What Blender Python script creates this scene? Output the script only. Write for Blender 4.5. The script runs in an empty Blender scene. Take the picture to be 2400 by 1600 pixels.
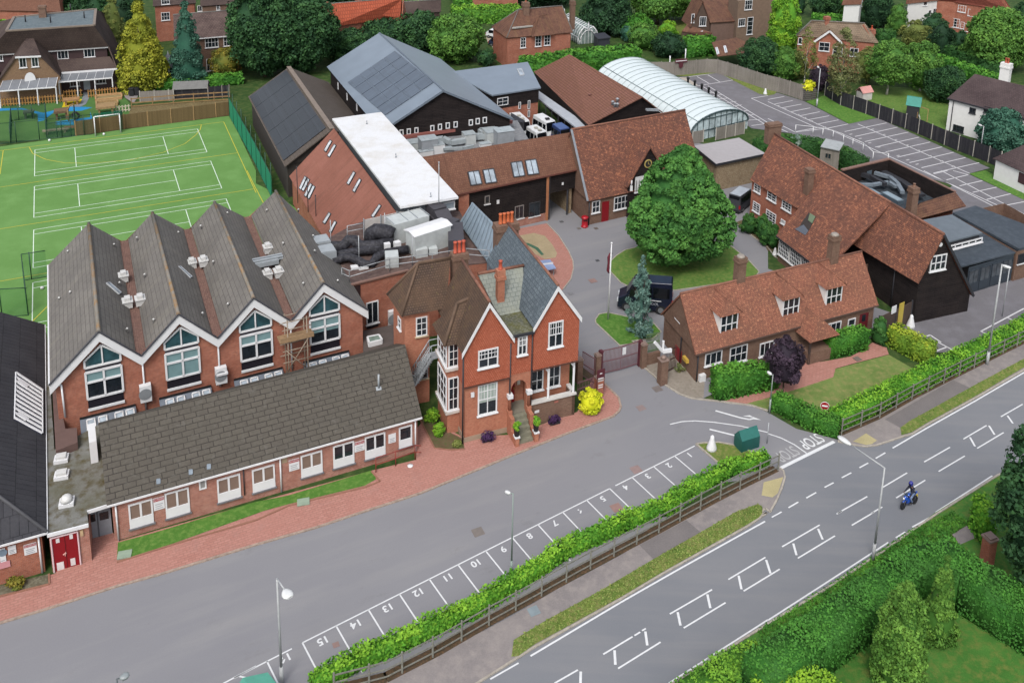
import bpy,bmesh,math,random
import numpy as np
from mathutils import Vector,Matrix
R=math.radians
rnd=random.Random(7)
SC=bpy.context.scene
COL=SC.collection
# ------------------------------------------------------------------ camera
# a drone camera 60 m up with a vertically shifted lens (the photo's uprights stay nearly upright)
F,CX,CY,PIT,ROLL,H=2306.37,1363.47,32.04,0.243819,0.037073,60.575
def _rot():
    f=np.array([0,math.cos(PIT),-math.sin(PIT)]);r=np.array([1,0,0.]);u=np.cross(r,f)
    c,s=math.cos(ROLL),math.sin(ROLL)
    return np.array([c*r+s*u,-s*r+c*u,f])
MM=_rot()
cam=bpy.data.cameras.new('camera');co=bpy.data.objects.new('camera',cam);COL.objects.link(co)
cam.sensor_width=36;cam.lens=F/2400*36;cam.clip_start=0.5;cam.clip_end=3000
cam.shift_x=(1200-CX)/2400;cam.shift_y=(CY-800)/2400
co.matrix_world=Matrix(((MM[0][0],MM[1][0],-MM[2][0],0),(MM[0][1],MM[1][1],-MM[2][1],0),(MM[0][2],MM[1][2],-MM[2][2],H),(0,0,0,1)))
SC.camera=co
# ------------------------------------------------------------------ light
SUN_EL,SUN_AZ=R(52),R(190)       # direction the light comes from, clockwise from +Y
w=bpy.data.worlds.new('World');SC.world=w;w.use_nodes=True
nt=w.node_tree;nt.nodes.clear()
sky=nt.nodes.new('ShaderNodeTexSky');sky.sky_type='NISHITA';sky.sun_disc=False
sky.sun_elevation=SUN_EL;sky.sun_rotation=SUN_AZ;sky.air_density=1.0;sky.dust_density=4.0
hs=nt.nodes.new('ShaderNodeHueSaturation');hs.inputs['Saturation'].default_value=0.45
bg=nt.nodes.new('ShaderNodeBackground');bg.inputs['Strength'].default_value=0.15
wo=nt.nodes.new('ShaderNodeOutputWorld')
nt.links.new(sky.outputs[0],hs.inputs['Color']);nt.links.new(hs.outputs[0],bg.inputs[0]);nt.links.new(bg.outputs[0],wo.inputs[0])
sd=bpy.data.lights.new('sun','SUN');sd.energy=1.25;sd.angle=R(18);sd.color=(1,0.97,0.93)
so=bpy.data.objects.new('sun',sd);COL.objects.link(so)
dv=Vector((math.sin(SUN_AZ)*math.cos(SUN_EL),math.cos(SUN_AZ)*math.cos(SUN_EL),math.sin(SUN_EL)))
so.rotation_euler=(-dv).to_track_quat('-Z','Y').to_euler()
SC.view_settings.view_transform='Standard';SC.view_settings.look='None'
SC.view_settings.exposure=0.76;SC.view_settings.gamma=1
SC.render.engine='CYCLES'
# ------------------------------------------------------------------ survey helpers: photo points -> world metres
OR=dict(A=(0,0),B=(600,0),C=(1200,0),D=(1800,0),E=(0,400),F=(600,400),G=(1200,400),H=(1800,400),
          I=(0,800),J=(600,800),K=(1200,800),L=(1800,800),M=(0,1200),N=(600,1200),O=(1200,1200),Q=(1800,1200))
def P(t,x,y):o=OR[t];return (o[0]+x/3.92,o[1]+y/3.92)
def PL(t,*xy):return [P(t,xy[i],xy[i+1]) for i in range(0,len(xy),2)]
def ray(p):return MM.T@ np.array([(p[0]-CX)/F,-(p[1]-CY)/F,1.])
def W(p,z=0.):
    d=ray(p);t=(H-z)/-d[2];return Vector((d[0]*t,d[1]*t,z))
def V2(p):return Vector((p[0],p[1]))
def proj(X):
    q=MM@ (np.array(X,float)-np.array([0,0,H]));return CX+F*q[0]/q[2],CY-F*q[1]/q[2]
def mpp(X):   # metres per photo pixel at X
    q=MM@ (np.array(X,float)-np.array([0,0,H]));return q[2]/F
def ztop(base,ty):
    lo,hi=0.,60.
    for _ in range(40):
        m=(lo+hi)/2
        if proj((base[0],base[1],m))[1]>ty:lo=m
        else:hi=m
    return lo
class Plane:
    def __init__(s,a,b,c):
        s.o=Vector(a);s.n=(Vector(b)-s.o).cross(Vector(c)-s.o).normalized()
        if s.n.z<0:s.n=-s.n
    def at(s,p,off=0.):
        d=Vector(ray(p));C=Vector((0,0,H));t=(s.o-C).dot(s.n)/d.dot(s.n);return C+d*t+s.n*off
class Wall:
    """upright plane from a to b (left to right seen from outside)"""
    def __init__(s,a,b):
        s.a=V2(a);s.b=V2(b);s.len=(s.b-s.a).length;s.d=(s.b-s.a)/s.len;s.n=Vector((s.d.y,-s.d.x))
    def uv(s,p):
        d=ray(p);t=(s.a.dot(s.n))/(d[0]*s.n.x+d[1]*s.n.y);X=Vector((d[0]*t,d[1]*t))
        return (X-s.a).dot(s.d),H+d[2]*t
    def pt(s,u,z,off=0.):
        q=s.a+s.d*u+s.n*off;return Vector((q.x,q.y,z))
# ------------------------------------------------------------------ materials
def s2l(c):return c/12.92 if c <= .04045 else ((c+.055)/1.055)**2.4
GAIN=1.55
def hx(h,g=None):
    h=h.lstrip('#');return tuple(min(.85,s2l(int(h[i:i+2],16)/255)/(g or GAIN)) for i in (0,2,4))+(1,)
MC={}
def _new(name,rough=.85,metal=0.,spec=.3):
    m=bpy.data.materials.new(name);m.use_nodes=True;n=m.node_tree.nodes;b=n['Principled BSDF']
    b.inputs['Roughness'].default_value=rough;b.inputs['Metallic'].default_value=metal;b.inputs['Specular IOR Level'].default_value=spec
    return m,m.node_tree,b
def _mix(nt,fac,a,b,mode='MIX'):
    x=nt.nodes.new('ShaderNodeMix');x.data_type='RGBA';x.blend_type=mode
    for v,s in ((fac,x.inputs[0]),(a,x.inputs[6]),(b,x.inputs[7])):
        if hasattr(v,'is_linked') or hasattr(v,'links'):nt.links.new(v,s)
        else:s.default_value=v
    return x.outputs[2]
def _noise(nt,scale,detail=4,lo=.35,hi=.65,coord='Object',rough=.6,sc3=None):
    tc=nt.nodes.new('ShaderNodeTexCoord');n=nt.nodes.new('ShaderNodeTexNoise');n.inputs['Scale'].default_value=scale
    n.inputs['Detail'].default_value=detail;n.inputs['Roughness'].default_value=rough
    src=tc.outputs[coord]
    if sc3:
        mp=nt.nodes.new('ShaderNodeMapping');mp.inputs['Scale'].default_value=sc3;nt.links.new(src,mp.inputs[0]);src=mp.outputs[0]
    nt.links.new(src,n.inputs['Vector'])
    r=nt.nodes.new('ShaderNodeMapRange');r.inputs[1].default_value=lo;r.inputs[2].default_value=hi
    nt.links.new(n.outputs['Fac'],r.inputs[0]);return r.outputs[0]
def _bump(nt,b,h,s=.3,d=.02):
    x=nt.nodes.new('ShaderNodeBump');x.inputs['Strength'].default_value=s;x.inputs['Distance'].default_value=d
    nt.links.new(h,x.inputs['Height']);nt.links.new(x.outputs[0],b.inputs['Normal'])
def flat(key,col,rough=.6,metal=0.,spec=.4,var=.12,scale=1.5):
    """painted / plain surface with slight weathering"""
    if key in MC:return MC[key]
    m,nt,b=_new(key,rough,metal,spec);c=hx(col) if isinstance(col,str) else tuple(col)+(1,)
    d=tuple(v*(1-var*2) for v in c[:3])+(1,)
    f=_noise(nt,scale,5,.3,.75,'Object');nt.links.new(_mix(nt,f,c,d),b.inputs['Base Color']);MC[key]=m;return m
def mottle(key,c1,c2,c3=None,s1=.4,s2=3.,rough=.9,bump=0.,sc3=None,lo=.35,hi=.65):
    if key in MC:return MC[key]
    m,nt,b=_new(key,rough,0,.15)
    o=_mix(nt,_noise(nt,s1,6,lo,hi,sc3=sc3),hx(c1),hx(c2))
    if c3:o=_mix(nt,_noise(nt,s2,6,.45,.7),o,hx(c3))
    f=_noise(nt,9,3,.2,.8);o=_mix(nt,f,o,_mix(nt,.22,o,(0,0,0,1)))
    nt.links.new(o,b.inputs['Base Color'])
    if bump:_bump(nt,b,f,.4,bump)
    MC[key]=m;return m
def bricky(key,c1,c2,cm,bw,rh,mortar=.012,off=.5,patch=None,pfac=.6,pscale=.5,rough=.85,streak=None,bump=.3,spec=.15,p2=None,p2s=2.2,p2lo=.55,p2hi=.72,bias=0.):
    """courses of bricks, tiles or boards laid along the face's own u,v in metres"""
    if key in MC:return MC[key]
    m,nt,b=_new(key,rough,0,spec)
    uv=nt.nodes.new('ShaderNodeUVMap');uv.uv_map='UVMap'
    t=nt.nodes.new('ShaderNodeTexBrick');nt.links.new(uv.outputs[0],t.inputs['Vector'])
    t.inputs['Scale'].default_value=1;t.inputs['Brick Width'].default_value=bw;t.inputs['Row Height'].default_value=rh
    t.inputs['Mortar Size'].default_value=mortar;t.inputs['Mortar Smooth'].default_value=.2;t.offset=off;t.inputs['Bias'].default_value=bias
    t.inputs['Color1'].default_value=hx(c1);t.inputs['Color2'].default_value=hx(c2);t.inputs['Mortar'].default_value=hx(cm)
    o=t.outputs['Color']
    if patch:o=_mix(nt,_mulf(nt,_noise(nt,pscale,7,.38,.66,'UV'),pfac),o,hx(patch))
    if p2:o=_mix(nt,_mulf(nt,_noise(nt,p2s,5,p2lo,p2hi,'UV',.75),.85),o,hx(p2))
    if streak:o=_mix(nt,_mulf(nt,_noise(nt,1,6,.5,.72,'UV',.7,(1.8,.12,1)),.6),o,hx(streak))
    f=_noise(nt,5,4,.25,.8,'UV');o=_mix(nt,f,o,_mix(nt,.25,o,(0,0,0,1)))
    nt.links.new(o,b.inputs['Base Color'])
    inv=nt.nodes.new('ShaderNodeMath');inv.operation='SUBTRACT';inv.inputs[0].default_value=1;nt.links.new(t.outputs['Fac'],inv.inputs[1])
    if bump:_bump(nt,b,inv.outputs[0],bump,.03)
    MC[key]=m;return m
def _mulf(nt,f,k):
    x=nt.nodes.new('ShaderNodeMath');x.operation='MULTIPLY';nt.links.new(f,x.inputs[0]);x.inputs[1].default_value=k;return x.outputs[0]
def leafmat(key,c1,c2,c3=None):
    """leaves: two or three greens shared out leaf by leaf and in clumps"""
    if key in MC:return MC[key]
    m,nt,b=_new(key,.75,0,.2)
    a=nt.nodes.new('ShaderNodeAttribute');a.attribute_name='leafvar'
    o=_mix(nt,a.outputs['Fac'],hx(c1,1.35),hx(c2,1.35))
    o=_mix(nt,_mulf(nt,_noise(nt,.5,4,.42,.6),.8),o,hx(c3 or c1,1.45))
    nt.links.new(o,b.inputs['Base Color']);b.inputs['Subsurface Weight'].default_value=0
    MC[key]=m;return m
def glassy(key,col,rough=.08):
    if key in MC:return MC[key]
    m,nt,b=_new(key,rough,0,.5)
    nt.links.new(_mix(nt,_noise(nt,.9,3,.35,.65),hx(col),tuple(v*.5 for v in hx(col)[:3])+(1,)),b.inputs['Base Color']);MC[key]=m;return m

TILE_O=dict(bw=.32,rh=.26,mortar=.02)
def roof_orange():return bricky('old_orange_clay_tiles','#b0745a','#845648','#5a4038',.24,.22,.03,patch='#644840',pfac=.8,pscale=.45,p2='#d08c6c',p2s=2.4,p2lo=.54,p2hi=.66,streak='#5c4038',bump=.5)
def roof_cot():return bricky('cottage_clay_tiles','#b07660','#946050','#644438',.22,.2,.02,patch='#7a584a',pfac=.7,pscale=.4,p2='#d69a78',p2s=3.4,p2lo=.55,p2hi=.66,bump=.5)
def roof_brown():return bricky('brown_plain_tiles','#7c5a4c','#684a40','#443430',.32,.32,.03,patch='#8a6450',pfac=.5,pscale=.5,streak='#8a6f50',bump=.4)
def roof_redbrown():return bricky('red_brown_plain_tiles','#8c6452','#7c5646','#5c443a',.32,.30,.02,patch='#705042',pfac=.5,pscale=.4,streak='#5e4238',bump=.3)
def roof_grey():return bricky('weathered_grey_interlocking_tiles','#88847f','#807c78','#5c5955',1.6,.5,.03,0.5,patch='#6a6764',pfac=.6,pscale=.25,streak='#8a857a',bump=.5)
def roof_front():return bricky('mossy_grey_roof_slabs','#645f57','#5f5a53','#3f3b37',.95,.48,.035,.37,patch='#5a564f',pfac=.5,pscale=.6,p2='#6f6c66',p2s=1.5,bump=.6)
def roof_dark():return bricky('dark_slate_grey_tiles','#46464b','#404045','#28282c',.6,1.6,.03,.3,patch='#505054',pfac=.5,bump=.4)
def brick_red():return bricky('orange_red_brick','#c2785e','#a8644e','#b09486',.24,.11,.012,patch='#8c4a38',pfac=.45,pscale=.7,p2='#c07d62',bump=.15)
def brick_front():return bricky('pinkish_red_brick','#c58876','#ad7262','#bca498',.24,.11,.014,patch='#96584a',pfac=.5,pscale=.9,p2='#c68d78',bump=.15)
def brick_brown():return bricky('brown_stock_brick','#8e6f5e','#7a5c4e','#8c7c6e',.24,.11,.014,patch='#6e5246',pfac=.5,pscale=.8,bump=.15)
def brick_vic():return bricky('victorian_orange_brick','#c98468','#b87058','#bc9680',.24,.11,.012,patch='#a05c46',pfac=.35,pscale=.7,bump=.15)
def tile_hung():return bricky('hung_clay_tiles','#ce7c62','#be6a50','#98543f',.2,.2,.02,patch='#a2543e',pfac=.35,pscale=.8,bump=.4)
def boards():return bricky('black_weatherboarding','#322c2c','#262122','#0e0c0c',4.0,.24,.03,.4,patch='#3a3230',pfac=.5,pscale=.7,bump=.8)
WHITE=lambda:flat('white_paint','#e9eaec',.5,var=.05)
GLASS=lambda:glassy('window_glass','#2c333a')
# ------------------------------------------------------------------ object helpers
def tag(o,label=None,cat=None,group=None,kind=None):
    if label:o['label']=label
    if cat:o['category']=cat
    if group:o['group']=group
    if kind:o['kind']=kind
    return o
def thing(name,label,cat,loc=(0,0,0),group=None):
    o=bpy.data.objects.new(name,None);o.empty_display_size=.3;COL.objects.link(o);o.location=Vector(loc);return tag(o,label,cat,group)
def wloc(o):
    v=Vector((0,0,0))
    while o:v=v+o.location;o=o.parent
    return v
class Bag:
    """collects faces (world metres) and links them as one mesh object"""
    def __init__(s):s.v=[];s.f=[];s.uv=[];s.sm=[]
    def face(s,pts,udir=None):
        pts=[Vector(p) for p in pts];n=Vector((0,0,0))
        for i in range(len(pts)):
            a,b=pts[i],pts[(i+1) % len(pts)];n+=Vector(((a.y-b.y)*(a.z+b.z),(a.z-b.z)*(a.x+b.x),(a.x-b.x)*(a.y+b.y)))
        if n.length<1e-12:return
        n.normalize();z=Vector((0,0,1))
        if udir is not None:u=Vector(udir).normalized();vv=n.cross(u)
        elif abs(n.z)>.995:u=Vector((.87,.49,0));vv=Vector((-.49,.87,0))
        else:u=z.cross(n).normalized();vv=n.cross(u)
        i0=len(s.v);s.v+=[tuple(p) for p in pts];s.f.append(tuple(range(i0,i0+len(pts))));s.uv+=[(p.dot(u),p.dot(vv)) for p in pts];s.sm.append(False)
    def flatpoly(s,pts2,z):s.face([Vector((p[0],p[1],z)) for p in pts2])
    def prism(s,pts2,z0,z1,cap=True,bottom=False):
        pts2=[Vector((p[0],p[1])) for p in pts2]
        A=sum(pts2[i].x*pts2[(i+1) % len(pts2)].y-pts2[(i+1) % len(pts2)].x*pts2[i].y for i in range(len(pts2)))
        if A<0:pts2=pts2[::-1]
        for i in range(len(pts2)):
            a,b=pts2[i],pts2[(i+1) % len(pts2)];s.face([(a.x,a.y,z0),(b.x,b.y,z0),(b.x,b.y,z1),(a.x,a.y,z1)])
        if cap:s.flatpoly(pts2,z1)
        if bottom:s.flatpoly(pts2[::-1],z0)
    def slab(s,pts,t,down=None):
        """polygon thickened against its normal (or along 'down')"""
        pts=[Vector(p) for p in pts]
        n=(pts[1]-pts[0]).cross(pts[2]-pts[0]).normalized()
        if n.z<0 or (abs(n.z)<1e-6 and down is None and False):pts=pts[::-1];n=-n
        d=(Vector(down) if down is not None else-n)*t
        s.face(pts);s.face([p+d for p in pts][::-1])
        for i in range(len(pts)):
            a,b=pts[i],pts[(i+1) % len(pts)];s.face([a+d,b+d,b,a])
    def box(s,c,sx,sy,sz,rz=0.,base=True):
        """c = centre of the base (or centre if base False)"""
        c=Vector(c);cr,sr=math.cos(rz),math.sin(rz);z0=c.z if base else c.z-sz/2
        q=[(c.x+cr*x*sx/2-sr*y*sy/2,c.y+sr*x*sx/2+cr*y*sy/2) for x,y in ((-1,-1),(1,-1),(1,1),(-1,1))]
        s.prism(q,z0,z0+sz,True,True)
    def bar(s,a,b,w,h=None,up=(0,0,1)):
        a,b=Vector(a),Vector(b);h=h or w;d=(b-a).normalized();up=Vector(up)
        if abs(d.dot(up))>.99:up=Vector((1,0,0))
        x=d.cross(up).normalized()*w/2;y=x.cross(d).normalized()*h/2
        A=[a-x-y,a+x-y,a+x+y,a-x+y];B=[p+(b-a) for p in A]
        for i in range(4):j=(i+1) % 4;s.face([A[i],A[j],B[j],B[i]])
        s.face(A[::-1]);s.face(B)
    def tube(s,a,b,r,n=8,r2=None):
        a,b=Vector(a),Vector(b);r2=r if r2 is None else r2;d=(b-a).normalized();up=Vector((0,0,1)) if abs(d.z)<.95 else Vector((1,0,0))
        x=d.cross(up).normalized();y=x.cross(d);A=[];B=[]
        for i in range(n):
            t=2*math.pi*i/n;o=x*math.cos(t)-y*math.sin(t);A.append(a+o*r);B.append(b+o*r2)
        k=len(s.sm)
        for i in range(n):j=(i+1) % n;s.face([A[i],A[j],B[j],B[i]][::-1])
        for q in range(k,len(s.sm)):s.sm[q]=True
        s.face(A);s.face(B[::-1])
    def path(s,pts,r,n=8):
        for a,b in zip(pts[:-1],pts[1:]):s.tube(a,b,r,n)
    def lathe(s,c,prof,n=12):
        c=Vector(c);rings=[[c+Vector((r*math.cos(2*math.pi*i/n),r*math.sin(2*math.pi*i/n),z)) for i in range(n)] for r,z in prof]
        k=len(s.sm)
        for a,b in zip(rings[:-1],rings[1:]):
            for i in range(n):j=(i+1) % n;s.face([a[i],a[j],b[j],b[i]])
        for q in range(k,len(s.sm)):s.sm[q]=True
        s.face(rings[-1]);s.face(rings[0][::-1])
    def loft(s,rings,cap=True):
        k=len(s.sm)
        for a,b in zip(rings[:-1],rings[1:]):
            n=len(a)
            for i in range(n):j=(i+1) % n;s.face([a[i],a[j],b[j],b[i]])
        for q in range(k,len(s.sm)):s.sm[q]=True
        if cap:s.face(rings[-1]);s.face(rings[0][::-1])
    def xf(s,M,k=0):
        for i in range(k,len(s.v)):s.v[i]=tuple(M@ Vector(s.v[i]))
    def build(s,name,mat,parent=None,label=None,loc=None,weld=False,**tg):
        me=bpy.data.meshes.new(name);off=wloc(parent) if parent else (Vector(loc) if loc is not None else Vector((0,0,0)))
        me.from_pydata([tuple(Vector(v)-off) for v in s.v],[],s.f)
        ul=me.uv_layers.new(name='UVMap');ul.data.foreach_set('uv',np.array(s.uv,'f').ravel())
        me.polygons.foreach_set('use_smooth',s.sm)
        if weld or any(s.sm):
            bm=bmesh.new();bm.from_mesh(me);bmesh.ops.remove_doubles(bm,verts=bm.verts,dist=.0008);bm.to_mesh(me);bm.free()
        me.materials.append(mat);me.update()
        o=bpy.data.objects.new(name,me);COL.objects.link(o)
        if parent:o.parent=parent
        else:o.location=off
        if label:o['label']=label
        if tg:tag(o,**tg)
        return o
def copytree(o,dloc=None,parent=None,rz=None):
    c=o.copy();COL.objects.link(c)
    if parent:c.parent=parent
    if dloc is not None:c.location=Vector(dloc)
    if rz is not None:c.rotation_euler.z=rz
    for ch in [x for x in bpy.data.objects if x.parent== o and x is not c]:copytree(ch,None,c)
    return c
# windows, doors and other things fixed to walls
def window(par,wl,p1,p2,nx=2,ny=2,off=0.,name='window',frame=None,glass=None,fw=.11,bw=.06,sill=True,apron=0.,uvr=None,arch=False,top=0.):
    if uvr:u0,u1,z0,z1=uvr
    else:u0,z1=wl.uv(p1);u1,z0=wl.uv(p2)
    if u0>u1:u0,u1=u1,u0
    if z0>z1:z0,z1=z1,z0
    g=Bag();zb=z0+(z1-z0)*apron
    g.slab([wl.pt(u0+.02,zb+.02,off+.03),wl.pt(u1-.02,zb+.02,off+.03),wl.pt(u1-.02,z1-.02,off+.03),wl.pt(u0+.02,z1-.02,off+.03)],.05,tuple(-wl.n)+(0,))
    go=g.build(name,glass or GLASS(),par)
    f=Bag()
    def b(ua,ub,za,zc,o=.09):f.slab([wl.pt(ua,za,off+o),wl.pt(ub,za,off+o),wl.pt(ub,zc,off+o),wl.pt(ua,zc,off+o)],o+.02,tuple(-wl.n)+(0,))
    b(u0,u0+fw,zb,z1);b(u1-fw,u1,zb,z1);b(u0+fw,u1-fw,z1-fw,z1);b(u0+fw,u1-fw,zb,zb+fw)
    for i in range(1,nx):u=u0+(u1-u0)*i/nx;b(u-bw/2,u+bw/2,zb+fw,z1-fw,.075)
    for i in range(1,ny):z=zb+(z1-zb)*i/ny;b(u0+fw,u1-fw,z-bw/2,z+bw/2,.07)
    if apron:b(u0,u1,z0,zb-.002,.085)
    f.build('window_frame',frame or WHITE(),go)
    if sill:
        q=Bag();q.slab([wl.pt(u0-.1,z0-.1,off+.2),wl.pt(u1+.1,z0-.1,off+.2),wl.pt(u1+.1,z0-.002,off+.2),wl.pt(u0-.1,z0-.002,off+.2)],.22,tuple(-wl.n)+(0,))
        q.build('window_sill',sill if not isinstance(sill,bool) else WHITE(),go)
    return go
def panel(par,wl,p1,p2,mat,name,off=.05,t=.06,uvr=None,label=None,loc0=None,**tg):
    if uvr:u0,u1,z0,z1=uvr
    else:u0,z1=wl.uv(p1);u1,z0=wl.uv(p2)
    g=Bag();g.slab([wl.pt(u0,z0,off),wl.pt(u1,z0,off),wl.pt(u1,z1,off),wl.pt(u0,z1,off)],t,tuple(-wl.n)+(0,))
    if par is None:return g.build(name,mat,None,label,loc=wl.pt((u0+u1)/2,z0,off),**tg)
    return g.build(name,mat,par,label)
def wpt(wl,p,off=0.):u,z=wl.uv(p);return wl.pt(u,z,off)
def roofwin(par,pl,pxs,name='rooflight',nx=1,ny=1,fr=None,gl=None,lift=.16,fw=.09):
    """framed pane lying on a roof plane, four corners in order"""
    q=[pl.at(p) for p in pxs];n=pl.n
    g=Bag();g.slab([c+n*(lift-.03) for c in q],.1);go=g.build(name,gl or glassy('rooflight_glass','#b9c6d2',.15),par)
    f=Bag()
    def L(a,b,w):
        d=(b-a).normalized();s_=n.cross(d)*w/2;f.slab([a-s_+n*lift,b-s_+n*lift,b+s_+n*lift,a+s_+n*lift],lift+.02)
    for i in range(4):L(q[i],q[(i+1) % 4],fw*1.5)
    for i in range(1,nx):t=i/nx;L(q[0].lerp(q[1],t),q[3].lerp(q[2],t),fw)
    for i in range(1,ny):t=i/ny;L(q[0].lerp(q[3],t),q[1].lerp(q[2],t),fw)
    f.build('rooflight_frame',fr or flat('dark_window_frame','#3a3c40'),go);return go
def gutter(b,a,c,w=.14):b.bar(a,c,w,w)
def chimney(par,base,zb,zt,sx,sy,rz,mat,pots=2,potcol='#c4552f',name='chimney',poth=.9):
    b=Bag();h=zt-zb;c=Vector((base[0],base[1],zb));b.box(c,sx,sy,h*.86,rz);b.box((c.x,c.y,zb+h*.86),sx+.22,sy+.22,h*.05,rz);b.box((c.x,c.y,zb+h*.91),sx+.1,sy+.1,h*.09,rz)
    o=b.build(name,mat,par)
    for i in range(pots):
        t=(i-(pots-1)/2)*min(.42,sx/max(1,pots));q=Bag();q.lathe((c.x+math.cos(rz)*t,c.y+math.sin(rz)*t,zt),[(.2,0),(.22,.08),(.18,.12),(.16,poth*.85),(.19,poth*.9),(.19,poth),(.11,poth)],10)
        q.build('chimney_pot',flat('terracotta_pot_'+potcol.strip('#'),potcol),o)
    return o
# ================================================================== GROUND
def sheet(name,pxs,z,mat,ext=None):
    b=Bag();q=[W(p,0) if isinstance(p,tuple) else p for p in pxs]
    b.flatpoly(q,z);o=b.build(name,mat,kind='structure')
    return o
def tri_sheet(name,pxs,z,mat,sub=None):
    """concave outline, filled"""
    me=bpy.data.meshes.new(name);bm=bmesh.new();vs=[bm.verts.new((W(p,0).x,W(p,0).y,z)) for p in pxs]
    es=[bm.edges.new((vs[i],vs[(i+1) % len(vs)])) for i in range(len(vs))]
    bmesh.ops.triangle_fill(bm,use_beauty=True,edges=es);bmesh.ops.recalc_face_normals(bm,faces=bm.faces)
    for f in bm.faces:
        if f.normal.z<0:f.normal_flip()
    uv=bm.loops.layers.uv.new('UVMap')
    for f in bm.faces:
        for l in f.loops:l[uv].uv=(l.vert.co.x*.87+l.vert.co.y*.49,-l.vert.co.x*.49+l.vert.co.y*.87)
    bm.to_mesh(me);bm.free();me.materials.append(mat);o=bpy.data.objects.new(name,me);COL.objects.link(o);o['kind']='structure';return o
M_ASPH=mottle('forecourt_asphalt','#8f8f93','#8b8b90','#929296',.07,.35,.92)
def road_mat():
    m,nt,b=_new('main_road_asphalt',.9,0,.2)
    o=_mix(nt,_noise(nt,.1,6,.35,.65),hx('#84868b'),hx('#7d8086'))
    o=_mix(nt,_mulf(nt,_noise(nt,1,5,.45,.7,'Object',.6,(.05,.6,1)),.6),o,hx('#8e8e90'))
    o=_mix(nt,_noise(nt,14,2,.2,.8),o,_mix(nt,.12,o,(0,0,0,1)));nt.links.new(o,b.inputs['Base Color']);return m
M_ROAD=road_mat()
def fore_mat():
    m,nt,b=_new('forecourt_tarmac',.92,0,.15);o=_mix(nt,_noise(nt,.07,6,.3,.7),hx('#8f8f93'),hx('#89898e'))
    o=_mix(nt,_mulf(nt,_noise(nt,1,5,.5,.72,'UV',.65,(.05,.35,1)),.55),o,hx('#9c9b9b'));o=_mix(nt,_mulf(nt,_noise(nt,.5,7,.6,.7,'UV',.7,(.5,.9,1)),.5),o,hx('#7c7b7c'))
    o=_mix(nt,_noise(nt,11,2,.2,.8),o,_mix(nt,.1,o,(0,0,0,1)));nt.links.new(o,b.inputs['Base Color']);return m
M_ASPH=fore_mat()
M_PATH=mottle('footpath_tarmac','#98918f','#8a8484','#a29a96',.2,1.2)
M_CP=mottle('car_park_tarmac','#807e82','#77757a','#86848a',.06,.5)
M_GRASS=mottle('lawn_grass','#6a8f45','#557a35','#84934f',.35,2.2,bump=.05)
M_DRY=mottle('dry_verge_grass','#75883f','#5f7a36','#94905a',.7,3.,bump=.05)
M_RICH=mottle('rich_green_grass','#5a8838','#4e7a30','#76984a',.4,2.5,bump=.05)
M_DARKG=mottle('dark_garden_ground','#3d5a2a','#2f4a22','#5c6a3c',.1,1.)  # dark green-brown base colour of the garden ground
M_PAVE=bricky('red_block_paving','#c49084','#b88276','#a87a6e',.5,.25,.03,patch='#be8a7e',pfac=.5,pscale=.2,p2='#b2867c',p2s=.5,bump=.1)
M_KERB=flat('pale_kerb_stone','#b8b0a4',.9,var=.2,scale=3)
M_LINE=flat('worn_white_road_paint','#e6e8ea',.8,var=.08,scale=4)
M_FADE=flat('faded_white_road_paint','#b9b9ba',.9,var=.12,scale=4)
M_YLINE=flat('yellow_court_line','#cfc23e',.8,var=.05)
M_COURT=mottle('green_sports_turf','#709c56','#68944e','#78a45e',.05,.3)
b=Bag();b.flatpoly([(-900,-200),(900,-200),(900,1400),(-900,1400)],-.05);b.build('ground',M_DARKG,kind='structure')
# forecourt and inner yard
FORE=[(-160,1500)]+PL('M',0,1020,400,900,1080,680,1480,570,2352,300)+PL('N',560,140,980,0)+PL('J',1500,1400,2352,1050)+PL('K',500,850,930,690,1000,600,980,520,820,360)
FORE+=PL('K',600,200)+PL('G',600,1300,0,900)+[P('F',1900,300),P('B',2300,1150),P('C',600,1150),P('C',1650,1300),P('C',2330,1450)]+PL('G',2352,0)+PL('H',0,900,1400,1400)
FORE+=[P('K',2352,250),P('K',1760,520),P('K',1880,550),P('K',2200,590),P('K',2352,650),P('L',260,800),P('L',640,900),P('L',760,950),P('L',20,1240),P('K',1900,1300),(1200,1450),(760,1640),(300,1900),(-300,1900)]
tri_sheet('forecourt',FORE,0.0,M_ASPH)
# main road + side turning
nk=[(820,1790)]+PL('O',0,1372,200,1245,1000,800,1400,560,2170,130,2340,10)+PL('K',2352,1568)
bell=[(1780,1208),(1793,1192)]+PL('L',20,1568,80,1460,130,1340,155,1250,140,1190,105,1165)
bell2=PL('L',640,920,760,950,900,968,1000,955,1110,920,1230,880,1330,850,1450,775,1910,520,2352,265)+[(2700,690)]
sk=[(2700,895),(2400,1091)]+PL('L',2112,1230,1545,1590)+PL('Q',1332,168,1122,318,510,722,0,1026)+PL('O',1440,1600)+[(1300,1770)]
tri_sheet('main_road',nk[:-1]+bell+bell2+sk,.008,M_ROAD)
# pavements
PATHN=[(620,1740)]+PL('N',850,1578,1460,1420,2352,960)+PL('O',410,715,980,408,1660,20)+PL('K',2352,1230)+PL('L',90,1195)
tri_sheet('pavement',PATHN+PL('L',105,1165,140,1190,155,1250,130,1340,80,1460,20,1568)+[(1793,1192),(1780,1208)]+PL('O',2170,130,1400,560,1000,800,200,1245,0,1372)+[(820,1790)],.09,M_PATH)
tri_sheet('pavement',PL('L',650,880,2352,25)+[(2700,590),(2700,690)]+bell2[::-1][1:],.09,M_PATH)
for q in (PL('L',780,925,900,850,1000,915,955,948,900,958),PL('L',-40,1300,140,1252,90,1400,40,1440,-60,1420)):
    tri_sheet('tactile_paving',q,.1,mottle('buff_tactile_paving','#c4b98c','#b5ab82',None,.5,3))
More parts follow.
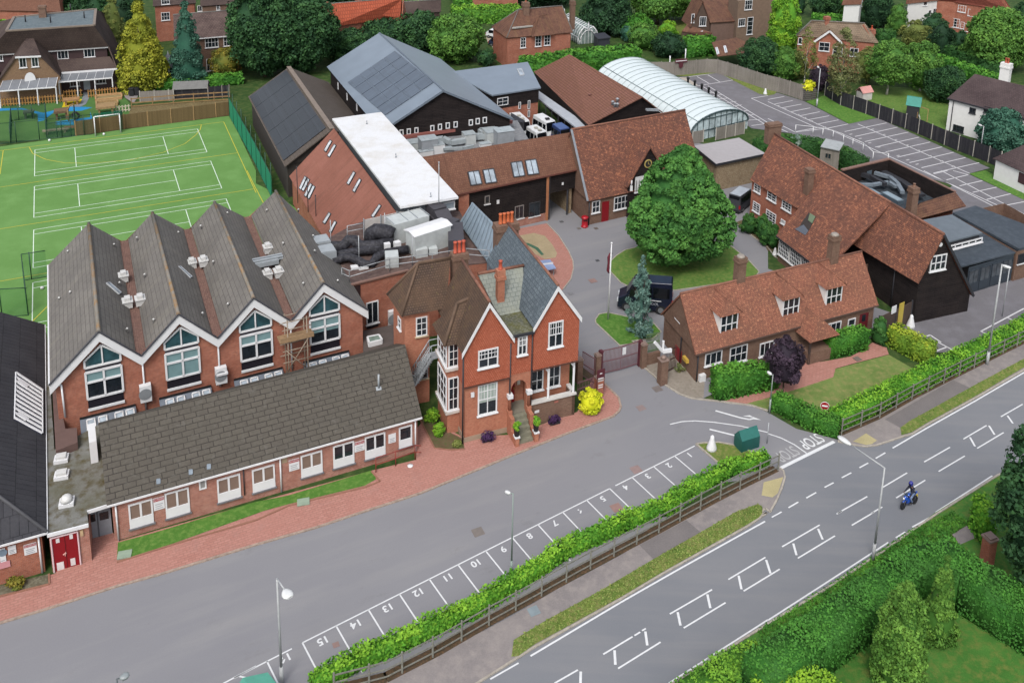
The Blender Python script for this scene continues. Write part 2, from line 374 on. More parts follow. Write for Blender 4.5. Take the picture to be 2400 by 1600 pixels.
# verges
VG=[(1100,1600),(1199,1541),(1204,1502)]+PL('O',300,1010,830,720,1300,440,1730,195,2050,10)+PL('K',2260,1500,2300,1530)+[(1786,1206),(1778,1215)]+PL('O',2170,118,1400,548,1000,788,200,1228,60,1330)
tri_sheet('grass_verge',VG[1:],.13,M_DRY)
VG2=PL('L',1225,870,1215,800,1300,740,1860,430,2352,165)+[(2700,565),(2700,680)]+PL('L',2352,245,1910,508,1450,762,1320,842)
tri_sheet('grass_verge',VG2,.13,M_DRY)
SV=[(1300,1790)]+PL('O',1440,1600)+PL('Q',0,1025,500,715,1110,305,1320,165)+PL('L',1540,1568,2110,1220)+[(2400,1100),(2900,800),(2900,2100),(1300,2100)]
tri_sheet('lawn',SV,.02,mottle('garden_lawn','#52853a','#3f702c','#72803f',.25,1.6,bump=.05))
tri_sheet('driveway',PL('Q',1690,205,1850,110,2000,60,2100,150,1760,300),.03,M_PATH)
# kerbs: real 11 cm steps
def kerb(pxs,mat=None,w=.16,h=.11,name='kerb',z0=0.):
    b=Bag();q=[W(p,0) for p in pxs]
    for i in range(len(q)-1):b.bar(q[i]+Vector((0,0,z0+h/2)),q[i+1]+Vector((0,0,z0+h/2)),w,h)
    b.build(name,mat or M_KERB,kind='structure')
kerb(nk[:-1]+bell);kerb(bell2);kerb(sk)
RK=[(-160,1500)]+PL('M',0,1020,400,900,1080,680,1480,570,2352,300)+PL('N',560,140,980,0)+PL('J',1270,1475,1500,1400,2352,1050)+PL('K',500,850,930,690,985,640,1000,600,980,520,820,360)
kerb(RK,flat('brown_kerb_sets','#b5a091',.9,var=.25,scale=4),.2,.1)
# red paved walk round the school front
tri_sheet('red_paved_path',RK+PL('K',760,300,600,650,0,860)+PL('J',1900,880,1560,700,1480,800)+PL('J',1470,1090,1060,1190,0,1480)+PL('M',1090,270,1040,190,820,250,500,570,0,680)+[(-160,1400)],.06,M_PAVE)
tri_sheet('grass_strip',PL('M',1075,440,1085,285,1400,200,1800,80,2352,-90)+PL('J',300,1420,1060,1190,1105,1270,1000,1330,300,1500,80,1560)+PL('M',1600,290,1200,420),.09,M_RICH)
kerb(PL('M',1075,465,1600,300,2352,80)+PL('J',300,1515,1000,1345,1140,1290,1060,1200),flat('low_brick_edging','#9c6f5c',.9),.14,.12,'brick_edging')
tri_sheet('planting_bed',PL('M',-50,790,-30,690,440,575,455,665),.09,mottle('gravel_bed','#77715f','#5d5a48','#8e8a78',1,5))
kerb(PL('M',-60,795,455,668,450,575),flat('low_brick_edging','#9c6f5c'),.14,.14,'brick_edging')
tri_sheet('planting_bed',PL('J',1500,720,1580,660,1700,800,1900,900,1915,990,1790,1000,1640,985),.09,mottle('soil_bed','#7a6854','#66563f','#5c6a3c',1,5))
kerb(PL('J',1500,710,1640,985,1790,1003,1915,995),flat('low_brick_edging','#9c6f5c'),.12,.13,'brick_edging')
# inner court: paved circle, lawns
circ=PL('G',-100,560,0,545,320,485,430,600,520,740,560,830,565,900,540,1000,470,1090,300,1200,-100,1100)
tri_sheet('red_paved_circle',circ,.03,M_PAVE);kerb(circ[2:-2],None,.14,.08)
tri_sheet('sand_play_surface',PL('G',-60,640,60,600,200,575,300,600,370,680,415,760,400,800,300,815,200,760,100,690,-60,720),.045,mottle('buff_rubber','#b8a888','#aa9a7c',None,.5,3))
tri_sheet('green_play_arc',PL('G',60,660,150,668,240,710,295,775,270,780,215,725,140,685,60,678),.06,mottle('green_rubber','#4f7560','#466a56',None,1,3))
lawn1=PL('G',905,930,900,840,960,780,1040,730,1200,690,1700,600,2020,700,2180,830,2270,930,2250,960,2000,1030,1500,1100,1100,1080,1000,1030)
tri_sheet('lawn',lawn1,.05,M_GRASS);kerb(lawn1+lawn1[:1],None,.14,.08)
lawn2=PL('G',770,1400,765,1370,800,1320,880,1305,1000,1330,1300,1400,1370,1480,1300,1540,1100,1568)+PL('K',1150,20,990,40)
tri_sheet('lawn',lawn2,.05,M_RICH);kerb(lawn2+lawn2[:1],None,.14,.08)
bed=PL('G',2045,480,2130,450,2352,440)+PL('H',100,500,120,740,0,740)+PL('G',2330,700)
tri_sheet('planting_bed',bed,.05,mottle('soil_bed','#7a6854')if 0 else MC['soil_bed']);kerb(PL('G',2045,480,2352,710)+PL('H',60,790,210,880),None,.14,.1)
# cottage garden
tri_sheet('red_paved_path',PL('K',1940,550,2352,420)+PL('L',0,380,320,160,480,190,760,140,900,60,960,10,1090,60,1110,120,800,200,620,250,600,330,300,430,0,520)+PL('K',2150,575),.03,M_PAVE)
tri_sheet('lawn',PL('K',2150,575,2352,520)+PL('L',300,430,600,330,620,255,1110,125,1330,250,700,660,560,680,260,600,40,480)+PL('K',2352,640),.04,mottle('worn_lawn','#7f9352','#6a8343','#98955f',.3,1.5,bump=.05))
tri_sheet('concrete_path',PL('K',1195,220,1300,190,1500,120,1770,380,1760,520,1640,515,1540,480,1380,380),.03,mottle('concrete_paving','#a59c90','#968d82','#8b8478',.6,3))
kerb(PL('K',1190,220,1380,385,1540,485,1650,525,1880,550,2200,590,2352,640));
bi=PL('K',1690,945,1760,935,1900,930,2100,965)+PL('K',2352,1100,1920,1140)
tri_sheet('grass_bed',bi,.05,M_DRY);kerb(bi+bi[:1])
# sports turf and car park
COURT=[(-260,1000),(-260,420),(0,344)]+PL('A',1180,1185,2115,1065,2352,1570)+[P('E',2352,120)]+PL('F',170,200,700,600)+[(760,760),(120,1000)]
tri_sheet('sports_court',COURT,.0+.012,M_COURT)
CPK=PL('C',1480,720,1560,705,1900,665,2030,740,2280,860)+PL('D',90,855,330,930,740,1140,1005,1085,2040,1545)+PL('H',1840,30,2352,270)+[(2700,560),(2700,800),(2420,720)]+PL('L',2352,-150,1740,100,1500,100,1200,-20)+PL('H',1190,1430,1300,1400,1340,900,1500,300)+PL('D',1700,1700,900,1480,200,1225)+PL('C',2200,1180,1650,800,1530,760)
tri_sheet('car_park',CPK,.0+.012,M_CP)
tri_sheet('concrete_pad',PL('C',1400,700,1600,715,1710,785,1600,800,1530,760),.03,mottle('pale_concrete','#c0b8ae','#b2aaa0',None,.5,3))
for q,m in ((PL('D',350,935,520,880,660,960,1000,1085,745,1140),M_RICH),(PL('H',1850,30,2000,0,2352,190,2352,270),M_RICH),(PL('C',1370,690,1830,650,2030,700,2352,810,2352,880,2270,865,1900,672,1600,705),M_DRY),(PL('D',0,790,100,820,60,870,0,880),M_DRY)):
    tri_sheet('grass_verge',q,.04,m)
tri_sheet('lawn',PL('D',850,780,1500,820,1660,950,1640,1200,1300,1110,900,920),.02,M_GRASS)
tri_sheet('lawn',PL('C',1300,200,1600,180,1620,320,1400,330),.02,M_DRY)
tri_sheet('gravel_drive',PL('B',2080,330,2300,300,2330,460,2200,470),.02,mottle('pale_gravel','#b8ad98','#a89c88',None,.8,5))
# nursery playground
tri_sheet('playground_turf',PL('A',-100,900,590,900,1100,850,1200,960,1180,1180,400,1290,-100,1300),.02,mottle('play_turf','#5a8044','#4d743c',None,.3,2))
tri_sheet('blue_play_surface',PL('A',-60,1000,200,995,400,1040,600,990,700,980,850,990,750,1020,500,1030,400,1110,350,1120,345,1050,200,1010,-60,1025),.035,mottle('blue_rubber','#3296cf','#2c88c0',None,.5,3))
tri_sheet('blue_play_surface',PL('A',510,1120,830,1080,830,1030,850,1090,700,1150,510,1150),.035,MC['blue_rubber'])
tri_sheet('yellow_play_surface',PL('A',590,930,770,910,755,960,570,990),.035,mottle('yellow_rubber','#e6cc2a','#d8be20',None,.5,3))
tri_sheet('grey_play_path',PL('A',765,880,765,830,820,830,820,900,790,960,740,985,620,985,740,950),.05,mottle('grey_rubber','#8e939a','#80868c',None,.5,3))
tri_sheet('timber_deck_path',PL('A',1170,1080,1210,980,2115,920,2115,1060,1180,1180),.03,mottle('bark_path','#7d6e4c','#6d6042','#8f8260',.5,3))
tri_sheet('tarmac_lane',PL('A',1100,780,1150,740,1300,830,1230,950,1150,900),.02,M_PATH)
# ---------------------------------------------------------------- painted markings
def lineset(name,segs,mat,z,w=.1):
    b=Bag()
    for s in segs:
        if len(s)== 3:a,c,ww=s
        else:(a,c),ww=s,w
        A=W(a,z) if isinstance(a,tuple) else a;C=W(c,z) if isinstance(c,tuple) else c
        d=(C-A);d.z=0;d.normalize();n=Vector((-d.y,d.x,0))*ww/2
        b.face([A-n,C-n,C+n,A+n])
    b.build(name,mat,kind='structure')
def seg(t,*xy):return [(P(t,xy[i],xy[i+1]),P(t,xy[i+2],xy[i+3])) for i in range(0,len(xy),4)]
def poly(t,*xy):
    q=PL(t,*xy);return list(zip(q[:-1],q[1:]))
# tennis courts, true plan
ca,sa=math.cos(.496814),math.sin(.496814)
def CT(u,v):return Vector((-84.1905+u*ca+v*sa,142.636+u*sa-v*ca,.022))
gap=[0,10.97+3.944,2*10.97+7.84,3*10.97+11.663]
segs=[]
for g0 in gap:
    L_,W_,a_=23.77,10.97,1.37
    for v in (0,a_,W_-a_,W_):segs.append((CT(0,g0+v),CT(L_,g0+v)))
    for u in (0,L_):segs.append((CT(u,g0-.03),CT(u,g0+W_+.03)))
    for u in (5.485,L_-5.485):segs.append((CT(u,g0+a_),CT(u,g0+W_-a_)))
    segs.append((CT(5.485,g0+W_/2),CT(L_-5.485,g0+W_/2)))
lineset('court_lines',segs,flat('white_court_line','#dfeee0',.8,var=.05),.022,.1)
ys=seg('A',0,1385,2055,1120)+seg('A',2055,1120,2352,1770)+seg('A',30,1380,0,1600)+seg('A',0,1720,2180,1405)+seg('E',0,535,2352,165)+seg('E',0,1015,440,938)+seg('E',2270,0,2352,170)+poly('A',267,1350,300,1410,420,1465,600,1498,850,1500,1200,1470,1500,1400,1700,1320,1800,1240,1840,1190,1850,1145)+seg('F',0,165,70,300)+seg('E',290,1390,440,1240)
lineset('hockey_lines',[(a,c) for a,c in ys],M_YLINE,.03,.1)
# forecourt bays, from the survey fit: 2.5 m bays
ba=.642667;bx,by,bw_=-18.0758,56.5845,2.50242
def BY(i,d=0.):return Vector((bx+i*bw_*math.cos(ba)+d*math.sin(ba),by+i*bw_*math.sin(ba)-d*math.cos(ba),.012))
sg=[]
for i in range(0,15):sg.append((BY(i),BY(i,4.6 if i != 10 else 4.6)))
sg+=[(BY(0),BY(10)),(BY(10.0),BY(11)),(BY(11.25),BY(12)),(BY(12),BY(15))]
sg=[s for s in sg if not (abs((s[0]-BY(11)).length)<.01 and False)]
lineset('bay_lines',sg,M_LINE,.012,.11)
lineset('bay_lines',[(P('N',330,1250),P('N',-200,1520)),(P('N',100,1365),P('N',200,1568)),(P('M',2352,1410),P('M',1900,1650)),(P('M',2200,1505),P('M',2330,1530))],M_LINE,.012,.11)
def text(name,body,size,loc,ang,mat,sx=1.,sh=0.,z=.014,kind='structure',bold=.0,fit=None):
    cu=bpy.data.curves.new(name,'FONT');cu.body=body;cu.size=size;cu.align_x='CENTER';cu.align_y='CENTER';cu.offset=bold
    ob=bpy.data.objects.new(name,cu);COL.objects.link(ob);bpy.context.view_layer.update()
    me=bpy.data.meshes.new_from_object(ob.evaluated_get(bpy.context.evaluated_depsgraph_get()));bpy.data.objects.remove(ob)
    if fit:sx=fit/(max(v.co.x for v in me.vertices)-min(v.co.x for v in me.vertices))
    for v in me.vertices:v.co.x=v.co.x*sx
    o=bpy.data.objects.new(name,me);COL.objects.link(o);me.materials.clear();me.materials.append(mat)
    o.location=(loc[0],loc[1],z);o.rotation_euler=(0,0,ang)
    if kind:o['kind']=kind
    return o
for i in range(15):
    p=BY(i+.5,.62);text('bay_number',str(15-i),.85,p,ba+math.pi,M_LINE,1.,bold=.02)
p=W(P('N',270,1335));text('bay_number','16',.85,p,ba+math.pi,M_LINE,bold=.02)
# road lines
ln=poly('O',170,1318,1000,825,1500,540,2325,82)+poly('L',1145,978,1450,800,1900,548,2352,285)
lineset('road_lines',[(a,c) for a,c in ln],M_LINE,.016,.14)
lineset('road_lines',poly('L',2060,1232,1540,1568)+poly('Q',1580,-5,1325,135)+poly('Q',1260,180,1175,232)+poly('Q',1105,275,500,668,0,990)+poly('O',2352,985,1440,1568)+seg('O',60,1382,-200,1530),M_LINE,.016,.12)
D=seg('L',2140,690,2340,575,1795,895,2008,770,1922,980,2165,835,1435,1105,1672,970,1568,1192,1808,1050,1042,1345,1278,1205,1178,1435,1445,1272,640,1575,912,1422,950,1575,1050,1518)
D+=seg('Q',630,15,680,-12,130,315,475,115,275,420,615,215,770,118,980,-5,35,45,125,-5)
D+=seg('O',1988,615,2328,412,2128,722,2460,520,1450,932,1838,708,1578,1060,1962,828,838,1302,1108,1140,1125,1130,1178,1098,1195,1085,1230,1065,975,1432,1365,1190,390,1568,605,1445)
D+=seg('Q',-200,670,115,520) if 0 else []
lineset('road_lines',D,M_LINE,.016,.12)
X=seg('L',2200,680,2250,752,2030,772,2082,855,1855,878,1902,962)+seg('Q',460,150,502,248,232,285,262,392)+seg('O',2335,435,2375,560,2082,580,2108,705,1795,752,1822,878,1522,915,1548,1038,1225,1092,1243,1220,942,1265,950,1398,632,1460,628,1600)
lineset('road_lines',X,M_LINE,.016,.18)
# give-way dashes across the mouth, stop line, arrows
ds=seg('L',990,1072,1078,1020,840,1158,920,1115,678,1250,765,1204,520,1338,603,1295,352,1436,443,1385,188,1525,278,1473)
lineset('road_lines',ds,M_LINE,.016,.13)
lineset('stop_line',seg('L',118,1160,608,918),M_LINE,.018,.34)
lineset('road_lines',poly('K',1452,760,1560,735,1680,728,1850,740,2100,775,2352,835)+poly('L',0,845,120,885,240,945,355,1025),M_LINE,.02,.13)
def arrow(stem,head):
    lineset('direction_arrow',list(zip(stem[:-1],stem[1:])),M_LINE,.02,.2)
    b=Bag();b.flatpoly([W(p,0) for p in head],.021);b.build('direction_arrow',M_LINE,kind='structure')
arrow(PL('K',1870,635,2100,700,2180,715,2225,705),PL('K',2120,685,2185,678,2205,690,2290,722,2225,716,2212,698))
arrow(PL('K',1815,805,2080,870,2130,885,2150,910),PL('K',2050,885,2100,872,2150,888,2160,918,2120,905))
text('stop_lettering','STOP',1.85,W(P('L',394,914)),W(P('L',480,0)).x*0+math.atan2((W(P('L',608,918))-W(P('L',118,1160))).y,(W(P('L',608,918))-W(P('L',118,1160))).x)+math.pi,M_LINE,fit=2.5,bold=.02)
text('stop_lettering','STOP',1.85,W(P('L',170,1029)),math.atan2((W(P('L',608,918))-W(P('L',118,1160))).y,(W(P('L',608,918))-W(P('L',118,1160))).x)+math.pi,M_FADE,fit=2.35,bold=.02)
# car park lines
cl=seg('D',0,915,150,888,50,960,228,925,130,992,308,958,210,1028,390,992,295,1065,475,1028,375,1100,562,1065,460,1140,648,1103,545,1180,738,1140)
cl+=seg('D',705,1210,1090,1130,800,1255,1190,1170,890,1302,1290,1215,985,1352,1385,1262,1080,1398,1490,1306,1190,1445,1598,1350,1300,1495,1705,1400,1410,1542,1815,1448,1520,1590,1940,1495)
cl+=seg('D',825,1140,2352,1815,0,935,2352,1995,0,975,450,1175,250,1210,450,1175,0,1090,250,1215,0,1130,180,1215,250,1215,530,1180)
cl+=seg('H',1520,30,1650,0,1640,85,1840,38,1760,140,1970,92,1880,200,2100,152,2010,265,2230,212,2150,325,2380,280,1700,0,1840,38,1430,0,2352,470,1590,0,2352,400)
cl+=seg('C',1620,708,1900,668,1700,705,1810,768,1800,690,1910,755,1650,800,2030,738,1900,668,2030,738,2200,905,2352,880,2200,905,2352,975,1760,800,2352,1160,1800,790,2352,1130)
cl+=seg('C',1800,858,1880,848,1840,882,1940,870,1890,912,1990,902,1940,952,2060,932,1980,985,2110,965,2030,1030,2160,1018,2070,1068,2220,1055,2130,1108,2280,1098,2200,1155,2352,1135)
cl+=seg('L',1545,88,1645,50,1560,5,1740,100)+seg('H',1350,1555,1490,1508,1490,1508,1590,1575,1955,1475,2352,1265,1955,1475,2020,1505,2200,1350,2262,1378)
lineset('car_park_lines',cl,flat('car_park_paint','#dcdcde',.85,var=.06),.02,.17)
tri_sheet('tarmac_patch',PL('O',1168,308,1300,440,1738,195,1600,80),.097,mottle('darker_path_patch','#86807f','#7c7777',None,.4,2));tri_sheet('tarmac_patch',PL('L',1072,722,1215,800,1850,430,1700,360),.097,MC['darker_path_patch'])
# small pale bay numbers and marks
b=Bag()
for i in range(8):
    for (x0,y0,x1,y1) in ((95,972,520,1170),(960,1190,1700,1530),(760,1235,1370,1510)):
        t=i/7;q=W(P('D',x0+(x1-x0)*t,y0+(y1-y0)*t));b.box((q.x,q.y,.016),.7,.3,.008,.6)
b.build('car_park_lines',M_FADE,kind='structure')
# manhole covers and patches
for t,x,y,s,c in (('G',395,245,.5,'#55565a'),('G',455,470,.5,'#5d5d5f'),('G',615,532,.5,'#77716c'),('G',772,532,.55,'#6a5f58'),('G',785,827,.45,'#4c4f54'),('G',910,762,.4,'#55565a'),('G',742,1012,.9,'#997d78'),('G',540,1130,.6,'#858588'),
                      ('K',1335,435,.9,'#7b726f'),('K',1185,610,.8,'#93827f'),('K',1140,1175,.9,'#9a8380'),('K',1535,338,.6,'#5d564f'),('K',1658,470,.6,'#6b6660'),('N',735,1215,.45,'#937a74'),('N',2040,180,.9,'#807873'),('O',200,915,.8,'#8c9aa0'),('L',820,165,.7,'#7c6e66'),('K',960,1525,.9,'#a08078')):
    q=W(P(t,x,y));b=Bag();b.box((q.x,q.y,.001 if t in 'KN' else .03),s,s,.009 if t in 'KN' else .012 if t != 'O' and t != 'L' else .08,.5);b.build('manhole_cover',flat('cover_'+c.strip('#'),c,.8),kind='structure')
# ================================================================== BUILDINGS
def up(v,dz):return Vector((v.x,v.y,v.z+dz))
def lerp(a,b,t):return a+(b-a)*t
def hd(a,b):d=Vector((b.x-a.x,b.y-a.y,0));return d.normalized()
def inset2(q,d):
    """shrink a convex plan outline"""
    q=[V2(p) for p in q];c=sum(q,Vector((0,0)))/len(q);out=[]
    n=len(q);A=sum(q[i].x*q[(i+1) % n].y-q[(i+1) % n].x*q[i].y for i in range(n));sg=1 if A>0 else-1
    for i in range(n):
        p0,p1,p2=q[i-1],q[i],q[(i+1) % n];d1=(p1-p0).normalized();d2=(p2-p1).normalized()
        n1=Vector((-d1.y,d1.x))*sg;n2=Vector((-d2.y,d2.x))*sg;k=1+n1.dot(n2)
        out.append(p1+(n1+n2)*d/max(k,.2))
    return out
def gable(name,label,cat,e,r,wallm,roofm,over=.35,hip=(False,False),t=.16,gablem=None,loc=None,verge=None,z0=-.3,ridgem=None,group=None):
    """e: four eaves corners (front-left, front-right, back-right, back-left); r: ridge ends (left, right)"""
    e=[Vector(p) for p in e];r=[Vector(p) for p in r]
    th=thing(name,label,cat,(e[0].x,e[0].y,0),group)
    fp=inset2(e,over);zs=[p.z for p in e];zt=min(zs)-.02
    b=Bag();b.prism(fp,z0,zt,False);b.build('wall',wallm,th)
    for s,(i,j,rr,hp) in enumerate(((3,0,r[0],hip[0]),(1,2,r[1],hip[1]))):
        if hp:continue
        a,c=fp[i],fp[j];w2=Wall(c,a) if s== 0 else Wall(a,c)
        ap=V2(rr);tt=(ap-w2.a).dot(w2.d);top=w2.pt(tt,rr.z-t-.05-.35*0)
        gb=Bag();gb.slab([w2.pt(0,zt),w2.pt(w2.len,zt),top],.2,(-w2.n.x,-w2.n.y,0));gb.build('gable_wall',gablem or wallm,th)
    rb=Bag()
    rb.slab([e[0],e[1],r[1],r[0]],t);rb.slab([e[2],e[3],r[0],r[1]],t)
    if hip[0]:rb.slab([e[3],e[0],r[0]],t)
    if hip[1]:rb.slab([e[1],e[2],r[1]],t)
    ro=rb.build('roof',roofm,th)
    if ridgem:
        rg=Bag();rg.tube(up(r[0],.03),up(r[1],.03),.13,6)
        if hip[0]:rg.tube(up(e[0],.03),up(r[0],.03),.11,6);rg.tube(up(e[3],.03),up(r[0],.03),.11,6)
        if hip[1]:rg.tube(up(e[1],.03),up(r[1],.03),.11,6);rg.tube(up(e[2],.03),up(r[1],.03),.11,6)
        rg.build('ridge_tiles',ridgem,ro)
    if verge:
        v=Bag()
        for s,rr,i,j in ((0,r[0],0,3),(1,r[1],1,2)):
            if hip[s]:continue
            for q in (e[i],e[j]):v.bar(up(q,-t*.6),up(rr,-t*.6),.08,.3)
        v.build('bargeboard',verge,th)
    return th,ro
def fourth(a,b,c):return a+(c-b)
def backeave(e0,e1,r0,r1,z=None):
    """mirror the front slope about the ridge"""
    b=Vector((2*r1.x-e1.x,2*r1.y-e1.y,e1.z));a=Vector((2*r0.x-e0.x,2*r0.y-e0.y,e0.z));return b,a
def wallof(e0,e1,over,ins=0.):
    d=hd(e0,e1);n=Vector((-d.y,d.x,0));return Wall(e0+n*over+d*ins,e1+n*over-d*ins)
RIDGE=lambda:flat('ridge_tile_clay','#946654',.9,var=.25,scale=2)
RIDGEG=lambda:flat('ridge_tile_grey','#7d7a76',.9,var=.2,scale=2)
DARKT=lambda:flat('dark_trim','#33343a',.6)

# ------------------------------------------------ 1. front classroom block
e0,e1=W(P('I',980,1505),3.7),W(P('J',1525,690),3.7)
r0,r1=W(P('I',905,760),7.2),W(P('J',1370,30),7.2)
k_=.55;b1=r1+(r1-e1)*k_;b0=r0+(r0-e0)*k_;b1.z=b0.z=7.2-3.5*k_
B1,B1roof=gable('classroom_block','long low brick classroom block with a dark slab roof and white windows facing the forecourt','school building',[e0,e1,b1,b0],[r0,r1],brick_front(),roof_front(),.35)
wl1=wallof(e0,e1,.35,.35)
BLIND=lambda:flat('brown_window_blind','#8a7468',.5)
for i,(a,c,n) in enumerate(((P('I',1175,1500),P('M',1415,85),2),(P('I',1510,1395),P('I',1748,1558),2),(P('I',1990,1268),P('I',2215,1415),2),(P('I',2312,1180),P('J',178,1325),2),(P('J',408,1050),P('J',612,1192),2),(P('J',705,962),P('J',903,1107),2),(P('J',997,880),P('J',1188,1028),2),(P('J',1310,792),P('J',1433,945),1))):
    window(B1,wl1,a,c,n,1,glass=BLIND() if i<5 else GLASS(),apron=.32,fw=.13,bw=.16,sill=flat('grey_sill','#77757a'))
window(B1,wl1,P('I',1825,1275),P('I',1898,1342),1,1,sill=False,glass=flat('grey_vent_panel','#9a9a98'))
panel(B1,wl1,P('J',235,1072),P('J',285,1105),flat('buff_vent','#b09c80'),'vent')
b=Bag();gutter(b,up(e0,-.12),up(e1,-.12));b.build('gutter',WHITE(),B1)
for t1,t2 in ((P('I',1060,1500),P('M',1093,275)),(P('J',218,1065),P('J',238,1435)),(P('J',1460,720),P('J',1470,1090))):
    u,z=wl1.uv(t1);b=Bag();b.tube(wl1.pt(u,3.5,.12),wl1.pt(u,.05,.12),.07);b.build('downpipe',WHITE(),B1)
u,z=wl1.uv(P('I',2240,1300));b=Bag();b.tube(wl1.pt(u,3.5,.1),wl1.pt(u,.8,.1),.05);b.build('downpipe',DARKT(),B1)
pl1=Plane(e0,e1,r1)
for t,x,y in (('I',1455,1285),('I',1752,1200),('I',1918,1150)):
    q=[P(t,x-15,y-18),P(t,x+15,y-22),P(t,x+16,y+18),P(t,x-14,y+24)];roofwin(B1,pl1,q,'roof_vent',gl=flat('blue_grey_lead','#8d9aa6'),fr=flat('blue_grey_lead','#8d9aa6'),lift=.08,fw=.04)
c=pl1.at(P('J',1128,430));b=Bag();b.slab([pl1.at(q,.06) for q in PL('J',1100,420,1150,415,1153,445,1105,455)],.05);b.tube(c,up(c,1.4),.1,8,.09);b.build('flue',flat('galvanised_metal','#a9b0b5',.45),B1)
def notice(wl,p1,p2,label,head=None,name='wall_notice',lines=3):
    th=panel(None,wl,p1,p2,WHITE(),name,.08,.06,label=label,cat='sign')
    u0,z1=wl.uv(p1);u1,z0=wl.uv(p2);L=th.location.copy()
    if head:
        b=Bag();h=(z1-z0)*.27;b.face([wl.pt(u0+.02,z1-h,.088),wl.pt(u1-.02,z1-h,.088),wl.pt(u1-.02,z1-.02,.088),wl.pt(u0+.02,z1-.02,.088)]);b.build('red_heading_band',flat('sign_red','#b3262e'),th)
        o=text('lettering',head,h*.85,(0,0),0,WHITE(),kind=None);W_=o.dimensions.x;sx=min(1,(u1-u0)*.9/max(.01,(max(v.co.x for v in o.data.vertices)-min(v.co.x for v in o.data.vertices))))
        ax=math.atan2(wl.d.y,wl.d.x);o.rotation_euler=(math.pi/2,0,ax);o.scale=(sx,1,1);o.parent=th;o.location=wl.pt((u0+u1)/2,z1-h/2,.1)-L
    b=Bag()
    for i in range(lines):
        zz=z0+(z1-z0)*(.12+.5*i/lines);b.face([wl.pt(u0+(u1-u0)*.15,zz,.09),wl.pt(u0+(u1-u0)*(.85-.1*(i % 2)),zz,.09),wl.pt(u0+(u1-u0)*(.85-.1*(i % 2)),zz+.05,.09),wl.pt(u0+(u1-u0)*.15,zz+.05,.09)])
    b.build('lettering',flat('sign_grey_text','#9098a0'),th)
    return th
notice(wl1,P('I',1405,1442),P('I',1515,1522),'white NO PARKING notice between the two leftmost classroom windows','NO PARKING')
notice(wl1,P('J',300,1090),P('J',398,1163),'white NO PARKING notice right of the white downpipe on the classroom wall','NO PARKING')
notice(wl1,P('J',903,925),P('J',997,988),'white NO PARKING notice between the two wide dark classroom windows','NO PARKING')
notice(wl1,P('J',1215,855),P('J',1283,915),'plain small white notice left of the last single classroom window',None)

# ------------------------------------------------ 2. hall with four pitched roofs
ZE,ZA,ZV=8.0,12.0,8.75
fl_,fr_=W((114.8,902),ZE),W((862.8,726.5),ZE);wf=Wall(fl_,fr_)
ap=[(230.9,775),(418.4,736.7),(594.4,698.5),(758,664)];va=[(331.6,838),(510,785),(681.6,747)]
apB=[(208,523),(357,498),(502.6,473),(646,447.5)];vaB=[(291,566),(439,539),(579,510)]
A_=[wf.pt(wf.uv(p)[0],ZA) for p in ap];V_=[wf.pt(wf.uv(p)[0],ZV) for p in va]
AB=[W(p,ZA) for p in apB];VB=[W(p,ZV) for p in vaB];EB0,EB1=W((112,622),ZE),W((766,563),ZE)
B2=thing('gabled_hall','brick school hall with four side by side grey pitched roofs and tall arched gable windows','school building',(fl_.x,fl_.y,0))
lows=[fl_]+V_+[fr_];lowsB=[EB0]+VB+[EB1]
rb=Bag();vg=.42
for i in range(4):
    d=wf.d*vg;d3=Vector((d.x,d.y,0));dz=Vector((0,0,.25))
    L0=lows[i]+(d3+dz if i else Vector((0,0,0)));L1=lowsB[i]+(d3+dz if i else Vector((0,0,0)))
    R0=lows[i+1]-(d3-dz if i<3 else Vector((0,0,0)));R1=lowsB[i+1]-(d3-dz if i<3 else Vector((0,0,0)))
    rb.slab([L0,A_[i],AB[i],L1],.18);rb.slab([A_[i],R0,R1,AB[i]],.18)
B2r=rb.build('roof',roof_grey(),B2)
rg=Bag()
for i in range(4):rg.tube(up(A_[i],0),up(AB[i],0),.17,6)
rg.build('ridge_tiles',mottle('lichen_ridge','#8f8b84','#86827a','#a07c50',.5,1.2),B2r)
for i in range(3):
    b=Bag();d3=Vector((wf.d.x,wf.d.y,0))*(vg+.02)
    b.slab([up(V_[i]-d3,.1),up(V_[i]+d3,.1),up(VB[i]+d3,.1),up(VB[i]-d3,.1)],.1)
    for k in range(5):
        o_=Vector((wf.d.x,wf.d.y,0))*(k-2)*.17;b.bar(up(V_[i]+o_,.14),up(VB[i]+o_,.14),.06,.06)
    b.build('valley_gutter',mottle('rusty_valley_sheet','#8f6e64','#7c6058','#9c8074',1,6),B2)
n3=Vector((wf.n.x,wf.n.y,0));
wb=Bag();off=-.45
prof=[(.45,-.3),(wf.len-.45,-.3),(wf.len-.45,ZE-.1)]
us=[(wf.uv(p)[0],ZA-.15) for p in ap];vs_=[(wf.uv(p)[0],ZV-.1) for p in va]
seq=[prof[1],prof[2],us[3],vs_[2],us[2],vs_[1],us[1],vs_[0],us[0],(.45,ZE-.1),prof[0]]
for i in range(4):   # gable front as four convex panels
    lo_=(.45,ZE-.1) if i== 0 else vs_[i-1];hi_=(wf.len-.45,ZE-.1) if i== 3 else vs_[i]
    wb.face([wf.pt(lo_[0],-.3,off),wf.pt(hi_[0],-.3,off),wf.pt(hi_[0],hi_[1],off),wf.pt(us[i][0],us[i][1],off),wf.pt(lo_[0],lo_[1],off)])
fpB=[wf.pt(.45,0,off),wf.pt(wf.len-.45,0,off),EB1-Vector((wf.d.x,wf.d.y,0))*.4,EB0+Vector((wf.d.x,wf.d.y,0))*.4]
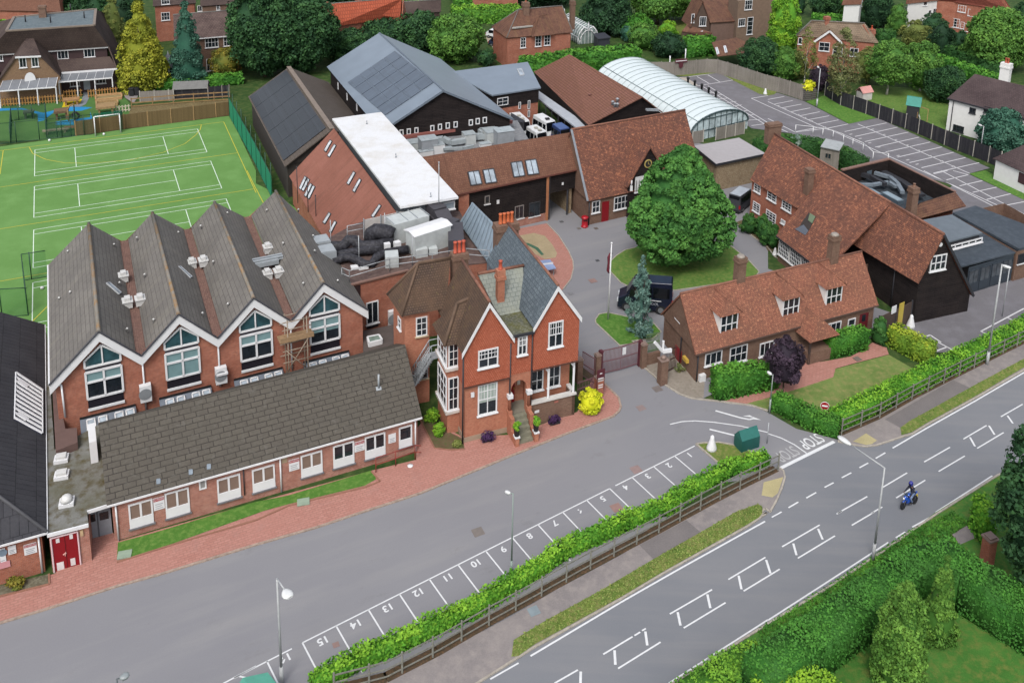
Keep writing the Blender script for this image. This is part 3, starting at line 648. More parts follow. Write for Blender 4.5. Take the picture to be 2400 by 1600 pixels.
for i,j in ((1,2),(2,3),(3,0)):a,c=fpB[i],fpB[j];wb.face([(a.x,a.y,-.3),(c.x,c.y,-.3),(c.x,c.y,ZE-.1),(a.x,a.y,ZE-.1)])
for i in range(4):
    a,c,q=lowsB[i],lowsB[i+1],AB[i];wb.face([up(c,-.1),up(a,-.1),up(q,-.15)])
wb.build('wall',brick_red(),B2)
fb=Bag()
def fbar(a,c,w=.62):
    o_=n3*.06;dn=Vector((0,0,-1))
    fb.slab([a+o_+dn*w,c+o_+dn*w,c+o_-dn*0-Vector((0,0,.06)),a+o_-Vector((0,0,.06))],.1,tuple(-n3))
for i in range(4):fbar(lows[i],A_[i],.95 if 1 else .6);fbar(A_[i],lows[i+1],.95)
fb.build('fascia_board',WHITE(),B2)
edge=Bag()
for i in range(4):edge.bar(up(lows[i]+n3*.05,.02),up(A_[i]+n3*.05,.02),.22,.1);edge.bar(up(A_[i]+n3*.05,.02),up(lows[i+1]+n3*.05,.02),.22,.1)
edge.build('roof_verge',flat('verge_dark','#4c4c52'),B2r)
# gable windows, measured on the first gable and repeated at the others' spacing
wk=Wall(wf.pt(0,0,off),wf.pt(wf.len,0,off));u_ap=wk.uv(P('I',920,10))[0]
TEAL=glassy('blue_green_glass','#3c6068',.06)
def bay(i):
    uc=us[i][0];du=uc-us[0][0]
    uL=wk.uv(P('I',782,285))[0]+du;uR=wk.uv(P('I',1112,215))[0]+du
    zt=wk.uv(P('I',920,25))[1];zs_=(wk.uv(P('I',775,180))[1]+wk.uv(P('I',1098,95))[1])/2;zb=wk.uv(P('I',930,205))[1]
    um=uc+(u_ap-us[0][0])*0+.0
    um=(uL+uR)/2
    g=Bag();g.slab([wk.pt(uL,zb,.06),wk.pt(uR,zb,.06),wk.pt(uR,zs_,.06),wk.pt(um,zt,.06),wk.pt(uL,zs_,.06)],.05,tuple(-n3));go=g.build('gable_window',TEAL,B2)
    f=Bag();pts=[(uL,zb),(uR,zb),(uR,zs_),(um,zt),(uL,zs_)]
    for k in range(5):a,c=pts[k],pts[(k+1) % 5];f.bar(wk.pt(a[0],a[1],.12),wk.pt(c[0],c[1],.12),.16,.16,tuple(n3))
    f.bar(wk.pt(um,zb,.12),wk.pt(um,zt,.12),.12,.14,tuple(n3));f.build('window_frame',WHITE(),go)
    z1=wk.uv(P('I',785,285))[1];z0=wk.uv(P('I',805,525))[1];z00=wk.uv(P('I',815,622))[1]
    panel(B2,wk,None,None,flat('dark_infill_panel','#34303a',.5),'infill_panel',.05,uvr=(uL,uR,z1+.02,zb-.1))
    g=Bag();g.slab([wk.pt(uL,z0,.05),wk.pt(uR,z0,.05),wk.pt(uR,z1,.05),wk.pt(uL,z1,.05)],.05,tuple(-n3));go=g.build('window',GLASS(),B2)
    zm=z0+(z1-z0)*.62
    bl=Bag();drop=(.55,1.,.6,.62)[i]
    for (a,c,t0,t1,fr_) in ((uL,um,zm,z1,1),(um,uR,zm,z1,1),(uL,um,z0,zm,{0:0,1:1,2:0,3:.35}[i]),(um,uR,z0,zm,{0:0,1:1,2:.0,3:.35}[i])):
        if fr_>0:bl.face([wk.pt(a+.1,t1-(t1-t0)*fr_+.05,.07),wk.pt(c-.1,t1-(t1-t0)*fr_+.05,.07),wk.pt(c-.1,t1,.07),wk.pt(a+.1,t1,.07)])
    bl.build('blind',flat('pale_teal_blind','#7f9fa2',.4,var=.1),go)
    f=Bag()
    for a,c in (((uL,z0),(uR,z0)),((uR,z0),(uR,z1)),((uR,z1),(uL,z1)),((uL,z1),(uL,z0)),((um,z0),(um,z1)),((uL,zm),(uR,zm))):f.bar(wk.pt(a[0],a[1],.12),wk.pt(c[0],c[1],.12),.17,.15,tuple(n3))
    f.build('window_frame',WHITE(),go)
    panel(B2,wk,None,None,bricky('dark_slatted_panel','#2e2a34','#2a2630','#141218',6,.16,.03),'infill_panel',.06,uvr=(uL,uR,z00,z0-.1))
    s_=Bag();s_.bar(wk.pt(uL-.05,z00,.15),wk.pt(uR+.05,z00,.15),.12,.22);s_.build('window_sill',WHITE(),go)
    # sloping glazed lean-to below
    zl=wk.uv(P('I',735,712))[1];uA=wk.uv(P('I',732,712))[0]+du;uB=wk.uv(P('I',1245,590))[0]+du
    L=Bag();a,c=wk.pt(uA,zl,.05),wk.pt(uB,zl,.05);a2,c2=wk.pt(uA,zl-1.3,1.9),wk.pt(uB,zl-1.3,1.9)
    L.slab([a2,c2,c,a],.15);L.prism([a2,c2,c,a],0,zl-1.45,False);lo=L.build('glazed_lean_to',flat('lead_grey_roof','#6a7380',.5),B2)
    plL=Plane(a2,c2,c)
    for t in (.12,.33,.62,.82):
        q=[lerp(a,c,t),lerp(a,c,t+.14),lerp(a2,c2,t+.14),lerp(a2,c2,t)];q=[lerp(q[0],q[3],.12),lerp(q[1],q[2],.12),lerp(q[1],q[2],.9),lerp(q[0],q[3],.9)]
        g=Bag();g.slab([p+plL.n*.08 for p in q],.1);go=g.build('rooflight',glassy('rooflight_glass','#b9c6d2',.15),lo)
        f=Bag();f.path([p+plL.n*.12 for p in (q[3],q[0],q[1],q[2])],.07,6);f.build('rooflight_frame',WHITE(),go)
    t_=Bag();t_.bar(up(a,.08),up(c,.08),.2,.12);t_.build('flashing',flat('black_flashing','#1e1e20'),lo)
for i in range(4):bay(i)
for i,(t1,t2) in enumerate(((P('I',1305,165),P('I',1350,615)),(P('I',2000,10),P('I',2035,400)),(P('J',320,0),P('J',338,250)))):
    u,z=wk.uv(t1);b=Bag();b.tube(wk.pt(u,8.4,.14),wk.pt(u,wk.uv(t2)[1],.14),.08);b.build('downpipe',WHITE(),B2)
b=Bag();b.path([wk.pt(.1,7.7,.2),wk.pt(.9,7.6,.2),wk.pt(.95,4.4,.2)],.08);b.build('downpipe',WHITE(),B2)
b=Bag();b.bar(up(EB0,0),up(fl_,0),.12,.12);b.build('gutter',WHITE(),B2)
for q in (PL('I',480,450,530,450,600,800,705,790,712,925,512,1005),):
    b=Bag();b.prism([W(p,4.2) for p in q],-.2,4.2);b.build('brown_felt_box',flat('brown_felt','#6e5650',.9),B2)
pr=[]
for i in range(4):pr.append((Plane(lows[i],A_[i],AB[i]),Plane(A_[i],lows[i+1],AB[i])))
def capvent(pl,p,size=1.):
    c=pl.at(p);th=thing('roof_ventilator','','roof vent',c)
    b=Bag();b.box(c-Vector((0,0,.1)),.75*size,.95*size,.32,.5);b.box(c+Vector((0,0,.22)),.5*size,.62*size,.38,.5)
    return c,b
for i,(pl,p,lab) in enumerate(((pr[0][1],P('E',1135,985),'white roof vent beside the first valley of the hall, upper of two on its left'),(pr[0][1],P('E',1172,1222),'white roof vent beside the first valley of the hall, lower of two on its left'),(pr[1][0],P('E',1288,1200),'white roof vent on the right side of the first valley of the hall'),
                                  (pr[1][1],P('E',1762,865),'white roof vent on the left side of the second valley of the hall'),(pr[2][0],P('E',1868,845),'white roof vent on the right side of the second valley of the hall'),
                                  (pr[2][1],P('F',105,965),'white roof vent on the left side of the third valley, below the metal hood'),(pr[3][0],P('F',208,945),'white roof vent on the right side of the third valley, below the metal hood'),(pr[3][0],P('F',108,725),'white roof vent above the metal hood on the right of the third valley'))):
    c=pl.at(p);rz=math.atan2(wf.d.y,wf.d.x);b=Bag()
    b.box(c+Vector((0,0,-.25)),.8,1.0,.6,rz);b.box(c+Vector((0,0,.35)),.95,1.15,.08,rz);b.box(c+Vector((0,0,.43)),.5,.7,.3,rz)
    b.build('roof_vent',flat('off_white_plastic','#dcdcda',.5),None,lab,loc=c,cat='roof vent',group='white vents on the hall roof')
for pl,q in ((pr[0][1],PL('E',975,1035,1005,1030,1110,1120,1090,1135)),(pr[1][1],PL('E',1638,885,1655,880,1762,975,1745,985))):
    roofwin(B2,pl,q,'rooflight',fr=flat('pale_frame','#b8bcc0'),lift=.1,fw=.06)
hb=Bag();c=VB[2]*.5+V_[2]*.5;c=W(P('F',100,850),9.6)
for dx,dz,sx,sy in ((-.2,0,2.6,1.3),(0,.55,3.2,.7),(0,.55,3.2,.12)):hb.box(c+Vector((dx*.86,dx*.5,dz)),sx,sy,.5 if dz== 0 else .12,math.atan2(wf.d.y,wf.d.x))
hb.box(c+Vector((.8,.3,.35)),2.9,.6,.12,.5);hb.build('metal_hood',flat('galvanised_metal','#a9b0b5',.45),None,'galvanised metal hood spanning the third valley of the hall roof',loc=c,cat='roof hood')
sp=Bag()
for t,x,y,k in (('E',625,755,0),('E',1050,692,1),('E',1258,630,2),('E',1640,580,3),('E',1845,522,4),('E',2090,402,5),('E',645,1130,0),('E',545,1185,0),('E',1330,970,2),('E',1100,1045,1),('E',1960,850,4),('E',1412,1385,2),('E',1170,1470,1),('E',1862,1325,3),('E',2095,1240,4),('F',100,375,6),('F',390,372,7),('F',250,680,6),('F',525,612,7),('F',540,750,7),('F',435,1050,6),('F',752,1025,7)):
    pl=pr[k//2][k % 2];c=pl.at(P(t,x,y));sp.lathe(c-Vector((0,0,.1)),[(.09,0),(.09,.3),(.13,.32),(.05,.42)],8)
sp.build('pipe_terminal',flat('off_white_plastic','#dcdcda',.5),B2)
def acunit(wl,p1,p2,label,name='air_conditioner',off=.1,group='air conditioners on the walls'):
    u0,z1=wl.uv(p1);u1,z0=wl.uv(p2);th=thing(name,label,'air conditioner',wl.pt((u0+u1)/2,z0,off),group)
    b=Bag();b.slab([wl.pt(u0,z0,off+.5),wl.pt(u1,z0,off+.5),wl.pt(u1,z1,off+.5),wl.pt(u0,z1,off+.5)],.5,tuple(-wl.n)+(0,));b.build('casing',WHITE(),th)
    c=wl.pt(u0+(u1-u0)*.45,(z0+z1)/2,off+.51);g=Bag();r=(z1-z0)*.33;n=Vector((wl.n.x,wl.n.y,0));g.tube(c-n*.02,c+n*.03,r,18);g.build('fan_grille',flat('grille_grey','#8f9498'),th)
    q=Bag();q.bar(wl.pt(u0+.1,z0-.06,off),wl.pt(u0+.1,z0-.06,off+.5),.08);q.bar(wl.pt(u1-.1,z0-.06,off),wl.pt(u1-.1,z0-.06,off+.5),.08);q.build('bracket',DARKT(),th);return th
acunit(wk,P('I',1275,390),P('I',1392,510),'white air conditioner on the first valley downpipe of the hall')
acunit(wk,P('I',1968,228),P('I',2080,345),'white air conditioner on the second valley downpipe of the hall')
b=Bag();b.box(wk.pt(wk.uv(P('I',2040,430))[0],5.0,.5),1.0,.6,.18,.5);b.build('wall_ledge',WHITE(),B2)
# scaffold tower at the third valley
sc=thing('scaffold','rusty tube scaffold with a plank deck against the third valley of the hall','scaffold',wk.pt(wk.uv(P('J',330,100))[0],0,1.5))
uS0,uS1=wk.uv(P('F',235,1420))[0],wk.uv(P('F',440,1380))[0];m_sc=flat('rusty_scaffold_tube','#9a8a78',.6)
for u in (uS0+.2,uS1-.1):
    for o_ in (.35,1.6):b=Bag();b.tube(wk.pt(u,0,o_),wk.pt(u,9.6,o_),.06,6);b.build('upright',m_sc,sc)
for z in (5.2,6.4,7.3,8.6,9.4):
    b=Bag();b.tube(wk.pt(uS0-.3,z,1.6),wk.pt(uS1+.3,z,1.6),.05,6);b.tube(wk.pt(uS0-.3,z,.35),wk.pt(uS1+.3,z,.35),.05,6);b.build('ledger',m_sc,sc)
b=Bag();b.tube(wk.pt(uS0,4.2,1.65),wk.pt(uS1,7.3,1.65),.05,6);b.tube(wk.pt(uS1,3.8,1.65),wk.pt(uS0,6.5,1.65),.05,6);b.build('brace',m_sc,sc)
b=Bag()
for k in range(5):b.box(wk.pt((uS0+uS1)/2,7.35,.45+k*.27),uS1-uS0+1.1,.22,.09,math.atan2(wf.d.y,wf.d.x))
b.bar(wk.pt(uS0-.5,7.62,1.72),wk.pt(uS1+.5,7.62,1.72),.06,.5);b.build('deck',flat('weathered_plank','#a88a68',.9,var=.2,scale=3),sc)

# ------------------------------------------------ 3. dark roofed wing at the left edge
eb,ea0,ec=W((109.7,1246),3.7),W((0,1276.5),3.7),W((104.6,760),3.7)
dl=hd(eb,ea0);db=hd(eb,ec);Lb=10.;s_=.62
ea=eb+dl*22;ed=ec+dl*22
ri0=eb+dl*Lb+db*Lb;ri0.z=3.7+Lb*s_;ri1=ec+dl*Lb;ri1.z=3.7+Lb*s_
B3=thing('dark_roofed_wing','brick wing with a dark tiled roof and slatted white rooflight at the left edge','school building',(eb.x,eb.y,0))
b=Bag();b.slab([eb,ec,ri1,ri0],.16);b.slab([ea,eb,ri0,ri0+dl*12],.16);b.slab([ri0,ri1,ed,ri0+dl*12],.16);B3r=b.build('roof',roof_dark(),B3)
b=Bag();b.tube(up(eb,.04),up(ri0,.04),.14,6);b.tube(up(ri0,.04),up(ri1,.04),.14,6);b.build('ridge_tiles',flat('dark_ridge','#5a5a5e'),B3r)
b=Bag();b.prism(inset2([ea,eb,ec,ed],.4),-.3,3.66,False);b.build('wall',brick_red(),B3)
b=Bag();b.face([ec+dl*.5-db*.4,ri1-db*.4,ed-db*.4]);b.build('gable_wall',brick_red(),B3)
b=Bag();gutter(b,up(ea,-.1),up(eb,-.1));gutter(b,up(eb,-.1),up(ec,-.1));b.build('gutter',WHITE(),B3)
wl3=Wall(ea-db*-.4,eb+db*.4+dl*.4)
u=wl3.len-.2;b=Bag();b.tube(wl3.pt(u,3.5,.12),wl3.pt(u,.05,.12),.07);b.build('downpipe',WHITE(),B3)
pl3=Plane(eb,ec,ri1)
ql=PL('I',135,300,380,462,380,858,122,715)
g=Bag();g.slab([pl3.at(p,.1) for p in ql],.1);go=g.build('slatted_rooflight',flat('dark_rooflight_base','#3c3e50',.3),B3)
g=Bag();Q=[pl3.at(p,.2) for p in ql]
for k in range(11):t=k/10;g.bar(lerp(Q[0],Q[3],t),lerp(Q[1],Q[2],t),.2,.1,tuple(pl3.n))
g.bar(Q[0],Q[3],.1);g.bar(Q[1],Q[2],.1)
for t in (.15,.87):g.bar(lerp(Q[0],Q[3],t)+(Q[1]-Q[0])*.1,lerp(Q[0],Q[3],t)+(Q[1]-Q[0])*.45,.45,.12,tuple(pl3.n))
g.build('slat',WHITE(),go)
notice(wl3,P('M',215,300),P('M',343,358),'white NO PARKING notice on the brick wall left of the dark red doors','NO PARKING')
notice(wl3,P('M',70,312),P('M',152,365),'small white notice between two larger ones on the left brick wall',None)
th=notice(wl3,P('M',-10,335),P('M',66,495),'tall white notice with a round symbol at the left edge of the brick wall',None,lines=2)
u_,z_=wl3.uv(P('M',25,365));b=Bag();n_=Vector((wl3.n.x,wl3.n.y,0));b.tube(wl3.pt(u_,z_,.09),wl3.pt(u_,z_,.1),.3,20);b.build('round_symbol',flat('sign_blue_grey','#7d8fa0'),th)
u_,z_=wl3.uv(P('M',30,480));b=Bag();b.slab([wl3.pt(u_-.45,z_-.25,.1),wl3.pt(u_+.45,z_-.25,.1),wl3.pt(u_+.45,z_+.3,.1),wl3.pt(u_-.45,z_+.3,.1)],.01,tuple(-n_));b.build('pink_panel',flat('sign_pink','#d79aa0'),th)

# ------------------------------------------------ 4. mossy flat roofed link with the dark red and grey doors
B4=thing('flat_roofed_link','low flat roofed brick link with moss on top, dark red double doors and grey doors','school building',W(P('M',430,575)))
zr=3.5;q=[W(p,zr) for p in (P('M',432,205),P('M',812,108),P('M',800,-10),P('I',985,1500),P('I',905,760),P('I',500,990),P('E',430,1500),P('E',412,1440))]
b=Bag();b.prism([V2(p) for p in q],zr-.25,zr);b.build('roof',mottle('mossy_felt_roof','#8a8a88','#6f6e60','#5a5136',.35,1.5),B4)
b=Bag();b.bar(up(q[0],-.1),up(q[1],-.1),.14,.26);b.bar(up(q[2],-.1),up(q[3],-.1),.12,.26);b.build('fascia_board',WHITE(),B4)
wl4=Wall(V2(q[0])+wf.n*-.15,V2(q[1])+wf.n*-.15)
b=Bag();a_,c_=wl4.pt(.1,0),wl4.pt(wl4.len,0);n_=Vector((wl4.n.x,wl4.n.y,0));b.prism([a_,c_,c_-n_*3.2,a_-n_*3.2],-.3,zr-.25,False);b.build('wall',brick_front(),B4)
g=panel(B4,wl4,P('M',470,232),P('M',743,490),flat('dark_red_door_paint','#8c0f1c',.45,var=.06),'door',.06,label='dark red double doors with four white squares')
f=Bag();u0,z1=wl4.uv(P('M',466,232));u1,z0=wl4.uv(P('M',746,492))
for a_,c_ in (((u0,z0),(u0,z1)),((u0,z1),(u1,z1)),((u1,z1),(u1,z0)),((u0,z0),(u1,z0))):f.bar(wl4.pt(a_[0],a_[1],.1),wl4.pt(c_[0],c_[1],.1),.07,.1,(0,0,1))
f.build('door_frame',flat('pink_white_frame','#e3c8cc'),g)
b=Bag();um=(u0+u1)/2;b.bar(wl4.pt(um,z0,.075),wl4.pt(um,z1,.075),.03,.03);b.build('door_joint',flat('dark_red_gap','#5c0a14'),g)  # thin dark red bar along the meeting line of the doors
for x0,y0,x1,y1 in ((512,240,549,268),(636,200,671,232),(520,462,592,512),(646,422,696,472)):panel(g,wl4,P('M',x0,y0),P('M',x1,y1),flat('white_vent_square','#e3dedd'),'vent_square',.09,.03)
b=Bag();uu,zz=wl4.uv(P('M',598,375));b.bar(wl4.pt(uu-.12,zz,.12),wl4.pt(uu+.1,zz+.1,.12),.07);b.bar(wl4.pt(uu,zz-.15,.12),wl4.pt(uu+.05,zz+.2,.12),.05);b.build('door_handle',flat('pale_handle','#e8b0a8'),g)
wl4b=Wall(V2(q[2])-wl4.n*.3,V2(q[3])+wl4.d*.8-wl4.n*.1)
d1=W(P('M',825,250));d2=W(P('M',1035,195));wl4b=Wall(d1,d2)
b=Bag();nn=Vector((wl4b.n.x,wl4b.n.y,0));b.slab([wl4b.pt(0,0,0),wl4b.pt(wl4b.len,0,0),wl4b.pt(wl4b.len,zr-.3,0),wl4b.pt(0,zr-.3,0)],.2,tuple(-nn));dg=b.build('door',flat('grey_door_paint','#9aa0a8',.5),B4,'grey double doors with dark glass')
for x0,y0,x1,y1 in ((825,25,880,78),(912,5,1000,52)):
    panel(dg,wl4b,P('M',x0,y0),P('M',x1,y1),GLASS(),'pane',.04,.03)
b=Bag();b.bar(wl4b.pt(wl4b.len*.42,0,.04),wl4b.pt(wl4b.len*.42,zr-.3,.04),.06);b.build('door_joint',flat('grey_gap','#6c7078'),dg)
for t,x,y,lab in (('I',562,1062,'square white roof dome nearest the hall on the mossy flat roof'),('I',565,1212,'square white roof dome, middle of three on the mossy flat roof'),('I',612,1460,'round topped white roof dome, nearest the red doors on the mossy roof')):
    c=W(P(t,x,y),zr+.3);c.z=zr;b=Bag();b.box(c,1.05,.9,.3,.35);th=b.build('roof_dome',WHITE(),None,lab,loc=c,cat='roof dome',group='white roof domes on the mossy roof')
    b=Bag()
    if y>1400:b.lathe(c+Vector((0,0,.3)),[(.45,0),(.42,.25),(.3,.42),(.12,.5)],12)
    else:b.box(c+Vector((0,0,.3)),.75,.62,.22,.35)
    b.build('dome_cap',flat('off_white_plastic','#dcdcda'),th)
panel(B4,wl4,P('M',735,165),P('M',768,205),flat('buff_lamp','#d0b48c'),'wall_lamp',.12,.12)
# white air unit standing at the roof edge
c0,c1=W(P('I',905,1110),zr),W(P('I',885,870),zr+1.2);c=W(P('I',905,1105),zr);dd=hd(e0,r0)
b=Bag();b.slab([c,c+dd*2.6,c+dd*2.6+Vector((0,0,2.)),c+Vector((0,0,2.))],.55,tuple(-hd(e0,e1)));b.build('ventilation_cabinet',WHITE(),None,'tall narrow white cabinet beside the left verge of the classroom roof',loc=c,cat='ventilation unit')
# ------------------------------------------------ helpers for boxes measured in the photo
def pbox(par,name,bl,br,z0,ty,depth,mat,bag=None,label=None,**tg):
    """box whose front bottom edge runs bl-br at height z0, top of left corner at photo row ty"""
    a,c=W(bl,z0),W(br,z0);zt=ztop(a,ty);d=hd(a,c);n=Vector((-d.y,d.x,0))*depth
    b=bag or Bag();b.prism([a,c,c+n,a+n],z0,zt,True)
    if bag:return zt
    return b.build(name,mat,par,label,**({} if par else dict(loc=a)),**tg)
# ------------------------------------------------ 5. plant roof block between hall and house
zd=8.0
B5=thing('plant_roof_block','brick block with a flat roof crowded with ducts and air units behind the house','school building',W(P('F',830,1075),0))
q5=[W(P('F',x,y),zd) for x,y in ((830,1075),(1400,930),(2120,850),(1870,380),(1500,330),(900,500),(640,640))]
b=Bag();b.prism(q5,-.3,zd-.02,False);b.build('wall',brick_red(),B5)
b=Bag();b.flatpoly(q5,zd) if False else b.prism(q5,zd-.02,zd+.12);b.build('roof',mottle('brown_felt_roof','#6d5a56','#5d4d4a','#7c6a62',.4,2),B5)
w5=Wall(q5[0],q5[1]);b=Bag();b.bar(up(q5[0],.2),up(q5[1],.2),.3,.16);b.build('parapet_coping',flat('brown_coping','#8c6c60'),B5)
panel(B5,w5,P('F',830,1080),P('F',960,1170),flat('painted_recess_darkness','#3a2626'),'recess_dark_panel',.04)  # wall recess not modelled; its darkness is painted as a flush panel
window(B5,w5,P('F',1010,1215),P('F',1125,1385),2,1,off=.02,bw=.08)
panel(B5,w5,P('F',1015,1395),P('F',1125,1425),flat('dark_infill_panel','#34303a',.5),'infill_panel',.05)
zl=4.2;ql=[W(P(*t),zl) for t in (('F',985,1470),('F',1275,1410),('J',1345,60),('J',1290,75),('J',985,120))]
b=Bag();b.prism(ql,-.2,zl);b.build('low_flat_roof',flat('dark_felt','#5c524e',.9),B5)
pll=Plane((0,0,zl),(1,0,zl),(0,1,zl));b=Bag()
roofwin(B5,pll,PL('J',1025,-5,1130,-25,1158,20,1040,50),'rooflight',fr=WHITE(),gl=glassy('pale_green_glass','#93a89c',.2),lift=.5,fw=.12)
acunit(Wall(W(P('F',1275,1470),5.2),W(P('F',1290,1475),5.2)) if False else w5,P('F',1208,1278),P('F',1285,1400),'white air conditioner on the brick wall of the plant block beside the house')
TH=lambda n,l,c,p:thing(n,l,c,p)
LG=flat('pale_grey_casing','#c9cfcf',.5);MG=flat('mid_grey_casing','#a4aab0',.5)
# air handling units
a=TH('air_handling_unit','large pale grey air handling unit of joined cabinets at the back of the plant roof','air handling unit',W(P('F',1270,690),zd))
zt=pbox(None,'',P('F',1270,690),P('F',1590,600),zd+.1,P('F',1255,500)[1],2.4,LG,bag=(bb :=Bag()));bb.build('casing',LG,a)
wA=Wall(W(P('F',1270,690),zd),W(P('F',1590,600),zd));b=Bag()
for t in (0,.4,.67,1):b.bar(wA.pt(wA.len*t,zd+.1,.02),wA.pt(wA.len*t,zt+.03,.02),.08);b.bar(wA.pt(wA.len*t,zt+.03,.02),wA.pt(wA.len*t,zt+.03,-2.4),.08)
b.bar(wA.pt(0,(zd+zt)/2,.03),wA.pt(wA.len,(zd+zt)/2,.03),.08);b.build('panel_joint',MG,a)
for t in (.33,.75):b=Bag();c=wA.pt(wA.len*t,zt-1.0,.0);n_=Vector((wA.n.x,wA.n.y,0));b.tube(c,c+n_*.08,.16,12);b.build('porthole',DARKT(),a)
a=TH('air_handling_unit','long white ridged air handling unit in front of the joined cabinets','air handling unit',W(P('F',1450,800),zd))
zt=pbox(None,'',P('F',1465,800),P('F',1790,690),zd+.1,P('F',1450,610)[1],2.0,LG,bag=(bb :=Bag()));bb.build('casing',LG,a)
wA=Wall(W(P('F',1465,800),zd),W(P('F',1790,690),zd));b=Bag()
b.slab([wA.pt(-.2,zt,.15),wA.pt(wA.len+.15,zt,.15),wA.pt(wA.len+.15,zt+.25,-1),wA.pt(-.2,zt+.25,-1)],.1);b.slab([wA.pt(-.2,zt+.25,-1),wA.pt(wA.len+.15,zt+.25,-1),wA.pt(wA.len+.15,zt,-2.15),wA.pt(-.2,zt,-2.15)],.1);b.build('lid',WHITE(),a)
b=Bag()
for k in range(8):b.bar(wA.pt(wA.len*(k+.5)/8,zd+.2,.03),wA.pt(wA.len*(k+.5)/8,zt-.1,.03),.06)
b.build('panel_joint',MG,a)
for lab,bl,br,ty,dp,m in (('narrow white standing cabinet left of two on the plant roof',P('F',1185,785),P('F',1238,775),P('F',0,680)[1],.5,WHITE()),('narrow white standing cabinet with a dark grille, right of two on the plant roof',P('F',1285,770),P('F',1335,755),P('F',0,668)[1],.6,WHITE()),
                              ('pale grey square air unit beside the guard rail at the front of the plant roof',P('F',1190,900),P('F',1312,890),P('F',0,800)[1],1.6,LG),('low pale grey unit with a dark front beside the ridged unit',P('F',1470,810),P('F',1580,790),P('F',0,735)[1],1.2,LG),('small white unit at the right end of the plant roof row',P('F',1590,780),P('F',1670,770),P('F',0,725)[1],1.0,LG)):
    a0=W(bl,zd);th=TH('air_unit',lab,'air unit',a0);pbox(None,'',bl,br,zd+.1,ty,dp,m,bag=(bb :=Bag()));bb.build('casing',m,th)
    wq=Wall(W(bl,zd),W(br,zd));zt=ztop(W(bl,zd),ty);b=Bag();b.slab([wq.pt(wq.len*.15,zd+.35,.03),wq.pt(wq.len*.85,zd+.35,.03),wq.pt(wq.len*.85,zt-.25,.03),wq.pt(wq.len*.15,zt-.25,.03)],.02,(-wq.n.x,-wq.n.y,0));b.build('grille',flat('dark_grille','#4a4e52'),th)
# black lagged ducts
def duct(lab,pts,r,mat=None,name='ventilation_duct',n=10):
    q=[W(P(t,x,y),z) for t,x,y,z in pts];b=Bag();rings=[]
    for i,p in enumerate(q):
        d=(q[min(i+1,len(q)-1)]-q[max(i-1,0)]).normalized();x=d.cross(Vector((0,0,1))).normalized();y=x.cross(d)
        rings.append([p+(x*math.cos(2*math.pi*k/n)+y*math.sin(2*math.pi*k/n))*r*(1+.06*math.sin(i*2.3)) for k in range(n)])
    b.loft(rings);return b.build(name,mat or mottle('black_duct_wrap','#3c3c42','#2a2a2e','#55555c',1.5,4,.6),None,lab,loc=q[0],cat='duct',group='ducts on the plant roof')
duct('thick black duct rising over the back of the plant roof',[('F',640,710,8.9),('F',720,700,8.9),('F',800,690,9.),('F',850,640,9.4),('F',900,640,9.4),('F',960,690,9.),('F',1100,690,9.),('F',1260,660,9.)],.62)
duct('black duct second from the back running straight across the plant roof',[('F',700,790,8.8),('F',850,760,8.8),('F',960,735,8.8),('F',1080,725,8.8),('F',1200,690,8.8)],.5)
duct('wavy black duct nearest the guard rail',[('F',700,835,8.7),('F',790,800,8.8),('F',860,795,8.8),('F',930,820,8.7),('F',1000,860,8.5),('F',1060,860,8.5),('F',1110,790,8.7),('F',1200,750,8.8),('F',1400,720,8.8)],.45)
duct('humped black duct arching in front of the white screen',[('F',1060,640,8.6),('F',1065,580,9.6),('F',1100,550,10.1),('F',1150,560,10),('F',1210,570,9.8),('F',1260,590,9.6)],.85)
for lab,t,x,y in (('galvanised duct collar on the hall roof edge, further one','F',610,700),('galvanised duct collar on the hall roof edge, nearer one','F',660,790)):
    c=W(P(t,x,y),9.);b=Bag();b.box(c-Vector((0,0,.8)),1.5,1.6,1.7,.5);b.box(c+Vector((-.2,0,.9)),1.7,1.7,.1,.5);b.build('duct_collar',flat('galvanised_metal','#a9b0b5',.45),None,lab,loc=c,cat='duct')
# black boxed duct stepping down from the white roof
DB=flat('charcoal_duct_box','#4a484e',.6)
def boxduct(lab,pts,w,h):
    q=[W(P(t,x,y),z) for t,x,y,z in pts];b=Bag()
    for a_,c_ in zip(q[:-1],q[1:]):b.bar(a_,c_,w,h)
    b.build('boxed_duct',DB,None,lab,loc=q[0],cat='duct')
boxduct('charcoal boxed duct stepping down from the white roof to the plant deck',[('F',1600,320,10.2),('F',1690,400,10),('F',1740,500,9.3),('F',1830,530,9.3),('F',1840,700,9)],1.7,1.6)
boxduct('second charcoal boxed duct below the white roof edge',[('F',1440,390,9.3),('F',1620,430,9.2),('F',1700,520,9)],1.2,1.4)
sc_=Bag();wS=Wall(W(P('F',990,625),zd),W(P('F',1440,520),zd));zt=wS.uv(P('F',990,455))[1]
th=TH('plant_screen','off white panel screen on posts at the back of the plant roof','screen',wS.pt(0,zd))
b=Bag();b.slab([wS.pt(0,zd+.3),wS.pt(wS.len,zd+.3),wS.pt(wS.len,zt),wS.pt(0,zt)],.08,(-wS.n.x,-wS.n.y,0));b.build('panel',flat('screen_cream','#cfcac6'),th)
for t in (0,.34,.67,1):b=Bag();b.bar(wS.pt(wS.len*t,zd,.08),wS.pt(wS.len*t,zt+.25,.08),.1);b.build('post',MG,th)
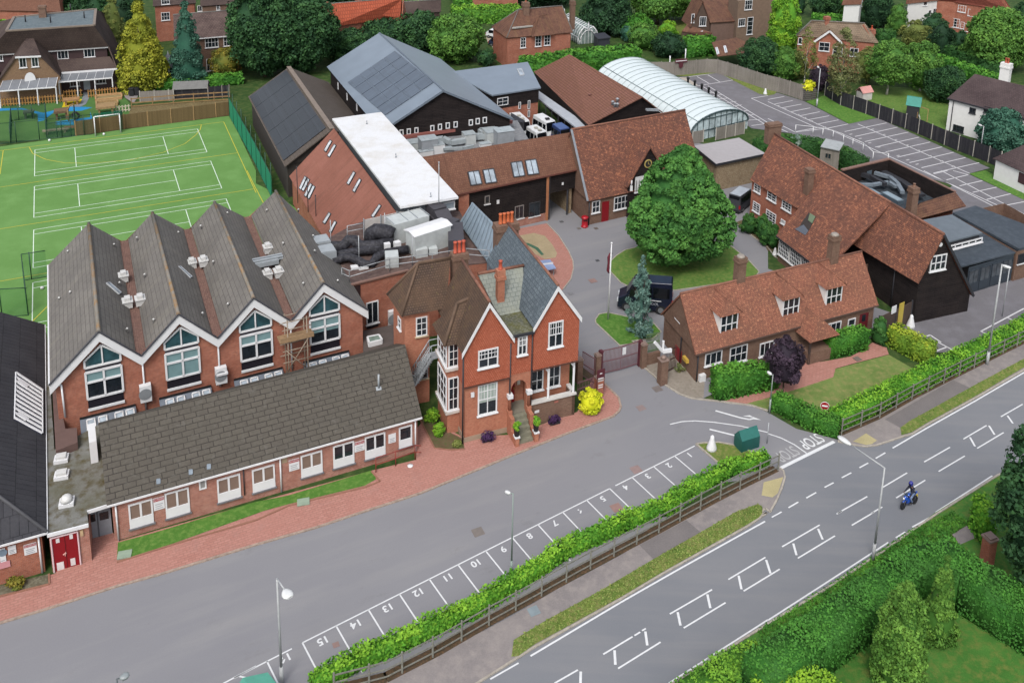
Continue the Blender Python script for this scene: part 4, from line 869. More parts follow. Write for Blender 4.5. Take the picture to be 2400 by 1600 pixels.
def guard(lab,pts,z,h=1.5,posts=None):
    q=[W(P(t,x,y),z) for t,x,y in pts];th=TH('guard_rail',lab,'railing',q[0]);b=Bag()
    for hh in (h,h*.55):b.path([up(p,hh) for p in q],.045,6)
    b.build('rail',flat('galvanised_rail','#b2b6ba',.5),th)
    for a_,c_ in zip(q[:-1],q[1:]):
        n=max(1,int((c_-a_).length/2.4))
        for k in range(n+1):p=lerp(a_,c_,k/n);b=Bag();b.tube(p,up(p,h),.045,6);b.build('post',flat('galvanised_rail','#b2b6ba',.5),th)
guard('galvanised guard rail along the front edge of the plant roof',[('F',790,1010),('F',860,1040),('F',1230,930),('F',1620,880)],zd+.1)
guard('galvanised guard rail above the pale grey unit at the right of the plant roof',[('F',1620,880),('F',1930,830),('F',2140,850)],zd+.1)
guard('galvanised guard rail at the back of the plant roof by the red roof slope',[('F',840,620),('F',1000,590),('F',1500,470)],zd+.1)
for lab,x,y in (('tall thin steel mast on the front of the plant roof',948,880),('thin steel mast standing between the ducts',690,730),('thin steel mast behind the humped duct',1185,660),('steel mast beside the ridged air unit',1438,880)):
    c=W(P('F',x,y),zd);b=Bag();b.tube(c,up(c,3.6),.05,6);b.box(c,.4,.4,.06);b.build('mast',flat('galvanised_rail','#b2b6ba',.5),None,lab,loc=c,cat='mast',group='masts on the plant roof')
b=Bag()
for t in (-.5,.5):c=W(P('F',950+t*70,895),zd+.15);b.box(c,1.0,.7,.25,.4)
b.build('white_roof_box',WHITE(),None,'pair of joined low white boxes on the plant roof',loc=c,cat='roof box')
# zinc pitched roof right of the plant deck
z1_,z0_=11.2,8.6
B5z=thing('zinc_roofed_link','pale blue standing seam zinc roof between the plant deck and the black boarded range','school building',W(P('F',2140,850),0))
q=[W(P('F',2140,850),z0_),W(P('F',1865,480),z0_),W(P('F',1985,290),z1_),W(P('F',2215,520),z1_)]
ZN=flat('zinc_sheet','#9fb0bd',.4,.3);b=Bag();b.slab(q,.15);b.slab([q[3],q[2],q[2]+(q[2]-q[1])*1.-Vector((0,0,2*(z1_-z0_))),q[3]+(q[3]-q[0])*1.-Vector((0,0,2*(z1_-z0_)))],.15);ro=b.build('roof',ZN,B5z)
b=Bag()
for k in range(10):t=(k+.5)/10;b.bar(up(lerp(q[0],q[1],t),.05),up(lerp(q[3],q[2],t),.05),.05,.08)
b.build('standing_seam',flat('zinc_seam','#7d8d9a',.4),ro)
b=Bag();qq=[q[0],q[1],q[2]+(q[2]-q[1]),q[3]+(q[3]-q[0])];b.prism(inset2(qq,.25),0,z0_-.3,False);b.face([q[0],q[3]+(q[3]-q[0])-Vector((0,0,2.6*2)),q[3]]);b.build('wall',ZN,B5z)

# ------------------------------------------------ 6. red slope and white flat roof
B6=thing('white_roofed_block','block with a white flat roof and a smooth red roof slope with narrow rooflights','school building',W(P('F',310,50),0))
T1,T2=W(P('B',715,1180),10),W(P('F',1290,385),10);Ea=W(P('F',305,50),4.2);Eb=Ea+(T2-T1);RS=bricky('smooth_red_tiles','#a06c5e','#9c685a','#966456',1.2,.4,.01,patch='#8c5c4e',pfac=.8,pscale=.14,streak='#64463c',bump=.02)
b=Bag();b.slab([Ea,Eb,T2,T1],.2);b.build('red_roof_slope',RS,B6)
b=Bag();d_=hd(Ea,T1);b.prism([Ea+d_*.4,Eb+d_*.4,T2,T1],-.3,4.1,False);b.face([up(Eb,-.2),up(T2,-6),up(T2,-.2)]);b.face([up(T1,-6),up(Ea,-.2),up(T1,-.2)]);b.build('wall',brick_red(),B6)
pl6=Plane(Ea,Eb,T1)
WR=[W(p,11.3) for p in (P('B',700,1090),P('F',1325,330),P('F',1860,240),P('B',1150,1030))]
b=Bag();b.slab(WR,.28);b.build('white_flat_roof',mottle('white_roof_membrane','#eef0f3','#e9ebee','#e0deda',.15,.4,.6,lo=.4,hi=.8),B6)
b=Bag();b.prism(inset2(WR,.7),3,11.02,False);b.build('clerestory_wall',flat('grey_cladding','#6f757b',.6),B6)
w6=Wall(*(lambda f:(f[0],f[1]))([inset2(WR,.7)[0],inset2(WR,.7)[1]]));b=Bag()
f6=inset2(WR,.7);wL=Wall(f6[0],f6[1])
for k in range(16):panel(B6,wL,None,None,flat('clerestory_glass','#59646c',.2),'clerestory_pane',.05,uvr=(wL.len*(k+.12)/16,wL.len*(k+.8)/16,10.25,10.8)) if k % 1== 0 else None
wR6=Wall(f6[1],f6[2]);window(B6,wR6,P('F',1690,300),P('F',1825,345),1,1,off=.02,glass=glassy('rooflight_glass','#b9c6d2',.15))
for t,x0,y0,w_,h_ in (('B',630,1290,72,110),('B',662,1330,78,118),('F',840,12,78,122),('F',893,78,78,125),('F',620,388,72,105),('F',675,465,70,112),('F',1065,315,90,120),('F',400,55,70,125),('F',425,75,72,120),('F',448,120,72,125),('F',475,140,72,125)):
    s1,s2=(18,4);q=[(P(t,x0+w_-s1,y0-2)),P(t,x0+w_,y0+12),P(t,x0+s1,y0+h_),P(t,x0-2,y0+h_-14)];roofwin(B6,pl6,q,'narrow_rooflight',gl=glassy('bright_rooflight_glass','#e2e6ea',.2),lift=.14,fw=.06)
for lab,x,y,z,h in (('tall slim mast on the right of the white roof',1680,300,11.3,8.),('slim dark pole beside the hall and red roof',385,300,4.2,8),('slim dark pole left of the red roof rooflights',480,380,4.2,7.5),('slim dark pole over the red slope foot',552,440,4.2,5.)):
    c=W(P('F',x,y),z);b=Bag();b.tube(c,up(c,h*.62),.05,6);b.tube(up(c,h*.62),up(c,h*.64),.09,6);b.build('mast',flat('galvanised_rail','#b2b6ba',.5) if z>8 else DARKT(),None,lab,loc=c,cat='mast')
for t,x,y in (('B',1018,1140),('B',1285,1445),('F',1605,240)):c=W(P(t,x,y),11.3);b=Bag();b.lathe(c,[(.16,0),(.05,.1),(.05,.45),(.1,.5)],8);b.build('roof_outlet',MG,B6)

# ------------------------------------------------ 7. long range with a glossy solar roof
zr7,ze7=9.,5.
r0,r1=W(P('B',300,618),zr7),W(P('B',700,1190),zr7);e0,e1=W(P('B',-40,760),ze7),W(P('B',262,1530),ze7)
e0=e1+(r0-r1)*1.0;e0.z=ze7
b1,b0=backeave(e0,e1,r0,r1);T7=thing('solar_roofed_range','long grey tiled range with dark solar panels covering its left roof slope','school building',(e0.x,e0.y,0))
b=Bag();b.slab([e0,e1,r1,r0],.15);b.slab([b1,b0,r0,r1],.15);b.build('roof',bricky('grey_brown_tiles','#6b625c','#625a54','#4c4640',.6,.5,.02,patch='#5f564d',pscale=.3,bump=.2),T7)
b=Bag();b.prism(inset2([e0,e1,b1,b0],.5),-.3,ze7,False);b.face([up(e1,-.1)+(r0-r1).normalized()*.4,b1+(r0-r1).normalized()*.4,up(r1,-.2)+(r0-r1).normalized()*.4]);b.build('wall',flat('dark_stained_wall','#453f3b',.9,var=.2),T7)
pl7=Plane(e0,e1,r1)
def pvgrid(par,pl,q,nu,nv,mat,lift=.12):
    Q=[pl.at(p) for p in q]
    def S_(u,v):return lerp(lerp(Q[0],Q[1],u),lerp(Q[3],Q[2],u),v)
    for i in range(nu):
        for j in range(nv):
            b=Bag();g=.04;b.slab([S_((i+g)/nu,(j+g)/nv)+pl.n*lift,S_((i+1-g)/nu,(j+g)/nv)+pl.n*lift,S_((i+1-g)/nu,(j+1-g)/nv)+pl.n*lift,S_((i+g)/nu,(j+1-g)/nv)+pl.n*lift],.06);b.build('solar_panel',mat,par)
def pvmat(key,c1,c2,sc):
    m=bricky(key,c1,c2,'#4a4e54',1.0,1.7,.02,0.,rough=.28,bump=0.,spec=.4);return m
A7,B7_=lerp(e0,r0,.1),lerp(e0,r0,.93)
PVM=pvmat('black_solar_glass','#292b2f','#242629',1)
for i in range(5):
    for j in range(6):
        t0,t1=(i+.008)/5*.93+.02,(i+.992)/5*.93+.02;s0,s1=.03+(j+.008)/6*.9,.03+(j+.992)/6*.9
        p=lambda t,s:lerp(lerp(e0,r0,s),lerp(e1,r1,s),t)+pl7.n*.12
        b=Bag();b.slab([p(t0,s0),p(t1,s0),p(t1,s1),p(t0,s1)],.06);b.build('solar_panel',PVM,T7)
b=Bag();b.bar(up(r0,.1),up(r1,.1),.7,.12);b.build('ridge_tiles',flat('buff_ridge','#8a7c70'),T7)

# ------------------------------------------------ 8. sports hall
c0,c1,c3=W(P('B',1147,1212),8),W(P('C',20,1095),8),W(P('B',650,615),8);c2=c1+(c3-c0)
w8=Wall(c0,c1);ua,za=w8.uv(P('B',1720,830));rf=w8.pt(ua,za);rbk=rf+(c3-c0)
MR=flat('grey_blue_metal_roof','#8d9aa8',.38,.25,.5,.08,.3)
T8=thing('sports_hall','big dark timber sports hall with a grey blue metal roof and solar panels','school building',(c0.x,c0.y,0))
b=Bag();b.slab([c0,rf,rbk,c3],.2);b.slab([rf,c1,c2,rbk],.2);ro=b.build('roof',MR,T8)
fp=inset2([c0,c1,c2,c3],.5);b=Bag();b.prism(fp,-.3,7.9,False);q_=Wall(fp[0],fp[1]);b.face([q_.pt(0,7.9),q_.pt(q_.len,7.9),q_.pt(ua-.5,za-.35)]);b.build('wall',boards(),T8)
b=Bag();nn=Vector((w8.n.x,w8.n.y,0))
b.bar(up(c0,-.12)+nn*.02,up(rf,-.12)+nn*.02,.06,.3);b.bar(up(rf,-.12)+nn*.02,up(c1,-.12)+nn*.02,.06,.3);b.build('bargeboard',flat('metal_trim','#6d7986'),T8)
b=Bag();b.bar(up(rf,.04),up(rbk,.04),.3,.08);b.build('ridge_cap',flat('metal_trim','#6d7986'),ro)
pl8=Plane(c0,rf,rbk);PV2=pvmat('grey_solar_glass','#5f6b7a','#56616f',1)
Q=[pl8.at(p) for p in PL('B',1190,1065,1635,762,1280,470,842,762)]
S_=lambda u,v:lerp(lerp(Q[0],Q[1],u),lerp(Q[3],Q[2],u),v)
for i in range(4):
    for j in range(5):b=Bag();b.slab([S_((i+.02)/4,(j+.02)/5)+pl8.n*.12,S_((i+.98)/4,(j+.02)/5)+pl8.n*.12,S_((i+.98)/4,(j+.98)/5)+pl8.n*.12,S_((i+.02)/4,(j+.98)/5)+pl8.n*.12],.06);b.build('solar_panel',PV2,T8)
w8i=q_
for x,y in ((1325,1205),(1392,1195),(1462,1185),(1608,1165),(1678,1152),(1750,1140),(1822,1130),(1962,1112),(2025,1100),(2090,1090)):
    window(T8,w8i,P('B',x-8,y-12),P('B',x+30,y+40),1,1,fw=.14,sill=False)
w8s=Wall(fp[3],fp[0])
for x,y in ((755,790),(838,890),(928,985)):
    uv_=w8s.uv(P('B',x,y));panel(T8,w8s,None,None,WHITE(),'side_light',.06,uvr=(uv_[0]-.3,uv_[0]+.3,uv_[1]-.6,uv_[1]+.6))
# low plant yard in front of it, with two flues
zp=6.0;qy=[W(P(*t),zp) for t in (('B',1370,1300),('F',1900,40),('C',300,1240),('C',0,1100),('B',1350,1260))]
T8b=thing('plant_yard_roof','flat roofed block of pale plant and ducts below the sports hall gable','school building',(qy[0].x,qy[0].y,0))
b=Bag();b.prism([W(p,zp) for p in (P('B',1280,1270),P('B',1560,1440),P('C',150,1275),P('C',50,1105))],-.2,zp);b.build('block',mottle('pale_grey_felt','#8c8e92','#7a7c80','#a0a2a4',.5,2),T8b)
b=Bag();b.bar(W(P('B',1350,1262),zp+.9),W(P('C',0,1118),zp+.9),.5,.5);b.build('brick_parapet',flat('red_parapet','#9a6058'),T8b)
b=Bag();b.bar(W(P('B',1360,1285),zp+.3),W(P('C',0,1140),zp+.3),.1,1.3);b.build('white_screen',flat('pale_ribbed_screen','#c8ccce'),T8b)
PG=flat('pale_metal_duct','#bcc6ca',.45,.2)
for lab,pts,w_,h_ in (('pale metal duct zigzagging left of the second flue',(('B',1600,1290),('B',1720,1275),('B',1790,1310),('B',1920,1290)),.7,.7),('pale metal duct looping at the right of the plant yard',(('B',1920,1260),('B',2110,1250),('B',2060,1205),('B',2200,1190),('B',2230,1240)),.8,.8),('low pale pipe run in front of the plant yard',(('B',1720,1370),('B',1900,1360),('B',2000,1340)),.35,.35)):
    q=[W(P(*t),zp+.7) for t in pts];b=Bag()
    for a_,c_ in zip(q[:-1],q[1:]):b.bar(a_,c_,w_,h_)
    b.build('ventilation_duct',PG,None,lab,loc=q[0],cat='duct')
for lab,x,y,sx,sy,sz,m in (('dark grey ribbed plant cabinet by the first flue',1580,1400,2.4,2.,2.2,MG),('pale square unit left of the plant yard',1450,1370,2.2,1.8,1.2,LG),('white square condenser in the middle of the plant yard',1672,1400,1.6,1.3,1.3,WHITE()),('white low unit left front of the plant yard',1560,1425,2.,1.,.7,WHITE()),('white condenser beside the second flue',1955,1310,1.7,1.6,1.5,LG),('large pale square unit right in the plant yard',2165,1290,2.2,2,1.6,LG),('tall grey cabinet at the right end of the plant yard',2275,1320,2.6,2,2.2,MG),('low white box in front of the plant yard',1760,1390,1.3,1,.5,WHITE()),('low white vent box right of the loops',2105,1345,1.6,1,.5,WHITE())):
    c=W(P('B',x,y),zp);th=TH('plant_unit',lab,'plant unit',c);b=Bag();b.box(c,sx,sy,sz,.45);b.build('casing',m,th);b=Bag();b.box(up(c,sz),sx*1.06,sy*1.06,.08,.45);b.tube(up(c,sz+.08),up(c,sz+.14),min(sx,sy)*.33,14);b.build('fan_top',PG,th)
for lab,x,yb,yt,m in (('white slim flue in front of the sports hall gable',1540,1270,1050,WHITE()),('grey slim flue in front of the sports hall gable',1907,1235,1005,MG)):
    c=W(P('B',x,yb),zp);b=Bag();b.tube(c,Vector((c.x,c.y,ztop(c,P('B',0,yt)[1]))),.17,10);b.tube(up(c,.0),up(c,.5),.3,10);b.build('flue',m,None,lab,loc=c,cat='flue')

# ------------------------------------------------ 9. two storey metal roofed block right of the hall
zm=7.3;q9=[W(P(*t),z) for t,z in ((('B',2170,875),zm),(('C',265,805),zm),(('C',145,570),zm+1.2),(('B',1770,660),zm+1.2))]
T9=thing('metal_roofed_block','two storey block with a flat grey metal roof, black band and slit windows in brick','school building',(q9[0].x,q9[0].y,0))
b=Bag();b.slab(q9,.25);b.build('roof',MR,T9);f9=inset2(q9,.3)
b=Bag();b.prism(f9,4.6,zm-.2,False);b.build('black_band',boards(),T9);b=Bag();b.prism(inset2(q9,.36),-.2,4.6,False);b.build('wall',brick_red(),T9)
w9=Wall(f9[0],f9[1])
for x0,y0,x1,y1 in ((60,940,80,1000),(145,925,165,1000),(145,1015,163,1075)):window(T9,w9,P('C',x0,y0),P('C',x1,y1),1,1,off=-.02,sill=False,fw=.1)
window(T9,w9,P('B',2215,905),P('B',2315,960),2,2,off=.02,sill=False);roofwin(T9,Plane(*q9[:3]),PL('C',48,640,88,637,110,693,75,698),fr=flat('pale_frame','#b8bcc0'),lift=.14)

# ------------------------------------------------ 10. brown sheet roofed hall
g0,g1=W(P('C',1020,1098),5.6),W(P('C',1385,1032),5.6);w10=Wall(g0,g1);u_,z_=w10.uv(P('C',1200,890));rr1=w10.pt(u_,z_)
rr0=W(P('C',528,500),z_);ee1=W(P('C',700,1150),4.4);ee0=W(P('C',200,660),4.4);gb1=g1+(rr0-rr1)
T10=thing('brown_roofed_hall','long hall with a ribbed brown sheet roof and a black gable','school building',(g0.x,g0.y,0))
b=Bag();b.slab([ee0,ee1,g0+(ee1-g0)*.0,rr1,rr0],.15) if False else b.slab([ee0,ee1,rr1,rr0],.15);b.slab([rr1,g1,gb1,rr0],.15)
ro=b.build('roof',bricky('brown_ribbed_sheet','#8f665a','#86604f','#644238',1.1,.42,.05,.0,patch='#805a4c',pscale=.2,bump=.6),T10)
b=Bag();dd_=(rr0-rr1).normalized()*.5;b.prism([ee0-dd_,ee1+dd_,g1+dd_,gb1-dd_],-.2,4.3,False);b.face([up(ee1,-.2)+dd_,up(g1,-.3)+dd_,up(rr1,-.3)+dd_]);b.build('wall',boards(),T10)
b=Bag();b.slab([lerp(g0,g1,.55)+Vector((0,0,.9)),lerp(g0,g1,.85)+Vector((0,0,.5)),lerp(g0,g1,.85)+Vector((0,0,.85)),lerp(g0,g1,.55)+Vector((0,0,1.25))],.5,(w10.n.x,w10.n.y,0));b.build('gable_vent',MG,T10)
pl10=Plane(ee0,ee1,rr1)
for t,x,y in ((0,715,900),(0,968,985),(0,968,940),(0,925,965),(0,945,985)):c=pl10.at(P('C',x,y));b=Bag();b.lathe(c,[(.25,0),(.2,.5),(.35,.6),(.1,.75)],8);b.build('roof_vent',MG if x != 715 else flat('rust','#7c5046'),T10)
# covered walk beside it
qc=[W(P('C',x,y),3.8) for x,y in ((240,905),(590,1170),(700,1150),(245,835))];T10b=thing('covered_walk','pale flat canopy roof running along the brown roofed hall','canopy',(qc[0].x,qc[0].y,0))
b=Bag();b.slab(qc,.25);b.build('roof',flat('pale_grey_roof','#b6bcc4',.6),T10b)
for k in range(6):p=lerp(qc[0],qc[1],(k+.3)/6);b=Bag();b.bar((p.x,p.y,0),(p.x,p.y,3.6),.15);b.build('post',DARKT(),T10b)

# ------------------------------------------------ 11. barrel vaulted pool hall
p0,p1=W(P('C',1640,1310)),W(P('C',2160,1180));fa=W(P('C',810,635),3.4)
w11=Wall(p0,p1);cW=w11.len;zc_=w11.uv(P('C',1860,1038))[1];zs=1.6
farp=W(P('C',1030,535),zc_);mid0=w11.pt(cW/2,0);ax=Vector((farp.x-mid0.x,farp.y-mid0.y,0));LL=ax.length;ax.normalize()
T11=thing('vaulted_pool_hall','long white translucent barrel vaulted hall with dark ribs and a glazed end','pool hall',(p0.x,p0.y,0))
N=18
def arc(t,k,off=0.):
    a_=math.pi*k/N;r_=cW/2+off;q=mid0+Vector((w11.d.x,w11.d.y,0))*(-math.cos(a_)*r_)+ax*t;q.z=zs+math.sin(a_)*(zc_-zs+off);return q
b=Bag();b.loft([[arc(t,k) for k in range(N+1)]+[up(arc(t,N),-zs),up(arc(t,0),-zs)] for t in (0,LL)],cap=False);b.build('vault',flat('white_vault_skin','#dfeaec',.3,var=.06,spec=.5),T11)
for k in range(19):
    b=Bag();b.path([arc(LL*k/18,i,.05) for i in range(N+1)],.05,5);b.build('rib',flat('rib_grey','#a9b8ba') if k else flat('dark_green_rib','#3d5255'),T11)
for i in (4,):b=Bag();b.tube(arc(0,i,.06),arc(LL,i,.06),.07,6);b.build('rail',flat('rib_grey2','#8fa0a4'),T11)
b=Bag();b.face([arc(.05,k) for k in range(N+1)]+[up(arc(.05,N),-zs),up(arc(.05,0),-zs)]);eg=b.build('glazed_end',glassy('pale_end_glass','#d4e6ea',.15),T11)
b=Bag();n_=Vector((w11.n.x,w11.n.y,0))*.08
for k in range(1,10):
    u=cW*k/10;h=zs+math.sqrt(max(0,1-((u-cW/2)/(cW/2))**2))*(zc_-zs);b.bar(w11.pt(u,0,.06),w11.pt(u,h,.06),.1)
for z in (zs,3.6):hw=cW/2*math.sqrt(1-((z-zs)/(zc_-zs))**2);b.bar(w11.pt(cW/2-hw,z,.06),w11.pt(cW/2+hw,z,.06),.1)
b.path([arc(-.05,i,.05) for i in range(N+1)],.16,6);b.build('glazing_bar',flat('dark_green_rib','#3d5255'),eg)

# ------------------------------------------------ 12. tiled link over the archway
ze12,zr12=6.7,11.
e0,e1=W(P('F',1700,45),ze12),W(P('G',612,-8),ze12);e0=W(P('F',1860,222),ze12)
r1=W(P('C',530,1218),zr12);r0=W(P('B',1530,1442),zr12);d_=hd(e0,e1)
e0x=e0-d_*((e0-r0).dot(Vector((d_.x,d_.y,0)))) if False else e0
T12=thing('archway_range','range with a red brown tiled roof over black boarding and an open archway','school building',(e0.x,e0.y,0))
e00=e0-d_*5.;
b=Bag();b.slab([e00,e1,r1,r0],.18);bk1,bk0=backeave(e00,e1,r0,r1);b.slab([bk1,bk0,r0,r1],.18);b.build('roof',roof_redbrown(),T12)
wl12=wallof(e00,e1,.4);ub=wl12.uv(P('G',315,300))[0];uarch=wl12.uv(P('G',328,300))[0];uar2=wl12.len-.1;zsp=wl12.uv(P('G',430,190))[1];zbr=wl12.uv(P('G',150,460))[1]
nb=Vector((-wl12.n.x,-wl12.n.y,0))*7.5
b=Bag();A_w=wl12.pt(0,0);B_w=wl12.pt(ub,0);b.prism([A_w,B_w,B_w+nb,A_w+nb],1.0,6.75,False);b.build('boarded_wall',boards(),T12)
b=Bag();b.prism([wl12.pt(-.0,0,.06),wl12.pt(ub,0,.06),wl12.pt(ub,0)+nb,wl12.pt(0,0)+nb],-.2,1.1);b.build('brick_plinth',brick_front(),T12)
b=Bag();C_w=wl12.pt(wl12.len+.5,0);b.prism([B_w,C_w,C_w+nb,B_w+nb],zsp,6.75,False,True);b.build('arch_boarding',boards(),T12)
for uu in (ub+.12,):b=Bag();b.bar(wl12.pt(uu,0,.05),wl12.pt(uu,6.5,.05),.35,.35);b.build('timber_post',flat('orange_brown_post','#a8704e'),T12)
b=Bag();b.bar(wl12.pt(ub+.45,0,.05),wl12.pt(ub+.45,6.5,.05),.12);b.build('downpipe',DARKT(),T12)
rw=wl12.pt(wl12.len-.9,0,-.4);b=Bag();b.slab([rw,rw+nb,rw+nb+Vector((0,0,4)),rw+Vector((0,0,4))],.4,(wl12.d.x,wl12.d.y,0));b.build('rubble_wall',mottle('rubble_stone','#a08c72','#8a7660','#b5a78c',1.5,5),T12)
b=Bag();b.bar(wl12.pt(wl12.len-1.3,0,-.2),wl12.pt(wl12.len-1.3,zsp,-.2),.25);b.build('black_post',DARKT(),T12)
window(T12,wl12,P('G',25,330),P('G',105,430),2,1,frame=flat('grey_brown_frame','#8a8480'));window(T12,wl12,P('G',155,300),P('G',255,405),2,1,frame=flat('dark_window_frame','#3a3c40'))
window(T12,wl12,P('F',2100,235),P('F',2145,300),1,1,frame=flat('grey_brown_frame','#8a8480'));panel(T12,wl12,P('F',2210,270),P('F',2232,300),WHITE(),'wall_lamp',.12);panel(T12,wl12,P('G',455,108),P('G',470,128),WHITE(),'wall_lamp',.12)
b=Bag();b.bar(e00,e1,.12,.2);b.build('gutter',flat('red_brown_gutter','#6d4238'),T12)
pl12=Plane(e00,e1,r1)
for t,x0,y0 in (('F',1945,15),('F',2082,-3),('G',-7+0,0),('G',0,0)):
    if t== 'G':continue
    roofwin(T12,pl12,PL('F',x0,y0,x0+98,y0-13,x0+128,y0+108,x0+28,y0+122),'rooflight',2,1)
for x0,y0 in ((-12,1497),(118,1478)):
    roofwin(T12,pl12,PL('C',x0,y0,x0+98,y0-13,x0+128,y0+118,x0+28,y0+132),'rooflight',2,1)
# brick corner by the white roof
b=Bag();c=W(P('F',1910,350),0);b.prism([W(P('F',1865,225),6.5),W(P('F',1958,212),6.5),W(P('F',1958,212),6.5)+Vector((-.8,1.5,0)),W(P('F',1865,225),6.5)+Vector((-.8,1.5,0))],0,6.5);b.build('brick_pier',brick_red(),T12)

# ------------------------------------------------ 13. clock gable building
ze,zr=3.7,12.
e0=W(P('G',695,285),ze);r0,r1=W(P('C',545,1190),zr),W(P('C',1590,1010),zr);e1=r1+(e0-r0)
b1,b0=backeave(e0,e1,r0,r1)
T13,r13=gable('clock_building','brick building with a steep orange tile roof and black clock gable behind the big tree','school building',[e0,e1,b1,b0],[r0,r1],brick_brown(),roof_orange(),.35,verge=None,ridgem=RIDGE())
wl13=wallof(e0,e1,.35,.35)
window(T13,wl13,P('G',735,285),P('G',803,378),2,2);window(T13,wl13,P('G',938,248),P('G',1068,335),4,2)
dr=panel(T13,wl13,P('G',828,290),P('G',883,470),flat('dark_red_door_paint','#8c0f1c'),'door',.06,label='dark red plank door')
b=Bag();b.bar(up(r0,.05),up(e0,.1),.3,.12);b.build('verge_lead',flat('lead_grey','#8a9098'),T13)
b=Bag();b.tube(wl13.pt(.1,0,.1),wl13.pt(.1,3.5,.1),.08);b.build('downpipe',DARKT(),T13)
uA,zA=wl13.uv(P('C',1255,1335));wd=3.6;zb_=4.6;sl=(zA-zb_)/wd
A_=wl13.pt(uA,zA,.5);Lc=wl13.pt(uA-wd,zb_,.5);Rc=wl13.pt(uA+wd,zb_,.5);bk=Vector((-wl13.n.x,-wl13.n.y,0))*((zA-ze)/((zr-ze)/((r0-e0).to_2d().length))+.3)
b=Bag();b.slab([Lc,A_,A_+bk,Lc+bk*.2],.16) if False else None
bkL=Vector((-wl13.n.x,-wl13.n.y,0))*1.5
b.slab([Lc,A_,A_+bk,Lc+bkL],.16);b.slab([A_,Rc,Rc+bkL,A_+bk],.16);cg=b.build('cross_gable_roof',roof_orange(),T13)
b=Bag();w_=Wall(wl13.pt(uA-wd+.3,0,.25),wl13.pt(uA+wd-.3,0,.25));b.face([w_.pt(0,3.4),w_.pt(w_.len,3.4),w_.pt(w_.len,zb_+.3),w_.pt(w_.len/2,zA-.3),w_.pt(0,zb_+.3)]);b.face([w_.pt(0,0,-.02),w_.pt(w_.len,0,-.02),w_.pt(w_.len,3.4,-.02),w_.pt(0,3.4,-.02)]);b.build('cross_gable_wall',boards(),T13)
nn=Vector((w_.n.x,w_.n.y,0));uc_,zc=w_.uv(P('C',1248,1503));c=w_.pt(uc_,zc)
b=Bag();b.tube(c+nn*.02,c+nn*.1,.62,24);ck=b.build('clock',flat('clock_gold','#c9b46a'),T13);b=Bag();b.tube(c+nn*.1,c+nn*.12,.47,24);b.build('clock_face',flat('clock_black','#2a2c2c'),ck)
b=Bag();b.bar(c+nn*.14,c+nn*.14+Vector((0,0,.32)),.06);b.bar(c+nn*.14,c+nn*.14+Vector((w_.d.x*.2,w_.d.y*.2,-.12)),.07);b.build('clock_hands',flat('clock_gold','#c9b46a'),ck)
g=window(T13,w_,P('G',1132,62),P('G',1222,180),4,1,fw=.12,bw=.2,glass=flat('white_render','#eeeeec',var=.05),frame=flat('white_paint','#e9eaec'))
b=Bag()
for k in range(4):u=w_.uv(P('G',1140+k*24,120))[0];b.bar(w_.pt(u,3.5,.12),w_.pt(u,5.3,.12),.14,.05)
b.build('timber_stud',DARKT(),T13)
b=Bag();c=w_.pt(0.2,4.2,.6);b.box(c,.35,.3,.7);b.tube(up(c,.7),up(c,1.5),.1);b.build('white_flue',WHITE(),T13)

# ------------------------------------------------ 14. flat roofed store with a rubble wall
q=[W(P(*t),4.6) for t in (('G',1960,-12),('C',2330,1410),('C',2085,1265),('C',1672,1340))];q[0]=W(P('C',1875,1505),4.6)
T14=thing('flat_roofed_store','flat pale roofed store with a buff rubble wall right of the big tree','school building',(q[0].x,q[0].y,0))
b=Bag();b.slab(q,.2);b.build('roof',flat('pale_grey_roof2','#aeaaac',.8,var=.06),T14);b=Bag()
for i in range(4):b.bar(up(q[i],-.2),up(q[(i+1) % 4],-.2),.12,.34)
b.build('fascia_board',DARKT(),T14);b=Bag();b.prism(inset2(q,.35),-.2,4.4,False);b.build('wall',mottle('rubble_stone','#a08c72','#8a7660','#b5a78c',1.5,5),T14)

# ------------------------------------------------ 15. long orange tiled house and black barn
gA,gB=W(P('H',1335,1400)),W(P('H',1830,1290));wg=Wall(gA,gB);uap,zap=wg.uv(P('H',1600,572));ZR=zap
R1=wg.pt(uap,ZR,.35);R0=W(P('D',62,1232),ZR);dr=(R1-R0).normalized();
def foot(p):q=R0+dr*((Vector((p.x,p.y,ZR))-R0).dot(dr));return q
T15=thing('long_house','long brick house with an uneven old orange tile roof and white veranda windows','house',(R0.x,R0.y,0))
T15b=thing('black_barn','black weatherboarded barn with an orange tile roof and a white gable window','barn',(gA.x,gA.y,0))
hA0,hA1=W(P('G',2186,85),5.8),W(P('H',250,335),5.8);v0,v1=W(P('H',73,595),3.4),W(P('H',395,842),3.4);v1=v1+hd(v0,v1)*2.6
fA,fB,fC=foot(hA0),foot(v0)-dr*1.2,foot(v1)
b=Bag();b.slab([hA0,hA1+hd(hA0,hA1)*1.,foot(hA1)+dr*1.2,R0],.18);b.slab([v0,v1,fC,fB],.18);nr=Vector((-dr.y,dr.x,0))
bkz=4.0;b.slab([R0,fC,fC+nr*5.2-Vector((0,0,ZR-bkz)),R0+nr*5.2-Vector((0,0,ZR-bkz))],.18);ro15=b.build('roof',roof_orange(),T15)
b=Bag();b.tube(up(R0,.03),up(fC,.03),.15,6);b.build('ridge_tiles',RIDGE(),ro15)
wh0,wh1=hA0+nr*.4,hA1+nr*.4;b=Bag();b.prism([wh0,wh1+hd(wh0,wh1)*1.,foot(hA1)+nr*5,R0+nr*5],-.2,5.75,False);b.build('wall',brick_vic() if 0 else brick_red(),T15)
